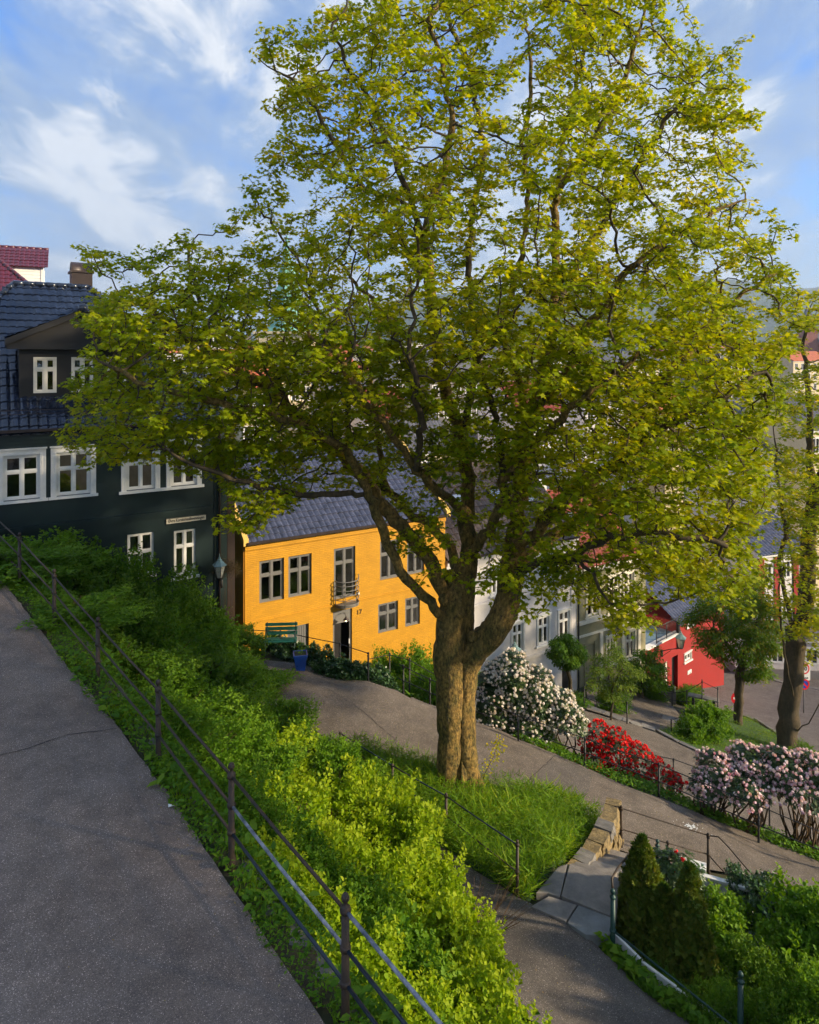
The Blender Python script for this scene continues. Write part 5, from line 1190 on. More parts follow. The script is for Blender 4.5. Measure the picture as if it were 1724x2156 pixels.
def gable_roof(fa, par, u0, u1, ez, rise, depth, m, tw=.3, tl=.36, amp=.03, over=.2, sides=True):
    pp = math.atan2(rise, depth/2); LL = math.hypot(rise, depth/2)+.2; zz = np.array([0, 0, 1.0])
    mb = MB(); tiles(mb, np.array(fa.p(0, ez-.06, over)), fa.U, -fa.N*math.cos(pp)+zz*math.sin(pp), fa.N*math.sin(pp)+zz*math.cos(pp), lambda v: (u0, u1), LL, tw, tl, amp)
    tiles(mb, np.array(fa.p(0, ez-.06, -depth-over)), fa.U, fa.N*math.cos(pp)+zz*math.sin(pp), -fa.N*math.sin(pp)+zz*math.cos(pp), lambda v: (u0, u1), LL, tw*2, tl*2, amp, nc=4)
    ridge(mb, fa.p(u0, ez+rise+.12, -depth/2), fa.p(u1, ez+rise+.12, -depth/2), .11, .4); return mb.build('roof', m, par)
wr_ = gable_roof(WA, wh, 0, uW, ezw, 3.6, 9, M_TILEBR)
pp = math.atan2(3.6, 4.5)
def skylight(fa, par, u, v, ez, pp, w=.8, h=1.2):
    V = -fa.N*math.cos(pp)+np.array([0, 0, math.sin(pp)]); Nn = fa.N*math.sin(pp)+np.array([0, 0, math.cos(pp)]); O = np.array(fa.p(u, ez-.06, .2))+V*v; q = []
    for n_ in (0, .12): q += [O+Nn*n_, O+fa.U*w+Nn*n_, O+fa.U*w+V*h+Nn*n_, O+V*h+Nn*n_]
    o = MB().hexa(q).build('skylight', M_DARKM, par); e = .07
    MB().quad(*[O+fa.U*a+V*b+Nn*.125 for a, b in ((e, e), (w-e, e), (w-e, h-e), (e, h-e))]).build('pane', mat('sky_reflecting_glass', (.35, .38, .42), .06, var=.05, coat=1, spec=1), o)
for u in (2.2, 4.6, 6.6): skylight(WA, wr_, u, 2.6, ezw, pp)
MB().tube([WA.p(uW+.02, ezw-.1, .12), WA.p(uW+.02, -18, .12)], .045, 8).build('downpipe', M_BLACK, wh)
mb = MB(); WA.box(mb, 0, uW, ezw-.12, ezw-.02, .16, .28); mb.build('gutter', M_DARKM, wh)

# ============ khaki house
KA = Fac(1220, 37.0); KA.O = np.array(WA.p(uW+.12, 0, -.1)); uK = KA.u(1359); ezk = KA.z(1226, 1192)
kh = thing('khaki_house', 'khaki plastered house with cream trim and rusty red roof, next to the red garage', 'house', KA.p(uK/2, -19))
zU0, zU1 = KA.z(1234, 1300), KA.z(1234, 1228); zL0, zL1 = KA.z(1277, 1401), KA.z(1277, 1345)
ups = [(KA.u(a), KA.u(b), zU0, zU1) for a, b in ((1236, 1260), (1282, 1304), (1314, 1334))]; los = [(KA.u(a), KA.u(b), zL0, zL1) for a, b in ((1278, 1293), (1318, 1336))]
dk = (KA.u(1233), KA.u(1251), KA.z(1240, 1443), KA.z(1233, 1360))
wall_holes(KA, 0, uK, -21, ezk, ups+los+[dk], 0, .1).build('wall', M_KHAKI, kh, uvdir=KA.U)
for i, h in enumerate(ups+los): window(KA, kh, h, M_WHITE2, cas=True, casw=.12, n=-.06, curtain=i % 2, seed=i)
mb = MB(); KA.box(mb, dk[0], dk[1], dk[2], dk[3], -.1, -.05)
for k in range(3): KA.box(mb, dk[0]+.12, dk[1]-.12, dk[2]+.15+k*.72, dk[2]+.75+k*.72, -.05, -.03)
KA.box(mb, dk[0]-.14, dk[0], dk[2], dk[3]+.14, -.02, .05); KA.box(mb, dk[1], dk[1]+.14, dk[2], dk[3]+.14, -.02, .05)
mb.build('front_door', M_KHAKI, kh)
for a, b, c in ((zU0-.3, zU0-.12, .14), (ezk-.35, ezk, .16), (zL1+.5, zL1+.62, .06)): KA.box(MB(), 0, uK, a, b, -.02, c).build('trim_band', M_WHITE2, kh)
for u in (KA.u(1262), KA.u(1308), KA.u(1342)): KA.box(MB(), u, u+.22, zL0-.6, zL1+.5, -.02, .07).build('pilaster', M_WHITE2, kh)

mb = MB(); mb.quad(KA.p(0, -21, -8), KA.p(0, -21, 0), KA.p(0, ezk, 0), KA.p(0, ezk, -8)); mb.quad(KA.p(uK, -22, 0), KA.p(uK, -22, -8), KA.p(uK, ezk, -8), KA.p(uK, ezk, 0))
for u in (0, uK): mb.add([KA.p(u, ezk, 0), KA.p(u, ezk, -8), KA.p(u, ezk+3.0, -4)], [(0, 1, 2)])
mb.build('side_wall', M_WHITE2, kh)
kr = gable_roof(KA, kh, 0, uK, ezk, 3.2, 8, M_TILER); skylight(KA, kr, 1.6, 2.2, ezk, math.atan2(3.2, 4), .7, 1.4)
mb = MB(); KA.box(mb, 0, .8, ezk+1.5, ezk+4.2, -4.2, -3.2); mb.build('chimney', M_WHITE, kr)

# ============ red garage with roof terrace, and the red house behind it
RA = Fac(1359, 41.0, 49.5); uT = RA.u(1430); uE = RA.u(1524)
rh = thing('red_house', 'red plastered house with a garage, roof terrace and railing at the foot of the slope', 'house', RA.p(uE/2, -22))
zc0 = RA.z(1358, 1370); gz = RA.z(1405, 1392)
gd = (RA.u(1378), RA.u(1405), -22.2, gz); bd = (RA.u(1414), RA.u(1427), -22.2, RA.z(1414, 1385)); sw = hol(RA, 1441, 1379, 1394, 1454); sw2 = hol(RA, 1446, 1306, 1320, 1458)
wall_holes(RA, 0, uT, -24, zc0, [gd, bd], 0, .5).build('wall', M_RED, rh, uvdir=RA.U)
ezr = RA.z(1458, 1298)
wall_holes(RA, uT, uE, -25, ezr, [sw, sw2], 0, .08).build('wall', M_RED, rh, uvdir=RA.U)
mb = MB(); RA.box(mb, gd[0], gd[1], gd[2], gd[3], -.55, -.5)
for k in range(5): RA.box(mb, gd[0], gd[1], gd[2]+.1+k*.5, gd[2]+.12+k*.5, -.5, -.48)
mb.build('garage_door', M_RED, rh)
mb = MB(); RA.box(mb, gd[1]-.2, gd[1]-.02, gd[2], gd[3], -.4, -.02); mb.build('door_jamb', M_WHITE2, rh)
mb = MB(); RA.box(mb, bd[0], bd[1], bd[2], bd[3], -.3, -.24); mb.tube([RA.p(bd[0]+.15, bd[2]+1.4, -.2), RA.p(bd[0]+.3, bd[2]+1.4, -.2)], .02, 6); mb.build('front_door', M_BLACK, rh)
for h in (sw, sw2): window(RA, rh, h, M_WHITE, n=-.05, trans=0, cas=True, casw=.08)
mb = MB(); RA.box(mb, 0, uT, zc0, zc0+.09, -.3, .12); mb.build('terrace_coping', M_WHITE, rh)
terr = mat('pale_blue_terrace', (.17, .26, .33), .7, var=.15, scale=2)
mb = MB(); RA.box(mb, 0, uT+.0, zc0-.25, zc0-.05, -5.5, -.31); mb.build('terrace_floor', terr, rh)
mb = MB()
for k in range(12): RA.box(mb, 0, uT, zc0-.05+k*.2, zc0+.145+k*.2, -5.7-.01*0, -5.55+.02*(k % 2)); 
mb.build('terrace_wall', M_GREYP if False else mat('pale_grey_boards', (.42, .40, .38), .7, var=.1), rh)
mb = MB(); RA.box(mb, 0, uT, zc0+2.35, zc0+2.5, -8, -5.3); mb.build('terrace_roof', M_DARKM, rh)
mb = MB(); mb.tube([RA.p(1.2, zc0+1.05, .02), RA.p(uT, zc0+1.05, .02)], .025, 6); mb.tube([RA.p(1.2, zc0+.16, .02), RA.p(uT, zc0+.16, .02)], .02, 6)
u = 1.2
while u < uT: mb.tube([RA.p(u, zc0+.1, .02), RA.p(u, zc0+1.05, .02)], .012, 4); u += .13
for u in (1.2, uT*.6): mb.tube([RA.p(u, zc0, .02), RA.p(u, zc0+1.1, .02)], .03, 6)
mb.build('terrace_railing', M_BLACK, rh)
mb = MB(); RA.box(mb, uT-.3, uT-.12, zc0-.9, ezr+.2, -.05, .12); mb.build('downpipe', M_BLACK, rh)
mb = MB(); mb.quad(RA.p(uT, zc0-.2, -7), RA.p(uT, zc0-.2, 0), RA.p(uT, ezr, 0), RA.p(uT, ezr, -7)); mb.quad(RA.p(uE, -25, 0), RA.p(uE, -25, -7), RA.p(uE, ezr, -7), RA.p(uE, ezr, 0)); mb.build('side_wall', M_RED, rh)
mb = MB(); RA.box(mb, RA.u(1447), RA.u(1455), RA.z(1447, 1421), RA.z(1447, 1413), .0, .03); pl = mb.build('number_plate', M_WHITE, rh)
text('11 B', pl, RA, (RA.u(1447)+RA.u(1455))/2, RA.z(1451, 1417), .12, .032, M_BLACK)
gable_roof(RA, rh, uT-.2, uE+.2, ezr, 2.4, 7, M_TILEG)
lantern('pale green lantern on a scrolled black bracket above the red garage', P(1433, 1364, 41.5), 1.15, bracket=RA.p(RA.u(1392), RA.z(1392, 1370), .05))
lantern('weathered lantern on a post rising behind the white rhododendron', P(1083, 1393, 24.0), .8, post=H(*P(1083, 1393, 24.0)[:2]))

# ------------------------------------------------------------------ shrubs on the bank below the upper path
rb = random.Random(12)
# (px, py of the visible top, depth, radius, proto, label)
bank = [
 (60, 1088, 19.5, 1.9, 'spirea', 'feathery green shrub under the leftmost white window of the green house'),
 (170, 1078, 20.0, 1.8, 'dark1', 'dark fine-leaved shrub reaching the second white window of the green house'),
 (262, 1112, 20.5, 1.7, 'dark2', 'dark loose shrub below the ledge of the green house'),
 (345, 1165, 21.3, 1.6, 'dark1', 'dark shrub hiding the lower part of the small basement window'),
 (415, 1232, 22.0, 1.5, 'spirea', 'shrub just under the white sill of the basement corner window'),
 (482, 1290, 22.8, 1.3, 'dark2', 'dark shrub at the foot of the green house corner'),
 (20, 1130, 16.6, 1.5, 'mid1', 'green shrub behind the railing at the far left edge'),
 (110, 1150, 17.0, 1.6, 'dark2', 'dark shrub behind the second railing post from the left'),
 (205, 1180, 17.4, 1.6, 'dark1', 'wide dark shrub in the shade between railing and green house'),
 (300, 1230, 18.0, 1.6, 'spirea', 'shaded shrub in the middle of the upper bank'),
 (392, 1300, 18.8, 1.5, 'dark1', 'dark green shrub sloping towards the bench path'),
 (462, 1345, 19.8, 1.4, 'mid2', 'mid green shrub left of the green bench'),
 (535, 1376, 21.0, 1.05, 'mid1', 'small leafy shrub right beside the green bench'),
 (150, 1250, 14.2, 1.3, 'mid2', 'leafy shrub behind the third railing post from the left'),
 (235, 1290, 14.8, 1.4, 'dark2', 'dark shrub below the third railing post'),
 (330, 1350, 15.5, 1.4, 'mid1', 'rounded green shrub in the centre of the bank'),
 (425, 1400, 16.4, 1.35, 'mid2', 'green shrub with small round leaves below the bench path'),
 (515, 1430, 17.6, 1.2, 'mid1', 'bushy shrub at the left end of the middle path'),
 (600, 1440, 18.9, .95, 'mid2', 'shrub bulging over the asphalt below the blue pot'),
 (300, 1420, 11.8, 1.05, 'mid1', 'leafy shrub pressed against the railing near the fourth post'),
 (395, 1440, 13.2, 1.2, 'mid2', 'green shrub behind the fourth railing post'),
 (490, 1480, 14.2, 1.25, 'mid1', 'large green shrub halfway down the bank'),
 (575, 1500, 15.4, 1.2, 'lime2', 'yellow green shrub left of the lower railing start'),
 (655, 1490, 16.9, 1.0, 'mid2', 'shrub standing at the fork of the two paths'),
 (430, 1560, 9.6, .85, 'mid2', 'green shrub filling the gap under the fifth railing post'),
 (520, 1580, 10.8, .9, 'mid2', 'small leaved green shrub beside the fifth railing post'),
 (600, 1590, 12.0, 1.0, 'lime2', 'bright lime shrub in the middle of the bank'),
 (690, 1600, 13.3, .95, 'lime1', 'sunlit lime shrub above the narrow lower path'),
 (770, 1640, 13.6, .9, 'lime2', 'loose lime shrub with bare twigs in front of the grass'),
 (560, 1720, 8.3, .72, 'lime2', 'yellow green shrub right behind the peeling rail'),
 (650, 1690, 9.6, .95, 'mid1', 'mid green shrub rising over the peeling rail'),
 (745, 1705, 10.6, .95, 'lime2', 'glowing lime shrub in the centre foreground'),
 (835, 1720, 11.6, .9, 'lime1', 'lime shrub bordering the lower path left of the last grass railing post'),
 (720, 1850, 7.7, .62, 'lime1', 'low lime shrub to the right of the nearest railing post'),
 (810, 1850, 8.8, .7, 'big1', 'broad leaved green shrub right of the nearest railing post'),
 (905, 1850, 9.9, .82, 'lime1', 'lime shrub leaning over the lower path asphalt'),
 (860, 1990, 7.5, .62, 'lime2', 'bright shrub above the white peeling rail'),
 (960, 1975, 8.5, .75, 'lime1', 'bright leafy shrub at the bottom centre beside the path'),
 (960, 2095, 6.8, .5, 'mid1', 'green shrub at the bottom edge near the rails'),
 (1075, 2085, 7.6, .62, 'lime2', 'outermost lime shrub reaching over the path at the bottom edge'),
 (703, 1508, 15.8, 1.0, 'mid1', 'shrub crowding over the start of the grass railing'),
 (775, 1568, 14.3, .95, 'lime2', 'lime shrub hiding the left part of the grass railing'),
 (838, 1612, 12.9, .85, 'lime1', 'bright shrub standing before the middle of the grass railing'),
 (905, 1735, 11.6, .75, 'lime2', 'lime shrub with long shoots left of the last grass railing post'),
 (985, 1870, 9.9, .6, 'lime1', 'small lime shrub hanging over the lower path beside the bare twigs'),
 (1160, 2180, 7.2, .6, 'lime1', 'lime shrub cut by the bottom edge of the picture'),
]
for px, py, d, r_, pk, lab in bank:
    c = P(px, py, d); g = H(c[0], c[1]); h = max(.6, c[2]-g)
    put_shrub(pk, lab, (c[0], c[1], g-.05), (r_, r_*1.0, h/1.5), rb.uniform(0, 6.2), 'shrubs covering the bank below the upper path')
# hedge of dry climbing twigs between green and yellow house
c = P(478, 1255, 24.6); put_shrub('dry1', 'brownish dry climber tangled between the green house and the yellow house', (c[0], c[1], H(c[0], c[1])), (.55, .6, 3.0), 1.0)
# garden at the lower right
gard = [(1500, 1860, 13.6, .75, 'big1', 'broad leaved green bush behind the white garden boards'), (1590, 1835, 14.4, .7, 'ivy1', 'dark ivy bush spilling over the path edge on the right'),
        (1660, 1870, 13.6, .9, 'ivy1', 'dark glossy ivy mound near the right edge'), (1560, 1960, 12.2, .8, 'big1', 'bright leafy bush in the middle of the small garden'),
        (1480, 2010, 11.8, .7, 'mid2', 'low green bush in front of the thujas'), (1650, 2010, 11.4, .95, 'dark1', 'dark feathery bush at the right edge of the garden'),
        (1720, 1850, 11.0, .75, 'big1', 'tall leafy shrub entering from the right edge'), (1560, 2075, 10.7, .6, 'mid1', 'small leaved bush beside the green railing'),
        (1660, 2105, 10.0, .75, 'dark2', 'dark bush in the bottom right corner'), (1430, 1900, 13.4, .6, 'rhod', ''), (1740, 2020, 10, .7, 'mid1', 'green bush cut off by the right edge of the garden'),
        (1450, 2095, 11.0, .45, 'dark2', 'low dark ground shrub under the thujas'), (1690, 1960, 12.4, .8, 'ivy1', 'ivy covered hump in the right of the garden'), (1395, 2010, 11.9, .4, 'mid2', 'small green shrub at the foot of the thujas')]
for px, py, d, r_, pk, lab in gard:
    if pk == 'rhod': continue
    c = P(px, py, d); g = H(c[0], c[1]); h = max(.5, c[2]-g)
    put_shrub(pk, lab, (c[0], c[1], g-.05), (r_, r_, h/1.2), rb.uniform(0, 6.2), 'bushes of the small garden')
# by the houses
for px, py, d, rx, pk, lab in ((860, 1345, 25.5, 1.45, 'spirea', 'round green shrub in front of the lower windows of the yellow house'), (800, 1372, 25.2, .8, 'mid1', 'smaller green shrub beside the front door of the yellow house'),
        (900, 1400, 23.2, 1.0, 'mid2', 'green shrub behind the maple trunk, left side'), (1000, 1410, 26, 1.3, 'dark1', 'dark shrub between trunk fork and white house'),
        (1372, 1442, 37.5, .8, 'mid1', 'dense green shrub in front of the red garage door'), (1290, 1440, 33, .8, 'spirea', 'low green shrub under the khaki house windows'),
        (1490, 1470, 30.6, .95, 'big1', 'loose glossy shrub on the lower lawn'), (1458, 1500, 29.8, .7, 'big1', 'spreading lower half of the shrub group on the lower lawn'), (1445, 1440, 38, .7, 'mid2', 'green plants beside the concrete planter'),
        (1140, 1535, 20.7, .55, 'spirea', 'bright green low shrub at the foot of the white rhododendron'), (1160, 1560, 20.5, .45, 'mid2', 'low leafy clump under the railing by the white rhododendron'),
        (1700, 1560, 31, .8, 'mid1', 'green shoots around the base of the leaning trunk')):
    c = P(px, py, d); g = H(c[0], c[1]); h = max(.4, c[2]-g)
    put_shrub(pk, lab, (c[0], c[1], g-.05), (rx, rx, h/1.2), rb.uniform(0, 6.2))

# ivy hedge along the path edge by the bench
ivy_l = [(1.0, 612, 1352, 23.3, .5), (1, 655, 1356, 22.9, .42), (1, 690, 1366, 22.4, .5), (1, 728, 1382, 22.1, .48), (1, 765, 1400, 22.1, .45), (1, 800, 1402, 22.3, .5), (1, 580, 1335, 24.2, .5)]
pts_ = []
hd = thing('ivy_hedge', 'low glossy ivy hedge hanging over the path edge between bench and landing', 'hedge', G(690, 1395))
M_ = []
for i, (s, px, py, d, r_) in enumerate(ivy_l):
    c = P(px, py, d); g = H(c[0], c[1]); pt, N, T, S, rn, o = shrub_data((r_, r_, max(.35, c[2]-g)/1.2), 420, .18, 8, .10, 40+i, core=.7); M_.append((pt+np.array([c[0], c[1], g]), N, T, S, rn))
me = leaf_mesh('foliage', np.concatenate([m[0] for m in M_])-ORI[hd.name], *[np.concatenate([m[k] for m in M_]) for k in (1, 2)], np.concatenate([m[3] for m in M_]), IVY, np.concatenate([m[4] for m in M_]))
link_mesh('foliage', me, LM['ivy'], hd)

# ------------------------------------------------------------------ flowering bushes
def flowering(label, lobes, leafm, flm, nfl, fl_r, leaf=.13, stems=0, seed=1, name='rhododendron', per=9, flat=False, nro=260, lbl='flowering shrub', only_top=.1, petals=9):
    r = np.random.default_rng(seed); c0 = P(*lobes[0][:3]); base = np.array([c0[0], c0[1], H(c0[0], c0[1])])
    t = thing(name, label, lbl, base); Ps = []; fl = []
    tot = sum(l[3]*l[4] for l in lobes); mb = MB()
    for px, py, d, rx, rz in lobes:
        c = P(px, py, d); k = int(nro*rx*rz/.8*2.2); dd = nrmz(r.normal(size=(k, 3))); dd[:, 2] = np.where(dd[:, 2] < -.35, -dd[:, 2], dd[:, 2])
        lump = 1+.14*np.sin(dd[:, 0]*5+seed)+.1*np.sin(dd[:, 2]*8+dd[:, 1]*5)
        q = c+dd*(.62+.38*r.random((k, 1))**.5)*lump[:, None]*np.array([rx, rx*.9, rz])
        a = r.random((k, per))*6.28; out_ = nrmz(dd*.7+np.array([0, 0, .6]))
        e1 = nrmz(np.cross(out_, np.array([.3, .2, 1.0]))); e2 = np.cross(out_, e1)
        T = (np.cos(a)[..., None]*e1[:, None]+np.sin(a)[..., None]*e2[:, None])+out_[:, None]*.25
        N = out_[:, None]-T*.15+r.normal(size=T.shape)*.1
        pt = q[:, None]+T*.01
        Ps.append((pt.reshape(-1, 3), N.reshape(-1, 3), T.reshape(-1, 3), np.repeat(leaf*(.7+.5*r.random(k)), per), np.clip(np.repeat(r.random(k)*.6, per)+.4*r.random(k*per), 0, 1)))
        m = int(nfl*rx*rz/tot); dd = nrmz(r.normal(size=(m*3, 3))+np.array([0, -.35, .45])); dd = dd[dd[:, 2] > -only_top*3][:m]
        lump = 1+.14*np.sin(dd[:, 0]*5+seed)+.1*np.sin(dd[:, 2]*8+dd[:, 1]*5)
        fl.append(c+dd*(1.02+.05*r.random((len(dd), 1)))*lump[:, None]*np.array([rx, rx*.9, rz]))
        for k in range(stems):
            an_ = r.uniform(0, 6.28); e = c+np.array([rx*.6*math.cos(an_), rx*.5*math.sin(an_), -rz*.1]); gx = c[0]+r.normal()*rx*.22; gy = c[1]+r.normal()*rx*.2
            s = np.array([gx, gy, H(gx, gy)-.05]); mid = s*.5+e*.5+r.normal(size=3)*.1; mid2 = s*.75+e*.25+r.normal(size=3)*.08
            mb.tube([s, mid2, mid, e], [.03, .026, .02, .01], 5, cap=False)
    me = leaf_mesh('foliage', np.concatenate([p[0] for p in Ps])-base, np.concatenate([p[1] for p in Ps]), np.concatenate([p[2] for p in Ps]), np.concatenate([p[3] for p in Ps]), LANCE, np.concatenate([p[4] for p in Ps]))
    link_mesh('foliage', me, leafm, t)
    if stems: mb.build('stems', M_TWIG, t)
    fl = np.concatenate(fl); m = len(fl); k = petals
    fs_z = (.45+.75*r.random((m, 1, 1))); o = nrmz(r.normal(size=(m, k, 3))+np.array([0, 0, .35])); pt = fl[:, None]+o*fl_r*.75*fs_z*(.6+.6*r.random((m, k, 1))); N = o+r.normal(size=o.shape)*.15
    rn = np.clip(np.repeat(r.random(m), k)*.5+.3+.35*o[..., 2].ravel()+.2*(r.random(m*k)-.5), 0, 1)
    T = np.cross(o, r.normal(size=o.shape)); T = nrmz(T); PET = ([(0, -.5, -.1), (.42, -.15, 0), (.3, .45, -.05), (-.3, .45, -.05), (-.42, -.15, 0)], [(0, 1, 2, 3, 4)])
    me = leaf_mesh('blossom', pt.reshape(-1, 3)-base, N.reshape(-1, 3), T.reshape(-1, 3), fl_r*1.15, PET, rn); link_mesh('blossom', me, flm, t)
    return t
flowering('tall rhododendron covered in white blossom behind the maple trunk', [(1070, 1450, 22.0, 1.0, 1.0), (1035, 1500, 21.7, .85, .9), (1120, 1475, 21.8, 1.1, .85), (1175, 1505, 21.3, .85, .62), (1205, 1525, 21.0, .5, .5), (1100, 1530, 21.4, 1.1, .55)],
          LM['rhodo'], LM['white_fl'], 1500, .055, .13, 3, 51, only_top=.14)
flowering('bright red azalea between the middle path railing and the lane', [(1262, 1570, 20.9, .58, .60), (1300, 1582, 20.7, .62, .55), (1345, 1606, 20.4, .58, .46), (1395, 1640, 20.0, .48, .36), (1420, 1652, 19.8, .3, .24), (1250, 1610, 20.6, .5, .45), (1310, 1640, 20.2, .6, .35)],
          LM['rhodo'], LM['red_fl'], 760, .055, .07, 5, 52, 'azalea', per=8, nro=330, only_top=.1, petals=7)
flowering('big rhododendron with pale pink blossom on bare crooked stems at the right edge', [(1520, 1632, 18.9, .78, .48), (1485, 1662, 18.6, .45, .36), (1590, 1618, 18.9, .85, .48), (1660, 1628, 18.5, .85, .5), (1725, 1638, 18.2, .8, .5), (1570, 1660, 18.3, .8, .34), (1690, 1668, 18.0, .8, .34)],
          LM['rhodo'], LM['pink_fl'], 1250, .056, .14, 9, 53, only_top=.08)
flowering('dark rhododendron with a few magenta buds behind the thujas', [(1425, 1850, 13.9, .5, .5), (1395, 1835, 14.2, .4, .4)], LM['rhodo'], LM['red_fl'], 9, .05, .12, 2, 54)
# thujas
def thuja(label, px, pt_, pb, d, w, seed):
    c = P(px, pb, d); g = H(c[0], c[1])-.1; top = P(px, pt_, d)[2]; h = top-g; r = np.random.default_rng(seed)
    base = np.array([c[0], c[1], g]); t = thing('thuja', label, 'conifer', base, 'thujas behind the green railing')
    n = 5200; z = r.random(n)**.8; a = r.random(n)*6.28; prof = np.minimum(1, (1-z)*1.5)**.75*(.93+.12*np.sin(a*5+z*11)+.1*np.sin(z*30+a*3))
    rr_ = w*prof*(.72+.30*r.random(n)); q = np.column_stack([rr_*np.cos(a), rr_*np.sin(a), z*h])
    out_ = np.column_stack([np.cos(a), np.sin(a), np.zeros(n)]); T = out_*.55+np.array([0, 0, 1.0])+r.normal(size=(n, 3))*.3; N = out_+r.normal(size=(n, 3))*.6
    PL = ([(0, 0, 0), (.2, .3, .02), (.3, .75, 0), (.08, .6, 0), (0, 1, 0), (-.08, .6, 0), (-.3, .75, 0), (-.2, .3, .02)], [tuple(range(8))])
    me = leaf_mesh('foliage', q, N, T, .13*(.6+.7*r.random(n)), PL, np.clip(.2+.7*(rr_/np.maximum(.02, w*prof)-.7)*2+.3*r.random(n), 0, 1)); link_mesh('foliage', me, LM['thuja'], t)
    mb = MB(); mb.tube([base, base+[0, 0, h*.9]], [.05, .01], 6); mb.build('trunk', M_TWIG, t)
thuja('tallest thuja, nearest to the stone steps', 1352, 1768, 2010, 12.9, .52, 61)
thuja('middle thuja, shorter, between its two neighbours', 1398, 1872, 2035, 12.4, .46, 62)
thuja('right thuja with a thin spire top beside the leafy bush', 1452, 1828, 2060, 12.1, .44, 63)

# ------------------------------------------------------------------ grass, weeds
def blades(name, poly, n, size, shape, lm, seed, zf=None, lean=.35, clump=0.0, avoid=None):
    r = np.random.default_rng(seed); poly = [(float(p[0]), float(p[1])) for p in poly]
    xs = [p[0] for p in poly]; ys = [p[1] for p in poly]; k = int(n*4)
    pa = abs(sum(a[0]*b[1]-b[0]*a[1] for a, b in zip(poly, poly[1:]+poly[:1])))/2; k = int(n*2.2*(max(xs)-min(xs))*(max(ys)-min(ys))/max(pa, .1))
    X = r.uniform(min(xs), max(xs), k); Y = r.uniform(min(ys), max(ys), k)
    ok = inside(poly, X, Y)
    if clump: ok &= (np.sin(X*3.1+seed)*np.sin(Y*2.7)+np.sin(X*7.3)*np.sin(Y*8.1+seed)*.6+r.normal(size=k)*.4) > clump-1
    X, Y = X[ok][:n], Y[ok][:n]; m = len(X); Z = (zf(X, Y) if zf else Hs(X, Y))+.02
    T = nrmz(np.column_stack([r.normal(size=m)*lean, r.normal(size=m)*lean, np.ones(m)])); N = r.normal(size=(m, 3)); N[:, 2] *= .3
    if shape is not BLADE: N = np.column_stack([r.normal(size=(m, 2))*.5, np.ones(m)]); T = np.column_stack([r.normal(size=(m, 2)), r.random(m)*.8]); Z = Z+r.random(m)**1.5*size*2.2
    tall = 1+.45*np.sin(X*1.9+1)*np.sin(Y*2.3)
    me = leaf_mesh(name, np.column_stack([X, Y, Z]), N, T, size*tall*(.5+.8*r.random(m)), shape, np.clip(r.random(m)*.7+.2*tall-.05, 0, 1))
    return link_mesh(name, me, lm, None, (0, 0, 0), None, 'stuff')
gp = [(a, b) for a, b in gr_poly]
blades('grass', gp, 34000, .22, ([(-.035, 0, 0), (.035, 0, 0), (.024, .6, .05), (0, 1, .25), (-.024, .6, .05)], [(0, 1, 2, 4), (4, 2, 3)]), LM['grass'], 71)
blades('grass', lawn_poly, 26000, .11, ([(-.06, 0, 0), (.06, 0, 0), (0, 1, .2)], [(0, 1, 2)]), LM['grass'], 72)
# weeds between upper path and railing
wl = [fs(s, -.02) for s in np.arange(16, -6, -1.5)]
wp = [(fs(17, -.55)[0], fs(17, -.55)[1])]+[(e[0]-.03+.10*math.sin(i*1.7), e[1]+.02) for i, e in enumerate(UPE)]+[fs(-4, -.8), fs(-5, -.1)]+[fs(s, .42) for s in np.arange(-5, 17, 1.0)]
wz_ = lambda X, Y: FZ((X-FP[0])*FD[0]+(Y-FP[1])*FD[1])-.02-.12*np.clip(((X-FP[0])*FN[0]+(Y-FP[1])*FN[1])/.2, 0, 1)
blades('weeds', wp, 22000, .055, OVAL, LM['mid'], 73, clump=.1, zf=wz_)
blades('weeds', wp, 9000, .12, BLADE, LM['grass'], 74, clump=.3, zf=wz_)
blades('weeds', wp, 2200, .11, OVAL, LM['dark'], 79, clump=.4, zf=wz_)
# weeds on the bank behind the railing (ground cover under the shrubs)
bp_ = [fs(s, .25) for s in np.arange(-4, 16, 1.0)]+[(-4.2, 19.5), (-3.6, 17.8), (-3.5, 16.3), (-1.7, 14.4), (-.3, 12.7), (.8, 11.4), (2.7, 9.5), (4.6, 7.5), (7.5, 4)]
blades('undergrowth', bp_, 26000, .10, OVAL, LM['mid'], 75)
ff = far_edge[2:-1]
strip = [tuple(p) for p in ff]+[(p[0]+.45, p[1]+.95) for p in ff[::-1]]
blades('weeds', strip[5:-5], 9000, .09, OVAL, LM['mid'], 76, clump=.1)
off = [(p[0]+.3, p[1]+.7) for p in ff]+[(p[0]+1.2, p[1]+3.2) for p in ff[::-1]]
blades('undergrowth', off, 16000, .11, OVAL, LM['dark'], 77)
gpoly = [(4.5, 15.2), (4.6, 13.4), (3.75, 12.0), (5.3, 10.2), (7.5, 8), (14, 5), (16, 12), (12, 13.2), (8.6, 15.3), (7, 15.7)]
blades('undergrowth', gpoly, 26000, .10, OVAL, LM['mid'], 78)
gl = [(3.35, 12.1), (3.75, 12.0), (5.2, 10.3), (6.6, 8.7), (6.3, 8.4), (4.85, 10.05)]
blades('weeds', gl, 2600, .11, IVY, LM['mid'], 80)
yp = [(-6.3, 26.6), (-4.5, 24.6), (-1, 24.2), (3, 23.6), (5, 26), (8.5, 31.5), (9, 35.5), (2, 31), (-3, 28)]
blades('undergrowth', yp, 16000, .13, OVAL, LM['dark'], 81)
blades('weeds', edge([(1440, 1448), (1475, 1446), (1480, 1480), (1470, 1496), (1430, 1480)]), 2600, .16, OVAL, LM['mid'], 82)

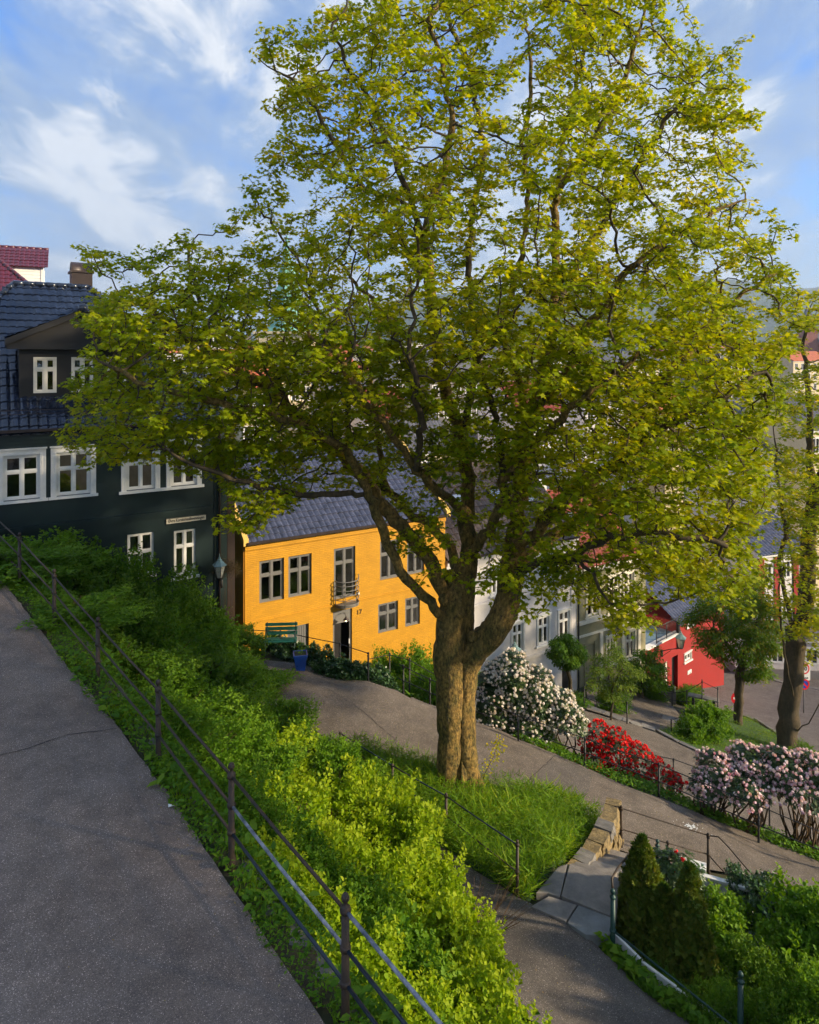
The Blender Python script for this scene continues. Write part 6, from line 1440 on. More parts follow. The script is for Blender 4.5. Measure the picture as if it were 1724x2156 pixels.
# young yellow maple shoot by the trunk
t = thing('maple_shoot', 'thin yellow leaved shoot growing right of the maple trunk', 'plant', G(1012, 1668))
b = ORI[t.name]; q = [P(1012, 1668, b[1]), P(1020, 1630, b[1]), P(1040, 1590, b[1]-.1), P(1052, 1555, b[1]-.1)]; MB().tube(q, [.012, .009, .006, .004], 5).build('stem', M_TWIG, t)
r_ = np.random.default_rng(9); k = 130; s = r_.random(k)**.6; qq = np.array(q); ip = np.array([[np.interp(a*3, range(4), qq[:, j]) for j in range(3)] for a in s])
me = leaf_mesh('leaves', ip+r_.normal(size=(k, 3))*np.array([.10, .10, .06])-b, r_.normal(size=(k, 3))*.5+[0, -.4, 1], r_.normal(size=(k, 3)), .085, STAR, .5+.5*r_.random(k)); link_mesh('leaves', me, LM['maple'], t)
# bare twigs at the lower path
t = thing('bare_bush', 'bare brown twigs sticking out over the lower path', 'shrub', G(1000, 1990)); b = ORI[t.name]; mb = MB(); rt = random.Random(3)
for i in range(26):
    e = np.array([rt.uniform(-.2, 1.0), rt.uniform(-.5, .5), rt.uniform(.3, 1.1)]); m_ = e*.5+np.array([rt.uniform(-.08, .08) for _ in range(3)])
    mb.tube([b, b+m_, b+e], [.008, .006, .003], 4, cap=False); mb.tube([b+m_, b+m_*.3+e*.7+np.array([rt.uniform(-.2, .2), 0, rt.uniform(0, .2)])], [.004, .002], 3, cap=False)
mb.build('twigs', M_TWIG, t)

# ------------------------------------------------------------------ bench, pot, boards, signs
class Frame:
    def __init__(s, o, ang): s.o = np.array(o, float); a = math.radians(ang); s.x = np.array([math.cos(a), math.sin(a), 0]); s.y = np.array([-math.sin(a), math.cos(a), 0]); s.z = np.array([0, 0, 1.0])
    def p(s, x, y, z): return s.o+s.x*x+s.y*y+s.z*z
    def box(s, mb, x0, x1, y0, y1, z0, z1, tilt=None):
        q = [s.p(x, y, z) for z in (z0, z1) for x, y in ((x0, y0), (x1, y0), (x1, y1), (x0, y1))]
        return mb.hexa(q)
    def plank(s, mb, x0, x1, a, b, th):
        """board running along x whose section goes from a to b (y,z)"""
        a = np.array(a, float); b = np.array(b, float); d = b-a; n = np.array([-d[1], d[0]])/np.linalg.norm(d)*th
        q = [s.p(x, *(v)) for v_ in (0,) for x in ()]
        sec = [a, b, b+n, a+n]
        return mb.hexa([s.p(x0, *sec[0]), s.p(x1, *sec[0]), s.p(x1, *sec[1]), s.p(x0, *sec[1]), s.p(x0, *sec[3]), s.p(x1, *sec[3]), s.p(x1, *sec[2]), s.p(x0, *sec[2])])
bc_ = P(589, 1392, 23.1); bc_[2] = H(bc_[0], bc_[1])
t = thing('park_bench', 'dark green slatted park bench in front of the ivy by the yellow house', 'bench', bc_); fr = Frame(bc_, 4)
bx = .55
for i, (a, b) in enumerate((((-.02, .44), (.09, .45)), ((.12, .45), (.23, .445)), ((.26, .445), (.37, .44)))): mb = MB(); fr.plank(mb, -bx, bx, a, b, .03); mb.build('seat_slat', M_BENCH, t, bevel=.005)
for i, (a, b) in enumerate((((.40, .55), (.425, .66)), ((.43, .69), (.455, .80)), ((.46, .83), (.485, .93)))): mb = MB(); fr.plank(mb, -bx, bx, a, b, -.03); mb.build('back_slat', M_BENCH, t, bevel=.005)
for sx_ in (-1, 1):
    mb = MB(); x = sx_*(bx-.06)
    mb.tube([fr.p(x, -.02, 0), fr.p(x, 0, .42), fr.p(x, .38, .42), fr.p(x, .5, .95)], .02, 6); mb.tube([fr.p(x, .48, 0), fr.p(x, .40, .42)], .02, 6); mb.tube([fr.p(x, 0, .42), fr.p(x, -.02, .6), fr.p(x, .1, .66), fr.p(x, .43, .66)], .018, 6); mb.build('frame', M_GREENI, t)
pc = G(632, 1412); t = thing('flower_pot', 'tapered square cobalt blue pot with a small plant next to the bench', 'pot', pc); fr = Frame(pc, 12); mb = MB()
w0, w1, h = .14, .21, .52
o_ = [fr.p(a*w0, b*w0, 0) for a, b in ((-1, -1), (1, -1), (1, 1), (-1, 1))]+[fr.p(a*w1, b*w1, h) for a, b in ((-1, -1), (1, -1), (1, 1), (-1, 1))]; mb.hexa(o_)
for a, b, c, d in ((-w1-.015, w1+.015, -w1-.015, -w1+.02), (-w1-.015, w1+.015, w1-.02, w1+.015), (-w1-.015, -w1+.02, -w1+.02, w1-.02), (w1-.02, w1+.015, -w1+.02, w1-.02)): fr.box(mb, a, b, c, d, h-.05, h+.03)
mb.build('pot', M_BLUEPOT, t, bevel=.008); mb = MB(); fr.box(mb, -w1+.02, w1-.02, -w1+.02, w1-.02, h-.02, h+.008); mb.build('potting_soil', M_SOIL, t)
k = 60; me = leaf_mesh('plant', np.array(fr.p(0, 0, h+.2))+r_.normal(size=(k, 3))*[.07, .07, .11]-pc, r_.normal(size=(k, 3))+[0, 0, 1], r_.normal(size=(k, 3)), .07, OVAL); link_mesh('plant', me, LM['mid'], t)
# white boards along the green railing, white shed parapet
t = thing('garden_wall', 'low white board wall overgrown with weeds under the dark green railing', 'wall', P(1290, 2005, 12.1))
a = P(1284, 2000, 12.15); b = P(1559, 2165, 10.42); d = (b-a); L = np.linalg.norm(d[:2]); d2 = d[:2]/L; n2 = np.array([d2[1], -d2[0]])
a0 = a[:2]+np.array([-d2[1], d2[0]])*.10; k = 0; s = -.05
while s < L*1.8:
    l = .62; q = []
    for z in (-.45, .13+rt.uniform(-.02, .02)):
        for ss, tt in ((s, 0), (s+l-.012, 0), (s+l-.012, .05), (s, .05)): p = a0+d2*ss+np.array([-d2[1], d2[0]])*tt; q.append((*p, H(*(a0+d2*ss-np.array([-d2[1], d2[0]])*.3))+z))
    MB().hexa(q).build('board', M_WHITE, t, bevel=.006); s += l
t = thing('garden_shed', 'top of a small white boarded shed behind the bushes of the garden', 'shed', P(1470, 1860, 14.4))
fr = Frame(P(1450, 1822, 15.0)*[1, 1, 0], -24); z1 = P(1420, 1812, 15.2)[2]-.05
mb = MB(); k = 0
for i in range(14): fr.box(mb, -.15+i*.115, -.15+i*.115+.105, -.02, .02, z1-1.3, z1-.08)
for i in range(6): fr.box(mb, 1.46, 1.50, .03+i*.115, .135+i*.115, z1-1.3, z1-.08)
mb.build('wall_boards', M_WHITE, t); mb = MB(); fr.box(mb, -.25, 1.55, -.06, .06, z1-.08, z1-.02); fr.box(mb, -.3, .35, .1, .35, z1-.04, z1+.02); mb.build('top_plank', M_WHITE, t, bevel=.008)
# stone under the first green post
mb = MB(); c = P(1283, 2005, 12.1); mb.lathe((c[0], c[1], H(c[0], c[1])-.1), [(.16, 0), (.18, .1), (.12, .2), (.05, .24)], 7, smooth=False); tag(mb.build('boulder', M_KERB, None, tuple(c)), 'grey stone at the foot of the first dark green post', 'stone')
# concrete planters and stone table of the lower yard
for i, (px, py, d, w, ang, lab) in enumerate(((1388, 1462, 38.0, .85, -20, 'rectangular concrete planter with green plants by the lower yard'), (1352, 1452, 38.6, .9, -20, 'concrete planter partly hidden under the young tree by the garage'))):
    c = P(px, py+8, d); c[2] = H(c[0], c[1]); t = thing('planter', lab, 'planter', c); fr = Frame(c, ang); mb = MB()
    for q in ((-w, w, -.45, -.38), (-w, w, .38, .45), (-w, -w+.07, -.38, .38), (w-.07, w, -.38, .38)): fr.box(mb, *q, -.1, .6)
    mb.build('trough', M_CONC, t, bevel=.01); mb = MB(); fr.box(mb, -w+.08, w-.08, -.37, .37, .3, .52); mb.build('potting_soil', M_SOIL, t)
    pt, N, T, S, rn, o = shrub_data((w*.9, .42, .5), 260, .25, 9, .10, 90+i); me = leaf_mesh('plant', pt+[0, 0, .5], N, T, S, OVAL, rn); o = link_mesh('plant', me, LM['mid'], t); o.rotation_euler = (0, 0, math.radians(ang))
c = P(1481, 1490, 35.9); c[2] = H(c[0], c[1]); t = thing('stone_bench', 'thin grey slab bench on two legs at the street end of the lower yard', 'bench', c); fr = Frame(c, -28); mb = MB(); fr.box(mb, -.75, .75, -.2, .2, .95, 1.02); mb.build('seat', M_KERB, t, bevel=.01)
for x in (-.5, .5): mb = MB(); fr.box(mb, x-.06, x+.06, -.15, .15, -.1, .95); mb.build('leg', M_IRON2, t)
for i, (px, py, d) in enumerate(((1425, 1498, 33.8), (1455, 1505, 33.3))):
    g = P(px, py, d); g[2] = H(g[0], g[1])+.12; mb = MB(); fr2 = Frame(g, -30+5*i); fr2.box(mb, -.7, .7, -.3, .3, -.2, 0); tag(mb.build('step_stone', M_STONE, None, tuple(g), bevel=.02), ['pale step stone by the lawn corner, the one further left', 'pale step stone by the lawn corner next to the glossy shrub'][i], 'stone')
# signs
sign_r = mat('sign_red', (.65, .01, .02), .4, var=.08); sign_b = mat('sign_blue', (.01, .06, .42), .4, var=.08); sign_w = mat('sign_white', (.75, .75, .72), .4, var=.06); steel = mat('galvanised_steel', (.28, .28, .29), .45, var=.2, scale=8, metal=.5)
class Flat:   # upright sign plane facing the camera path
    def __init__(s, o, ang): s.o = np.array(o, float); a = math.radians(ang); s.U = np.array([math.cos(a), math.sin(a), 0]); s.N = np.array([math.sin(a), -math.cos(a), 0])
    def p(s, u, z, n=0.0): q = s.o+s.U*u+s.N*n; return (q[0], q[1], s.o[2]+z)
def disc(mb, fl, zc, r0, n0, n1, k=28, r_in=0, uc=0):
    a_ = [fl.p(uc+r0*math.cos(6.2832*i/k), zc+r0*math.sin(6.2832*i/k), n1) for i in range(k)]; b_ = [fl.p(uc+r0*math.cos(6.2832*i/k), zc+r0*math.sin(6.2832*i/k), n0) for i in range(k)]
    if not r_in: mb.add(a_+b_, [tuple(range(k)), tuple(range(2*k-1, k-1, -1))]+[(i, i+k, (i+1) % k+k, (i+1) % k) for i in range(k)])
    else:
        c_ = [fl.p(uc+r_in*math.cos(6.2832*i/k), zc+r_in*math.sin(6.2832*i/k), n1) for i in range(k)]; mb.add(a_+c_, [(i, (i+1) % k, (i+1) % k+k, i+k) for i in range(k)])
        mb.add(a_+b_, [(i, i+k, (i+1) % k+k, (i+1) % k) for i in range(k)])
sc_ = P(1692, 1512, 41.5); sc_[2] = H(sc_[0], sc_[1]); t = thing('traffic_sign', '30 zone plate above a round no parking sign on a post behind the dark trunk', 'road sign', sc_)
top = P(1696, 1394, 41.5)[2]-sc_[2]; MB().lathe(sc_, [(.04, -.3), (.035, top)], 10).build('post', steel, t)
fl = Flat(sc_, 8); z30 = P(1697, 1407, 41.5)[2]-sc_[2]; zp = P(1696, 1440, 41.5)[2]-sc_[2]
mb = MB(); mb.hexa([fl.p(u, z30+v, n) for v in (-.72, .42) for u, n in ((-.38, .07), (.38, .07), (.38, .05), (-.38, .05))]); zone = mb.build('zone_plate', sign_w, t)
mb = MB(); disc(mb, fl, z30, .33, .07, .078, r_in=.25); mb.build('red_ring', sign_r, zone)
text('30', zone, type('q', (), {'p': lambda s_, u, z, n=0.0: fl.p(u, z, n)})(), 0, z30, .24, .074, M_BLACK, .34, .03)
text('Sone', zone, type('q', (), {'p': lambda s_, u, z, n=0.0: fl.p(u, z, n)})(), 0, z30-.55, .17, .074, M_BLACK, .48, .02)
mb = MB(); disc(mb, fl, zp, .30, .05, .07); nop = mb.build('no_parking_disc', sign_b, t); mb = MB(); disc(mb, fl, zp, .32, .06, .078, r_in=.235)
w_ = .035; mb.add([fl.p(-.19-w_, zp+.19-w_, .079), fl.p(-.19+w_, zp+.19+w_, .079), fl.p(.19+w_, zp-.19+w_, .079), fl.p(.19-w_, zp-.19-w_, .079)], [(0, 1, 2, 3)]); mb.build('red_ring', sign_r, nop)
s2 = P(1545, 1520, 39.5); s2[2] = H(s2[0], s2[1]); t = thing('traffic_sign', 'red round no entry sign on a thin pole half hidden by the small tree trunk', 'road sign', s2)
zt_ = P(1554, 1496, 39.5)[2]-s2[2]; fl2 = Flat(s2+[.18, 0, 0], 5); zt_ = max(zt_, .9)
MB().lathe(s2+[.18, .03, 0], [(.035, -.2), (.03, zt_+.3)], 8).build('post', steel, t); mb = MB(); disc(mb, fl2, zt_, .36, .0, .02); dsc = mb.build('disc', sign_r, t)
mb = MB(); mb.hexa([fl2.p(u, zt_+v, n) for v in (-.06, .06) for u, n in ((-.24, .026), (.24, .026), (.24, .015), (-.24, .015))]); mb.build('white_bar', sign_w, dsc)
# litter and a splash of white paint
g = G(354, 1714); mb = MB(); mb.add([(g[0], g[1], g[2]+.05), (g[0]+.05, g[1]+.015, g[2]+.06), (g[0]+.045, g[1]+.05, g[2]+.045), (g[0]-.01, g[1]+.03, g[2]+.075)], [(0, 1, 2, 3)]); mb.add([(g[0]+.05, g[1]+.015, g[2]+.06), (g[0]+.07, g[1]+.03, g[2]+.05), (g[0]+.045, g[1]+.05, g[2]+.045)], [(0, 1, 2)]); tag(mb.build('paper_scrap', sign_w, None, tuple(g)), 'small white scrap of paper on the upper path', 'litter')
g = G(1452, 1744); r0 = random.Random(4); mb = MB()
for i in range(46):
    a = r0.uniform(0, 6.28); q = abs(r0.gauss(0, .13)); s_ = .012+.03*max(0, 1-q/.2)*r0.random(); cx_, cy_ = g[0]+q*math.cos(a)*1.5, g[1]+q*math.sin(a); z_ = H(cx_, cy_)+.052+i*.0003
    mb.add([(cx_+s_*math.cos(b_)*r0.uniform(.6, 1.4), cy_+s_*math.sin(b_)*r0.uniform(.6, 1.4), z_) for b_ in np.arange(0, 6.2, .9)], [tuple(range(7))])
tag(mb.build('paint_splash', sign_w, None, tuple(g)), 'splash of white paint on the asphalt of the middle path', 'paint stain')

# ------------------------------------------------------------------ houses beyond
def bldg(label, x0, x1, d, ytop, yb, wm, rm, ang=60, depth=9, rise=2.5, cols=4, rows=2, fm=None, name='town_house', flat=False, zb=None, balc=False, group=None, wz=1.3, ww=.85, tall_first=False, cat='house'):
    fa = Fac(x0, d, ang); u1 = fa.u(x1); ez = fa.z(x0, ytop); z0 = fa.z(x0, yb) if zb is None else zb
    t = thing(name, label, cat, fa.p(u1/2, z0), group); hs_ = []
    fh_ = min(3.1, (ez-z0)/max(1, rows)); sp_ = u1/cols
    for r_ in range(rows):
        for c_ in range(cols): uc = sp_*(c_+.5); zz_ = ez-.75-fh_*r_; hs_.append((uc-ww/2, uc+ww/2, zz_-wz, zz_))
    wall_holes(fa, 0, u1, z0, ez, hs_, 0, .1).build('wall', wm, t, uvdir=fa.U)
    dark = mat('dark_window_glass', (.03, .035, .04), .12, var=.5, scale=.8, coat=.6)
    for h in hs_:
        mb = MB(); f = .07; a, b, c, e = h
        for q in ((a-f, a+f, c, e), (b-f, b+f, c, e), (a+f, b-f, e-f, e+f), (a+f, b-f, c-f, c+f), ((a+b)/2-.03, (a+b)/2+.03, c+f, e-f)): fa.box(mb, *q, -.08, .03)
        wo = mb.build('window', fm or M_WHITE, t); MB().quad(fa.p(a, c, -.06), fa.p(b, c, -.06), fa.p(b, e, -.06), fa.p(a, e, -.06)).build('pane', dark, wo)
    mb = MB()
    for a, b in ((0, u1),): pass
    mb.quad(fa.p(0, z0, -depth), fa.p(0, z0, 0), fa.p(0, ez, 0), fa.p(0, ez, -depth)); mb.quad(fa.p(u1, z0, 0), fa.p(u1, z0, -depth), fa.p(u1, ez, -depth), fa.p(u1, ez, 0)); mb.quad(fa.p(u1, z0, -depth), fa.p(0, z0, -depth), fa.p(0, ez, -depth), fa.p(u1, ez, -depth))
    if not flat:
        for u in (0, u1): mb.add([fa.p(u, ez, 0), fa.p(u, ez, -depth), fa.p(u, ez+rise, -depth/2)], [(0, 1, 2)])
    mb.build('side_wall', wm, t)
    mb = MB(); fa.box(mb, -.1, u1+.1, ez-.25, ez-.02, -.05, .15); mb.build('cornice', fm or M_WHITE, t)
    if flat: mb = MB(); fa.box(mb, -.2, u1+.2, ez, ez+.25, -depth-.2, .2); mb.build('roof', rm, t)
    else:
        if d < 75: rf_ = gable_roof(fa, t, 0, u1, ez, rise, depth, rm, tw=.35, tl=.5)
        else:
            mb = MB(); q = [fa.p(-.2, ez-.05, .3), fa.p(u1+.2, ez-.05, .3), fa.p(u1+.2, ez+rise, -depth/2), fa.p(-.2, ez+rise, -depth/2), fa.p(u1+.2, ez-.05, -depth-.3), fa.p(-.2, ez-.05, -depth-.3)]
            q2 = [(a, b, c+.18) for a, b, c in q]; mb.add(q+q2, [(6, 7, 8, 9), (9, 8, 10, 11), (0, 1, 7, 6), (1, 2, 8, 7), (2, 4, 10, 8), (3, 0, 6, 9), (5, 3, 9, 11), (4, 5, 11, 10), (1, 0, 3, 2), (2, 3, 5, 4)]); rf_ = mb.build('roof', rm, t)
        cu = u1*random.Random(int(x0)).uniform(.2, .8); mb = MB(); fa.box(mb, cu, cu+.8, ez+rise*.4, ez+rise+1.1, -depth/2-1.0, -depth/2-.2); fa.box(mb, cu-.08, cu+.88, ez+rise+1.1, ez+rise+1.25, -depth/2-1.08, -depth/2-.12); mb.build('chimney', M_KERB, rf_)
    if balc:
        mb = MB(); zb2 = ez-.75-wz-.2; fa.box(mb, u1*.1, u1*.9, zb2-.12, zb2, 0, .9); bo = mb.build('balcony', M_WHW, t); mb = MB()
        mb.tube([fa.p(u1*.1, zb2+.95, .85), fa.p(u1*.9, zb2+.95, .85)], .03, 5); k = u1*.1
        while k < u1*.9: mb.tube([fa.p(k, zb2, .85), fa.p(k, zb2+.95, .85)], .014, 4); k += .15
        mb.build('balcony_rail', M_BLACK, bo)
    return t, fa, u1, ez
# burgundy roofed house behind the green one
BA_ = Fac(-60, 38, 58); zE = BA_.z(0, 607); t = thing('burgundy_roofed_house', 'white house with a burgundy glazed tile roof peeking over the green house', 'house', BA_.p(3, -8)); u0, u1 = 0, BA_.u(94)
mb = MB(); BA_.box(mb, -3, u1-.3, -8, zE-.6, -9, 0); mb.build('wall', M_WHITE, t)
pp = math.radians(46); zz = np.array([0, 0, 1.0]); mb = MB()
hz = P(0, 530, 40)[2]-zE
tiles(mb, np.array(BA_.p(0, zE-.6, .2)), BA_.U, -BA_.N*math.cos(pp)+zz*math.sin(pp), BA_.N*math.sin(pp)+zz*math.cos(pp), lambda v: (-3, u1-v*.70), 5.0, .28, .36)
vv = BA_.N*0; dU = -BA_.N; V_ = -BA_.U*math.cos(pp)+zz*math.sin(pp)
tiles(mb, np.array(BA_.p(u1+.1, zE-.6, 0)), dU, V_, BA_.U*math.sin(pp)+zz*math.cos(pp), lambda v: (v*.7, 9-v*.7), 5.0, .28, .36)
ridge(mb, BA_.p(u1+.1, zE-.5, .15), BA_.p(u1+.1-3.5, zE+3.05, -3.4), .12); ridge(mb, BA_.p(u1-3.4, zE+3.05, -3.4), BA_.p(-3, zE+3.05, -3.4), .12)
br_ = mb.build('roof', M_TILEP, t)
DA = Fac(-10, 41.5, 64); du1 = DA.u(90); dzt, dzb = DA.z(80, 563), DA.z(80, 620)
mb = MB()
for k in range(9): DA.box(mb, 0, du1, dzb+k*.2, dzb+k*.2+.19, -3, 0)
DA.box(mb, du1-.1, du1+.03, dzb, dzt+.05, -.1, .04); dm_ = mb.build('dormer', M_WHITE, br_) if False else mb.build('dormer', M_WHITE, t)
mb = MB(); rzz = DA.z(60, 519)
pq = math.atan2(rzz-dzt, 1.5); tiles(mb, np.array(DA.p(0, dzt, .25)), DA.U, -DA.N*math.cos(pq)+zz*math.sin(pq), DA.N*math.sin(pq)+zz*math.cos(pq), lambda v: (-1, du1+.25), math.hypot(1.6, rzz-dzt), .27, .34)
ridge(mb, DA.p(-1, rzz+.1, -1.5), DA.p(du1+.25, rzz+.1, -1.5), .11); mb.build('dormer_roof', M_TILEP, dm_)

# right edge buildings
bldg('tall white building with a grey mansard roof and an iron balcony, at the right edge', 1640, 1698, 62, 985, 1330, M_WHW, M_SLATE, 72, 12, 5.5, 2, 3, balc=True)
bldg('cream apartment building cut by the right edge behind the dark trunk', 1700, 1800, 60, 905, 1300, M_CREAM, M_SLATE, 72, 10, 2.5, 3, 3)
t, fa, u1, ez = bldg('white house with red pilasters and a dark tiled roof, right of the big crown', 1596, 1712, 52, 1168, 1338, M_WHW, M_TILEG, 70, 8, 2.0, 3, 2)
mb = MB()
for u in (.0, u1*.28, u1*.62, u1-.6): fa.box(mb, u, u+.55, ez-6.5, ez-.3, -.02, .08)
mb.build('pilaster', M_RED, t)
t, fa, u1, ez = bldg('long white building standing on a grey base wall across the street', 1548, 1800, 50.5, 1338, 1404, M_WHW, M_SLATE, 96, 6, 1.0, 7, 1, flat=True, wz=1.1)
mb = MB(); z_ = fa.z(1548, 1404); fa.box(mb, 0, u1, z_-3.5, z_, -5.9, .12); mb.build('base_wall', M_GREYP, t)
# town between the branches
town = [
 ('modern pale building with blue glass bays seen through the left branches', 405, 492, 120, 692, 800, M_WHW, M_SLATE, 3, 'f', 6, 4),
 ('orange roofed house behind the green house roof', 452, 520, 70, 800, 900, M_CREAM, M_TILEO, 3, '', 3, 2),
 ('house with a steep orange tile roof in the middle of the left branches', 512, 580, 66, 815, 960, M_CREAM, M_TILEO, 4, '', 3, 2),
 ('cream house with slate roof beside the orange one', 588, 655, 74, 800, 930, M_CREAM, M_SLATE, 3, '', 3, 2),
 ('white gabled house with a small red roof through the branches', 668, 745, 88, 770, 880, M_WHW, M_TILEO, 2.5, '', 3, 2),
 ('long grey roofed block behind the yellow house roof', 690, 800, 78, 850, 960, M_WHW, M_SLATE, 2.5, '', 5, 2),
 ('brick red roofed house above the yellow house ridge', 770, 870, 70, 885, 990, M_WHW, M_TILER, 3, '', 4, 2),
 ('white office block with tall narrow windows near the central stems', 838, 900, 130, 722, 800, M_WHW, M_SLATE, 2, 'f', 6, 3),
 ('grey slate roofed hall seen between the two central stems', 905, 1020, 95, 800, 900, M_GREYP, M_SLATE, 4, '', 5, 2),
 ('yellow house with a dark roof behind the central trunk fork', 860, 960, 62, 955, 1060, M_CREAM, M_SLATE, 3, '', 4, 2),
 ('cream building with a flat top right of the central stems', 1140, 1215, 110, 730, 820, M_CREAM, M_SLATE, 2, 'f', 4, 3),
 ('white house with a rust red roof behind the right limbs', 1090, 1190, 72, 870, 980, M_WHW, M_TILER, 3, '', 4, 2),
 ('pale house with a slate roof among the right branches', 1230, 1330, 84, 850, 960, M_WHW, M_SLATE, 3, '', 4, 2),
 ('long cream block with many windows low behind the right crown', 1290, 1420, 120, 770, 860, M_CREAM, M_SLATE, 2.5, '', 7, 3),
 ('red roofed terrace house far behind the right crown', 1400, 1500, 95, 880, 990, M_CREAM, M_TILEO, 3, '', 4, 2),
 ('grey tower block on the slope behind the right crown', 1515, 1570, 160, 735, 850, M_GREYP, M_SLATE, 2, 'f', 4, 5),
 ('white slate roofed building left of the mansard roof', 1560, 1640, 80, 900, 1010, M_WHW, M_SLATE, 3, '', 4, 3),
 ('low white warehouse on the far slope right of the maple', 1610, 1680, 260, 738, 790, M_WHW, M_SLATE, 3, 'f', 6, 2),
 ('distant cream block under the hills at the right edge', 1670, 1760, 210, 760, 850, M_CREAM, M_TILEO, 3, '', 7, 3),
 ('distant white block half hidden by the leftmost crown', 300, 400, 140, 745, 820, M_WHW, M_SLATE, 2, 'f', 6, 3),
]
for lab, x0, x1, d, yt, yb, wm, rm, rise, fl_, c_, r_ in town:
    X_ = P((x0+x1)/2, 0, d); bldg(lab, x0, x1, d, yt, yb, wm, rm, 68, 9 if d < 100 else 14, rise, c_, r_, flat=fl_ == 'f', zb=H(X_[0], X_[1])-2, wz=1.5 if d < 100 else 2.0, ww=.9 if d < 100 else 1.3)
# verdigris church tower
c = P(604, 760, 112); zb = H(c[0], c[1])-2; t = thing('church_tower', 'cream church tower with a stepped verdigris copper spire behind the leaves', 'church tower', (c[0], c[1], zb))
mb = MB(); zt = P(0, 700, 112)[2]; mb.box(c[0]-4.2, c[0]+4.2, c[1]-4.2, c[1]+4.2, zb, zt-.4); mb.box(c[0]-4.6, c[0]+4.6, c[1]-4.6, c[1]+4.6, zt-.399, zt); mb.build('tower', M_CREAM, t)
mb = MB(); mb.lathe((c[0], c[1], zt), [(4.0, 0), (3.2, .8), (2.5, 3.2), (2.3, 5.5), (2.7, 5.8), (1.5, 7.6), (1.2, 9.4), (1.5, 9.6), (.5, 12.5), (.08, 16)], 8, smooth=False); mb.build('spire', M_COPPER, t)
for sx_ in (-2, 0, 2): mb = MB(); mb.box(c[0]+sx_-.5, c[0]+sx_+.5, c[1]-4.26, c[1]-4.19, zt-4.5, zt-1.5); mb.build('window', M_ROOM, t)
c = P(1700, 740, 430); zb = H(c[0], c[1])-3; t = thing('brick_church', 'red brick church with a pointed tower on the far slope at the right edge', 'church', (c[0], c[1], zb)); bk = mat('far_red_brick', (.32, .10, .07), .8, var=.2, scale=.2)
zt = P(0, 690, 430)[2]; mb = MB(); mb.box(c[0]-4, c[0]+4, c[1]-4, c[1]+4, zb, zt); mb.box(c[0]+4.01, c[0]+30, c[1]-6, c[1]+6, zb, zt-9); mb.build('wall', bk, t); mb = MB(); mb.lathe((c[0], c[1], zt), [(5.4, 0), (.1, 15)], 4, smooth=False, rot=math.pi/4); mb.add([(c[0]+4, c[1]-6.5, zt-9), (c[0]+30, c[1]-6.5, zt-9), (c[0]+30, c[1], zt-2), (c[0]+4, c[1], zt-2), (c[0]+30, c[1]+6.5, zt-9), (c[0]+4, c[1]+6.5, zt-9)], [(0, 1, 2, 3), (3, 2, 4, 5), (1, 4, 2), (0, 3, 5)]); mb.build('roof', M_SLATE, t)
# far houses on the slope: one small house copied
far0 = None; rf2 = random.Random(8); walls = [M_WHW, M_CREAM, M_GREYP]; roofs = [M_TILEO, M_SLATE, M_TILER]; protos = []
for wi in range(3):
    for ri in range(3):
        mw = MB(); mw.box(-6, 6, -4.5, 4.5, -4, 6); mr = MB(); mr.add([(-6.4, -5, 5.8), (6.4, -5, 5.8), (6.4, 0, 9.6), (-6.4, 0, 9.6), (6.4, 5, 5.8), (-6.4, 5, 5.8)], [(0, 1, 2, 3), (3, 2, 4, 5), (1, 4, 2), (0, 3, 5)])
        protos.append((mw, mr, wi, ri))
meshes = {}
cn = ['white', 'cream', 'grey']; rn_ = ['orange', 'slate grey', 'rust red']
for i in range(72):
    d = 190+rf2.random()**1.4*900; px = rf2.uniform(250, 1790); x = (px-CX)/F*d; k = rf2.randrange(9); mw, mr, wi, ri = protos[k]
    t = thing('far_house', f'{cn[wi]} house with a {rn_[ri]} roof, one of many far off on the town slope', 'house', (x, d, H(x, d)), f'far {cn[wi]} houses with {rn_[ri]} roofs')
    if k not in meshes:
        meshes[k] = None; a = mw.build('wall', walls[wi], None, (0, 0, 0)); b = mr.build('roof', roofs[ri], None, (0, 0, 0)); meshes[k] = (a.data, b.data); bpy.data.objects.remove(a); bpy.data.objects.remove(b)
    for nm, me in zip(('wall', 'roof'), meshes[k]): o = bpy.data.objects.new(nm, me); COL.objects.link(o); o.parent = t
    t.rotation_euler = (0, 0, rf2.uniform(-.9, .9)); s_ = 1+d/900*1.2; t.scale = (s_*rf2.uniform(.8, 1.3), s_, s_*rf2.uniform(.8, 1.2))
# wooded hills
def hillz(x, y):
    k = np.clip((y-1100)/1900, 0, 1); k = k*k*(3-2*k); n_ = np.sin(x/420+.6)*60+np.sin(x/190+2.1)*26+np.sin(x/83+y/150)*12+np.sin(x/31)*np.sin(y/40)*6+np.sin(x/700-1.1)*70
    return -30+k*(300+n_+np.clip(x/2600, -1, 1.2)*70)
MH = mat('wooded_hillside', (.035, .06, .03), .95, col2=(.02, .04, .02), scale=.012, fine=(.08, .6, 1.4))
ground_sheet('hills', np.arange(-3600, 3601, 45.0), np.arange(1150, 4200, 60.0), hillz, MH)
# air between here and the hills
hz_ = MB(); hz_.box(-4100, 4100, -320, 4400, -60, 480); hm = bpy.data.materials.new('haze'); hm.use_nodes = True; nn = hm.node_tree.nodes; nn.clear(); o_ = nn.new('ShaderNodeOutputMaterial'); v_ = nn.new('ShaderNodeVolumePrincipled')
v_.inputs['Color'].default_value = (.62, .76, .95, 1); v_.inputs['Density'].default_value = .00022; v_.inputs['Anisotropy'].default_value = .2; hm.node_tree.links.new(v_.outputs[0], o_.inputs['Volume'])
HAZE = True
if HAZE: hz_.build('haze', hm, None, (0, 0, 0), kind='stuff')

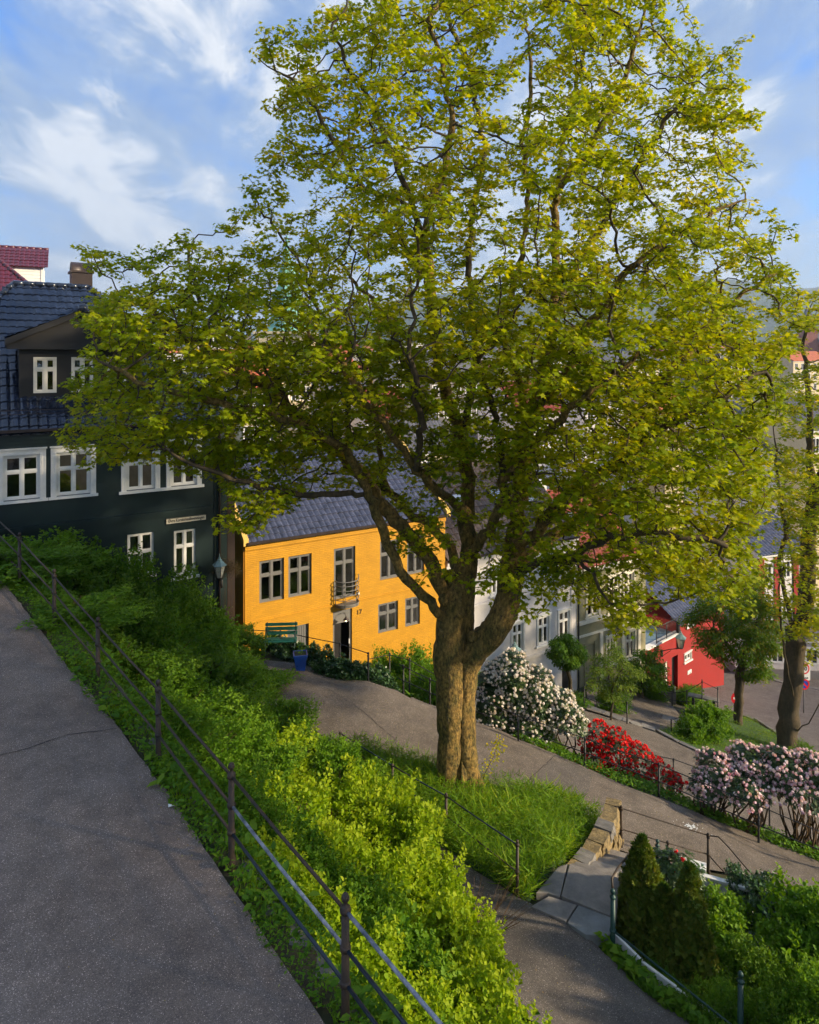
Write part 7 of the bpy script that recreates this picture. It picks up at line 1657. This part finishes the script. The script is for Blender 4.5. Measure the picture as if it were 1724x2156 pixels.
# unseen trees added right of the view so their crowns shade the upper path
for i, (x, y, lab) in enumerate(((13.0, 1.2, 'maple added out of view to shade the upper path, the nearer of two'), (14.0, 6.5, 'maple added out of view to shade the upper path, the farther of two'))):
    g = H(x, y); t = thing('shade_tree', lab, 'tree', (x, y, g)); r = np.random.default_rng(200+i); n = 13000
    cc = nrmz(r.normal(size=(130, 3)))*(.45+.55*r.random((130, 1)))*np.array([3.2, 3.4, 3.3])+np.array([0, 0, 2.0-g])
    k = r.integers(0, 130, n); q = cc[k]+r.normal(size=(n, 3))*np.array([.5, .5, .28])
    me = leaf_mesh('crown', q, r.normal(size=(n, 3))*.5+[0, 0, 1], r.normal(size=(n, 3)), .22, STAR); link_mesh('crown', me, LM['maple'], t)
    mb = MB(); o = np.array([x, y, g-.1]); mb.tube([o, o+[.1, .1, 4-0], o+[0, 0, 6-0], o+[0, .1, -g+4.5]], [.34, .28, .2, .08], 10)
    for j in range(0, 130, 4): p = o+np.array([0, 0, -g-.5+r.uniform(-3, 2.5)]); mb.tube([p, (p+o+[0, 0, g+.1]+cc[j]-[0, 0, 0])/2*1.0 if False else (p+np.array([x, y, g])+cc[j])/2, np.array([x, y, g])+cc[j]], [.08, .05, .015], 5, cap=False)
    mb.build('trunk', M_BARK2, t)

# joints, patches and litter on the asphalt
def strip_mark(name, pts, w, m, dz, seed):
    r = random.Random(seed); W_ = [G(x, y) for x, y in pts]; L_ = []; R_ = []
    P2 = wiggle([tuple(q[:2]) for q in W_], .012, .12, seed)
    for i, p in enumerate(P2):
        q = P2[min(i+1, len(P2)-1)]; o_ = P2[max(i-1, 0)]; d_ = np.array([q[0]-o_[0], q[1]-o_[1]]); d_ /= max(1e-6, np.linalg.norm(d_)); ww = w*r.uniform(.4, 1.3); z = H(*p)+dz
        L_.append((p[0]-d_[1]*ww, p[1]+d_[0]*ww, z)); R_.append((p[0]+d_[1]*ww, p[1]-d_[0]*ww, z))
    n = len(P2); MB().add(L_+R_, [(i, n+i, n+i+1, i+1) for i in range(n-1)]).build(name, m, None, (0, 0, 0), kind='structure')
M_TAR = mat('tar_joint', (.035, .03, .028), .8, var=.3)
strip_mark('path_joint', [(-60, 1615), (60, 1582), (140, 1556), (245, 1541)], .009, M_TAR, .036, 1)
strip_mark('path_joint', [(1098, 1668), (1118, 1640), (1150, 1612), (1172, 1594)], .008, M_TAR, .051, 2)
strip_mark('path_joint', [(690, 1455), (760, 1500), (830, 1560), (840, 1590)], .006, M_TAR, .051, 3)
M_PATCH = asphalt('patched_asphalt', (.10, .085, .072), (.15, .128, .11), .5)
sheet('path_patch', edge([(1104, 1668), (1122, 1642), (1152, 1614), (1172, 1596), (1250, 1632), (1240, 1668), (1215, 1706), (1160, 1684)]), M_PATCH, .049, .4)
def litter(name, poly, n, seed, lm, s=.03):
    r = np.random.default_rng(seed); xs = [p[0] for p in poly]; ys = [p[1] for p in poly]; X = r.uniform(min(xs), max(xs), n*3); Y = r.uniform(min(ys), max(ys), n*3); k = inside(poly, X, Y); X, Y = X[k][:n], Y[k][:n]; m = len(X)
    me = leaf_mesh(name, np.column_stack([X, Y, Hs(X, Y)+.058]), np.column_stack([r.normal(size=(m, 2))*.25, np.ones(m)]), np.column_stack([r.normal(size=(m, 2)), np.zeros(m)]), s*(.4+.8*r.random(m)), OVAL)
    link_mesh(name, me, lm, None, (0, 0, 0), None, 'stuff')
FALL = leaf_mat('fallen_bud_scale', (.16, .09, .035), (.28, .18, .06), (.30, .30, .08), .1)
litter('fallen_leaves', [tuple(q) for q in far_edge[1:-1]]+[tuple(q) for q in near_edge[2:-1]], 1500, 5, FALL)
litter('fallen_leaves', [tuple(q) for q in low_l]+[tuple(q) for q in low_r], 1100, 6, FALL)
litter('fallen_leaves', [fs(14, -3.5)]+[tuple(q) for q in UPE]+[fs(-4, -1), fs(-4, -4)], 500, 7, FALL, .02)
litter('fallen_leaves', [(e[0]-.25, e[1]-.1) for e in UPE]+[(e[0]+.1, e[1]) for e in UPE[::-1]], 900, 8, FALL, .025)

# ------------------------------------------------------------------ camera, light, sky
cam = bpy.data.cameras.new('camera'); co = bpy.data.objects.new('camera', cam); COL.objects.link(co)
co.location = (0, 0, 0); co.rotation_euler = (math.radians(90), 0, 0)
cam.sensor_fit = 'VERTICAL'; cam.sensor_height = 36; cam.sensor_width = 28.8; cam.lens = 24.0
cam.shift_y = (HY-1078)/2156; cam.clip_end = 20000; cam.clip_start = .1
SC.camera = co
AZ, EL = math.radians(104), math.radians(20)
sv = Vector((math.sin(AZ)*math.cos(EL), math.cos(AZ)*math.cos(EL), math.sin(EL)))
sun = bpy.data.lights.new('sun', 'SUN'); so = bpy.data.objects.new('sun', sun); COL.objects.link(so)
sun.energy = 4.6; sun.angle = math.radians(2.5); sun.color = (1.0, .83, .57)
so.rotation_euler = sv.to_track_quat('Z', 'Y').to_euler(); so.location = (30, 0, 20)
W = bpy.data.worlds.new('World'); SC.world = W; W.use_nodes = True
nt, lk = W.node_tree.nodes, W.node_tree.links; nt.clear()
out = nt.new('ShaderNodeOutputWorld'); bg = nt.new('ShaderNodeBackground'); bg.inputs['Strength'].default_value = .15
sk = nt.new('ShaderNodeTexSky'); sk.sky_type = 'NISHITA'; sk.sun_disc = False; sk.sun_elevation = EL; sk.sun_rotation = AZ
sk.air_density = 1.2; sk.dust_density = .6; sk.ozone_density = 2.5
tc = nt.new('ShaderNodeTexCoord'); sp = nt.new('ShaderNodeSeparateXYZ'); lk.new(tc.outputs['Generated'], sp.inputs[0])
def mth(op, a, b=None, c=None):
    n = nt.new('ShaderNodeMath'); n.operation = op
    for i, v in enumerate((a, b, c)):
        if v is None: continue
        if isinstance(v, (int, float)): n.inputs[i].default_value = v
        else: lk.new(v, n.inputs[i])
    return n.outputs[0]
zz = mth('ADD', mth('MAXIMUM', sp.outputs[2], 0.0), .30)
cb = nt.new('ShaderNodeCombineXYZ'); lk.new(mth('DIVIDE', sp.outputs[0], zz), cb.inputs[0]); lk.new(mth('DIVIDE', sp.outputs[1], zz), cb.inputs[1])
mp = nt.new('ShaderNodeMapping'); mp.inputs['Rotation'].default_value = (0, 0, .5); mp.inputs['Scale'].default_value = (1.0, .62, 1); mp.inputs['Location'].default_value = (3.3, 1.9, 0); lk.new(cb.outputs[0], mp.inputs[0])
def wn(scale, det, ro, dist=0):
    n = nt.new('ShaderNodeTexNoise'); n.inputs['Scale'].default_value = scale; n.inputs['Detail'].default_value = det; n.inputs['Roughness'].default_value = ro; n.inputs['Distortion'].default_value = dist
    lk.new(mp.outputs[0], n.inputs['Vector']); return n.outputs['Fac']
def wr(stops, fac):
    r = ramp(nt, stops); lk.new(fac, r.inputs['Fac']); return r.outputs['Color']
n1 = wn(1.7, 9, .56, .5); n2 = wn(5.5, 9, .62, .4)
cov = wr([(.36, (.05,)*3), (.44, (.75,)*3), (.52, (1.0,)*3)], mth('ADD', mth('MULTIPLY', n1, .78), mth('MULTIPLY', n2, .22)))
tone = wr([(.36, (.55, 1.0, 2.0)), (.49, (1.1, 1.55, 2.35)), (.58, (2.8, 2.95, 3.2))], mth('ADD', mth('MULTIPLY', n1, .45), mth('MULTIPLY', n2, .55)))
blue = nt.new('ShaderNodeMixRGB'); blue.blend_type = 'MULTIPLY'; blue.inputs[0].default_value = 1; blue.inputs[2].default_value = (.08, .46, .95, 1); lk.new(sk.outputs[0], blue.inputs[1])
mx = nt.new('ShaderNodeMixRGB'); lk.new(cov, mx.inputs[0]); lk.new(blue.outputs[0], mx.inputs[1]); lk.new(tone, mx.inputs[2])
# the veil of cloud thickens towards the horizon
hz = wr([(.0, (.75,)*3), (.18, (.30,)*3), (.42, (0,)*3)], sp.outputs[2])
m3 = nt.new('ShaderNodeMixRGB'); lk.new(hz, m3.inputs[0]); lk.new(mx.outputs[0], m3.inputs[1]); m3.inputs[2].default_value = (2.0, 2.5, 3.2, 1)
lk.new(m3.outputs[0], bg.inputs[0]); lk.new(bg.outputs[0], out.inputs[0])
SC.view_settings.view_transform = 'Standard'; SC.view_settings.look = 'None'; SC.view_settings.exposure = 1.12; SC.view_settings.gamma = 1
SC.render.engine = 'CYCLES'; cy = SC.cycles
cy.max_bounces = 6; cy.diffuse_bounces = 3; cy.glossy_bounces = 3; cy.transmission_bounces = 4; cy.transparent_max_bounces = 8
cy.caustics_reflective = False; cy.caustics_refractive = False; cy.use_adaptive_sampling = True; cy.adaptive_threshold = .03
cy.use_denoising = True; cy.denoiser = 'OPENIMAGEDENOISE'; cy.sample_clamp_indirect = 6
cy.volume_bounces = 0
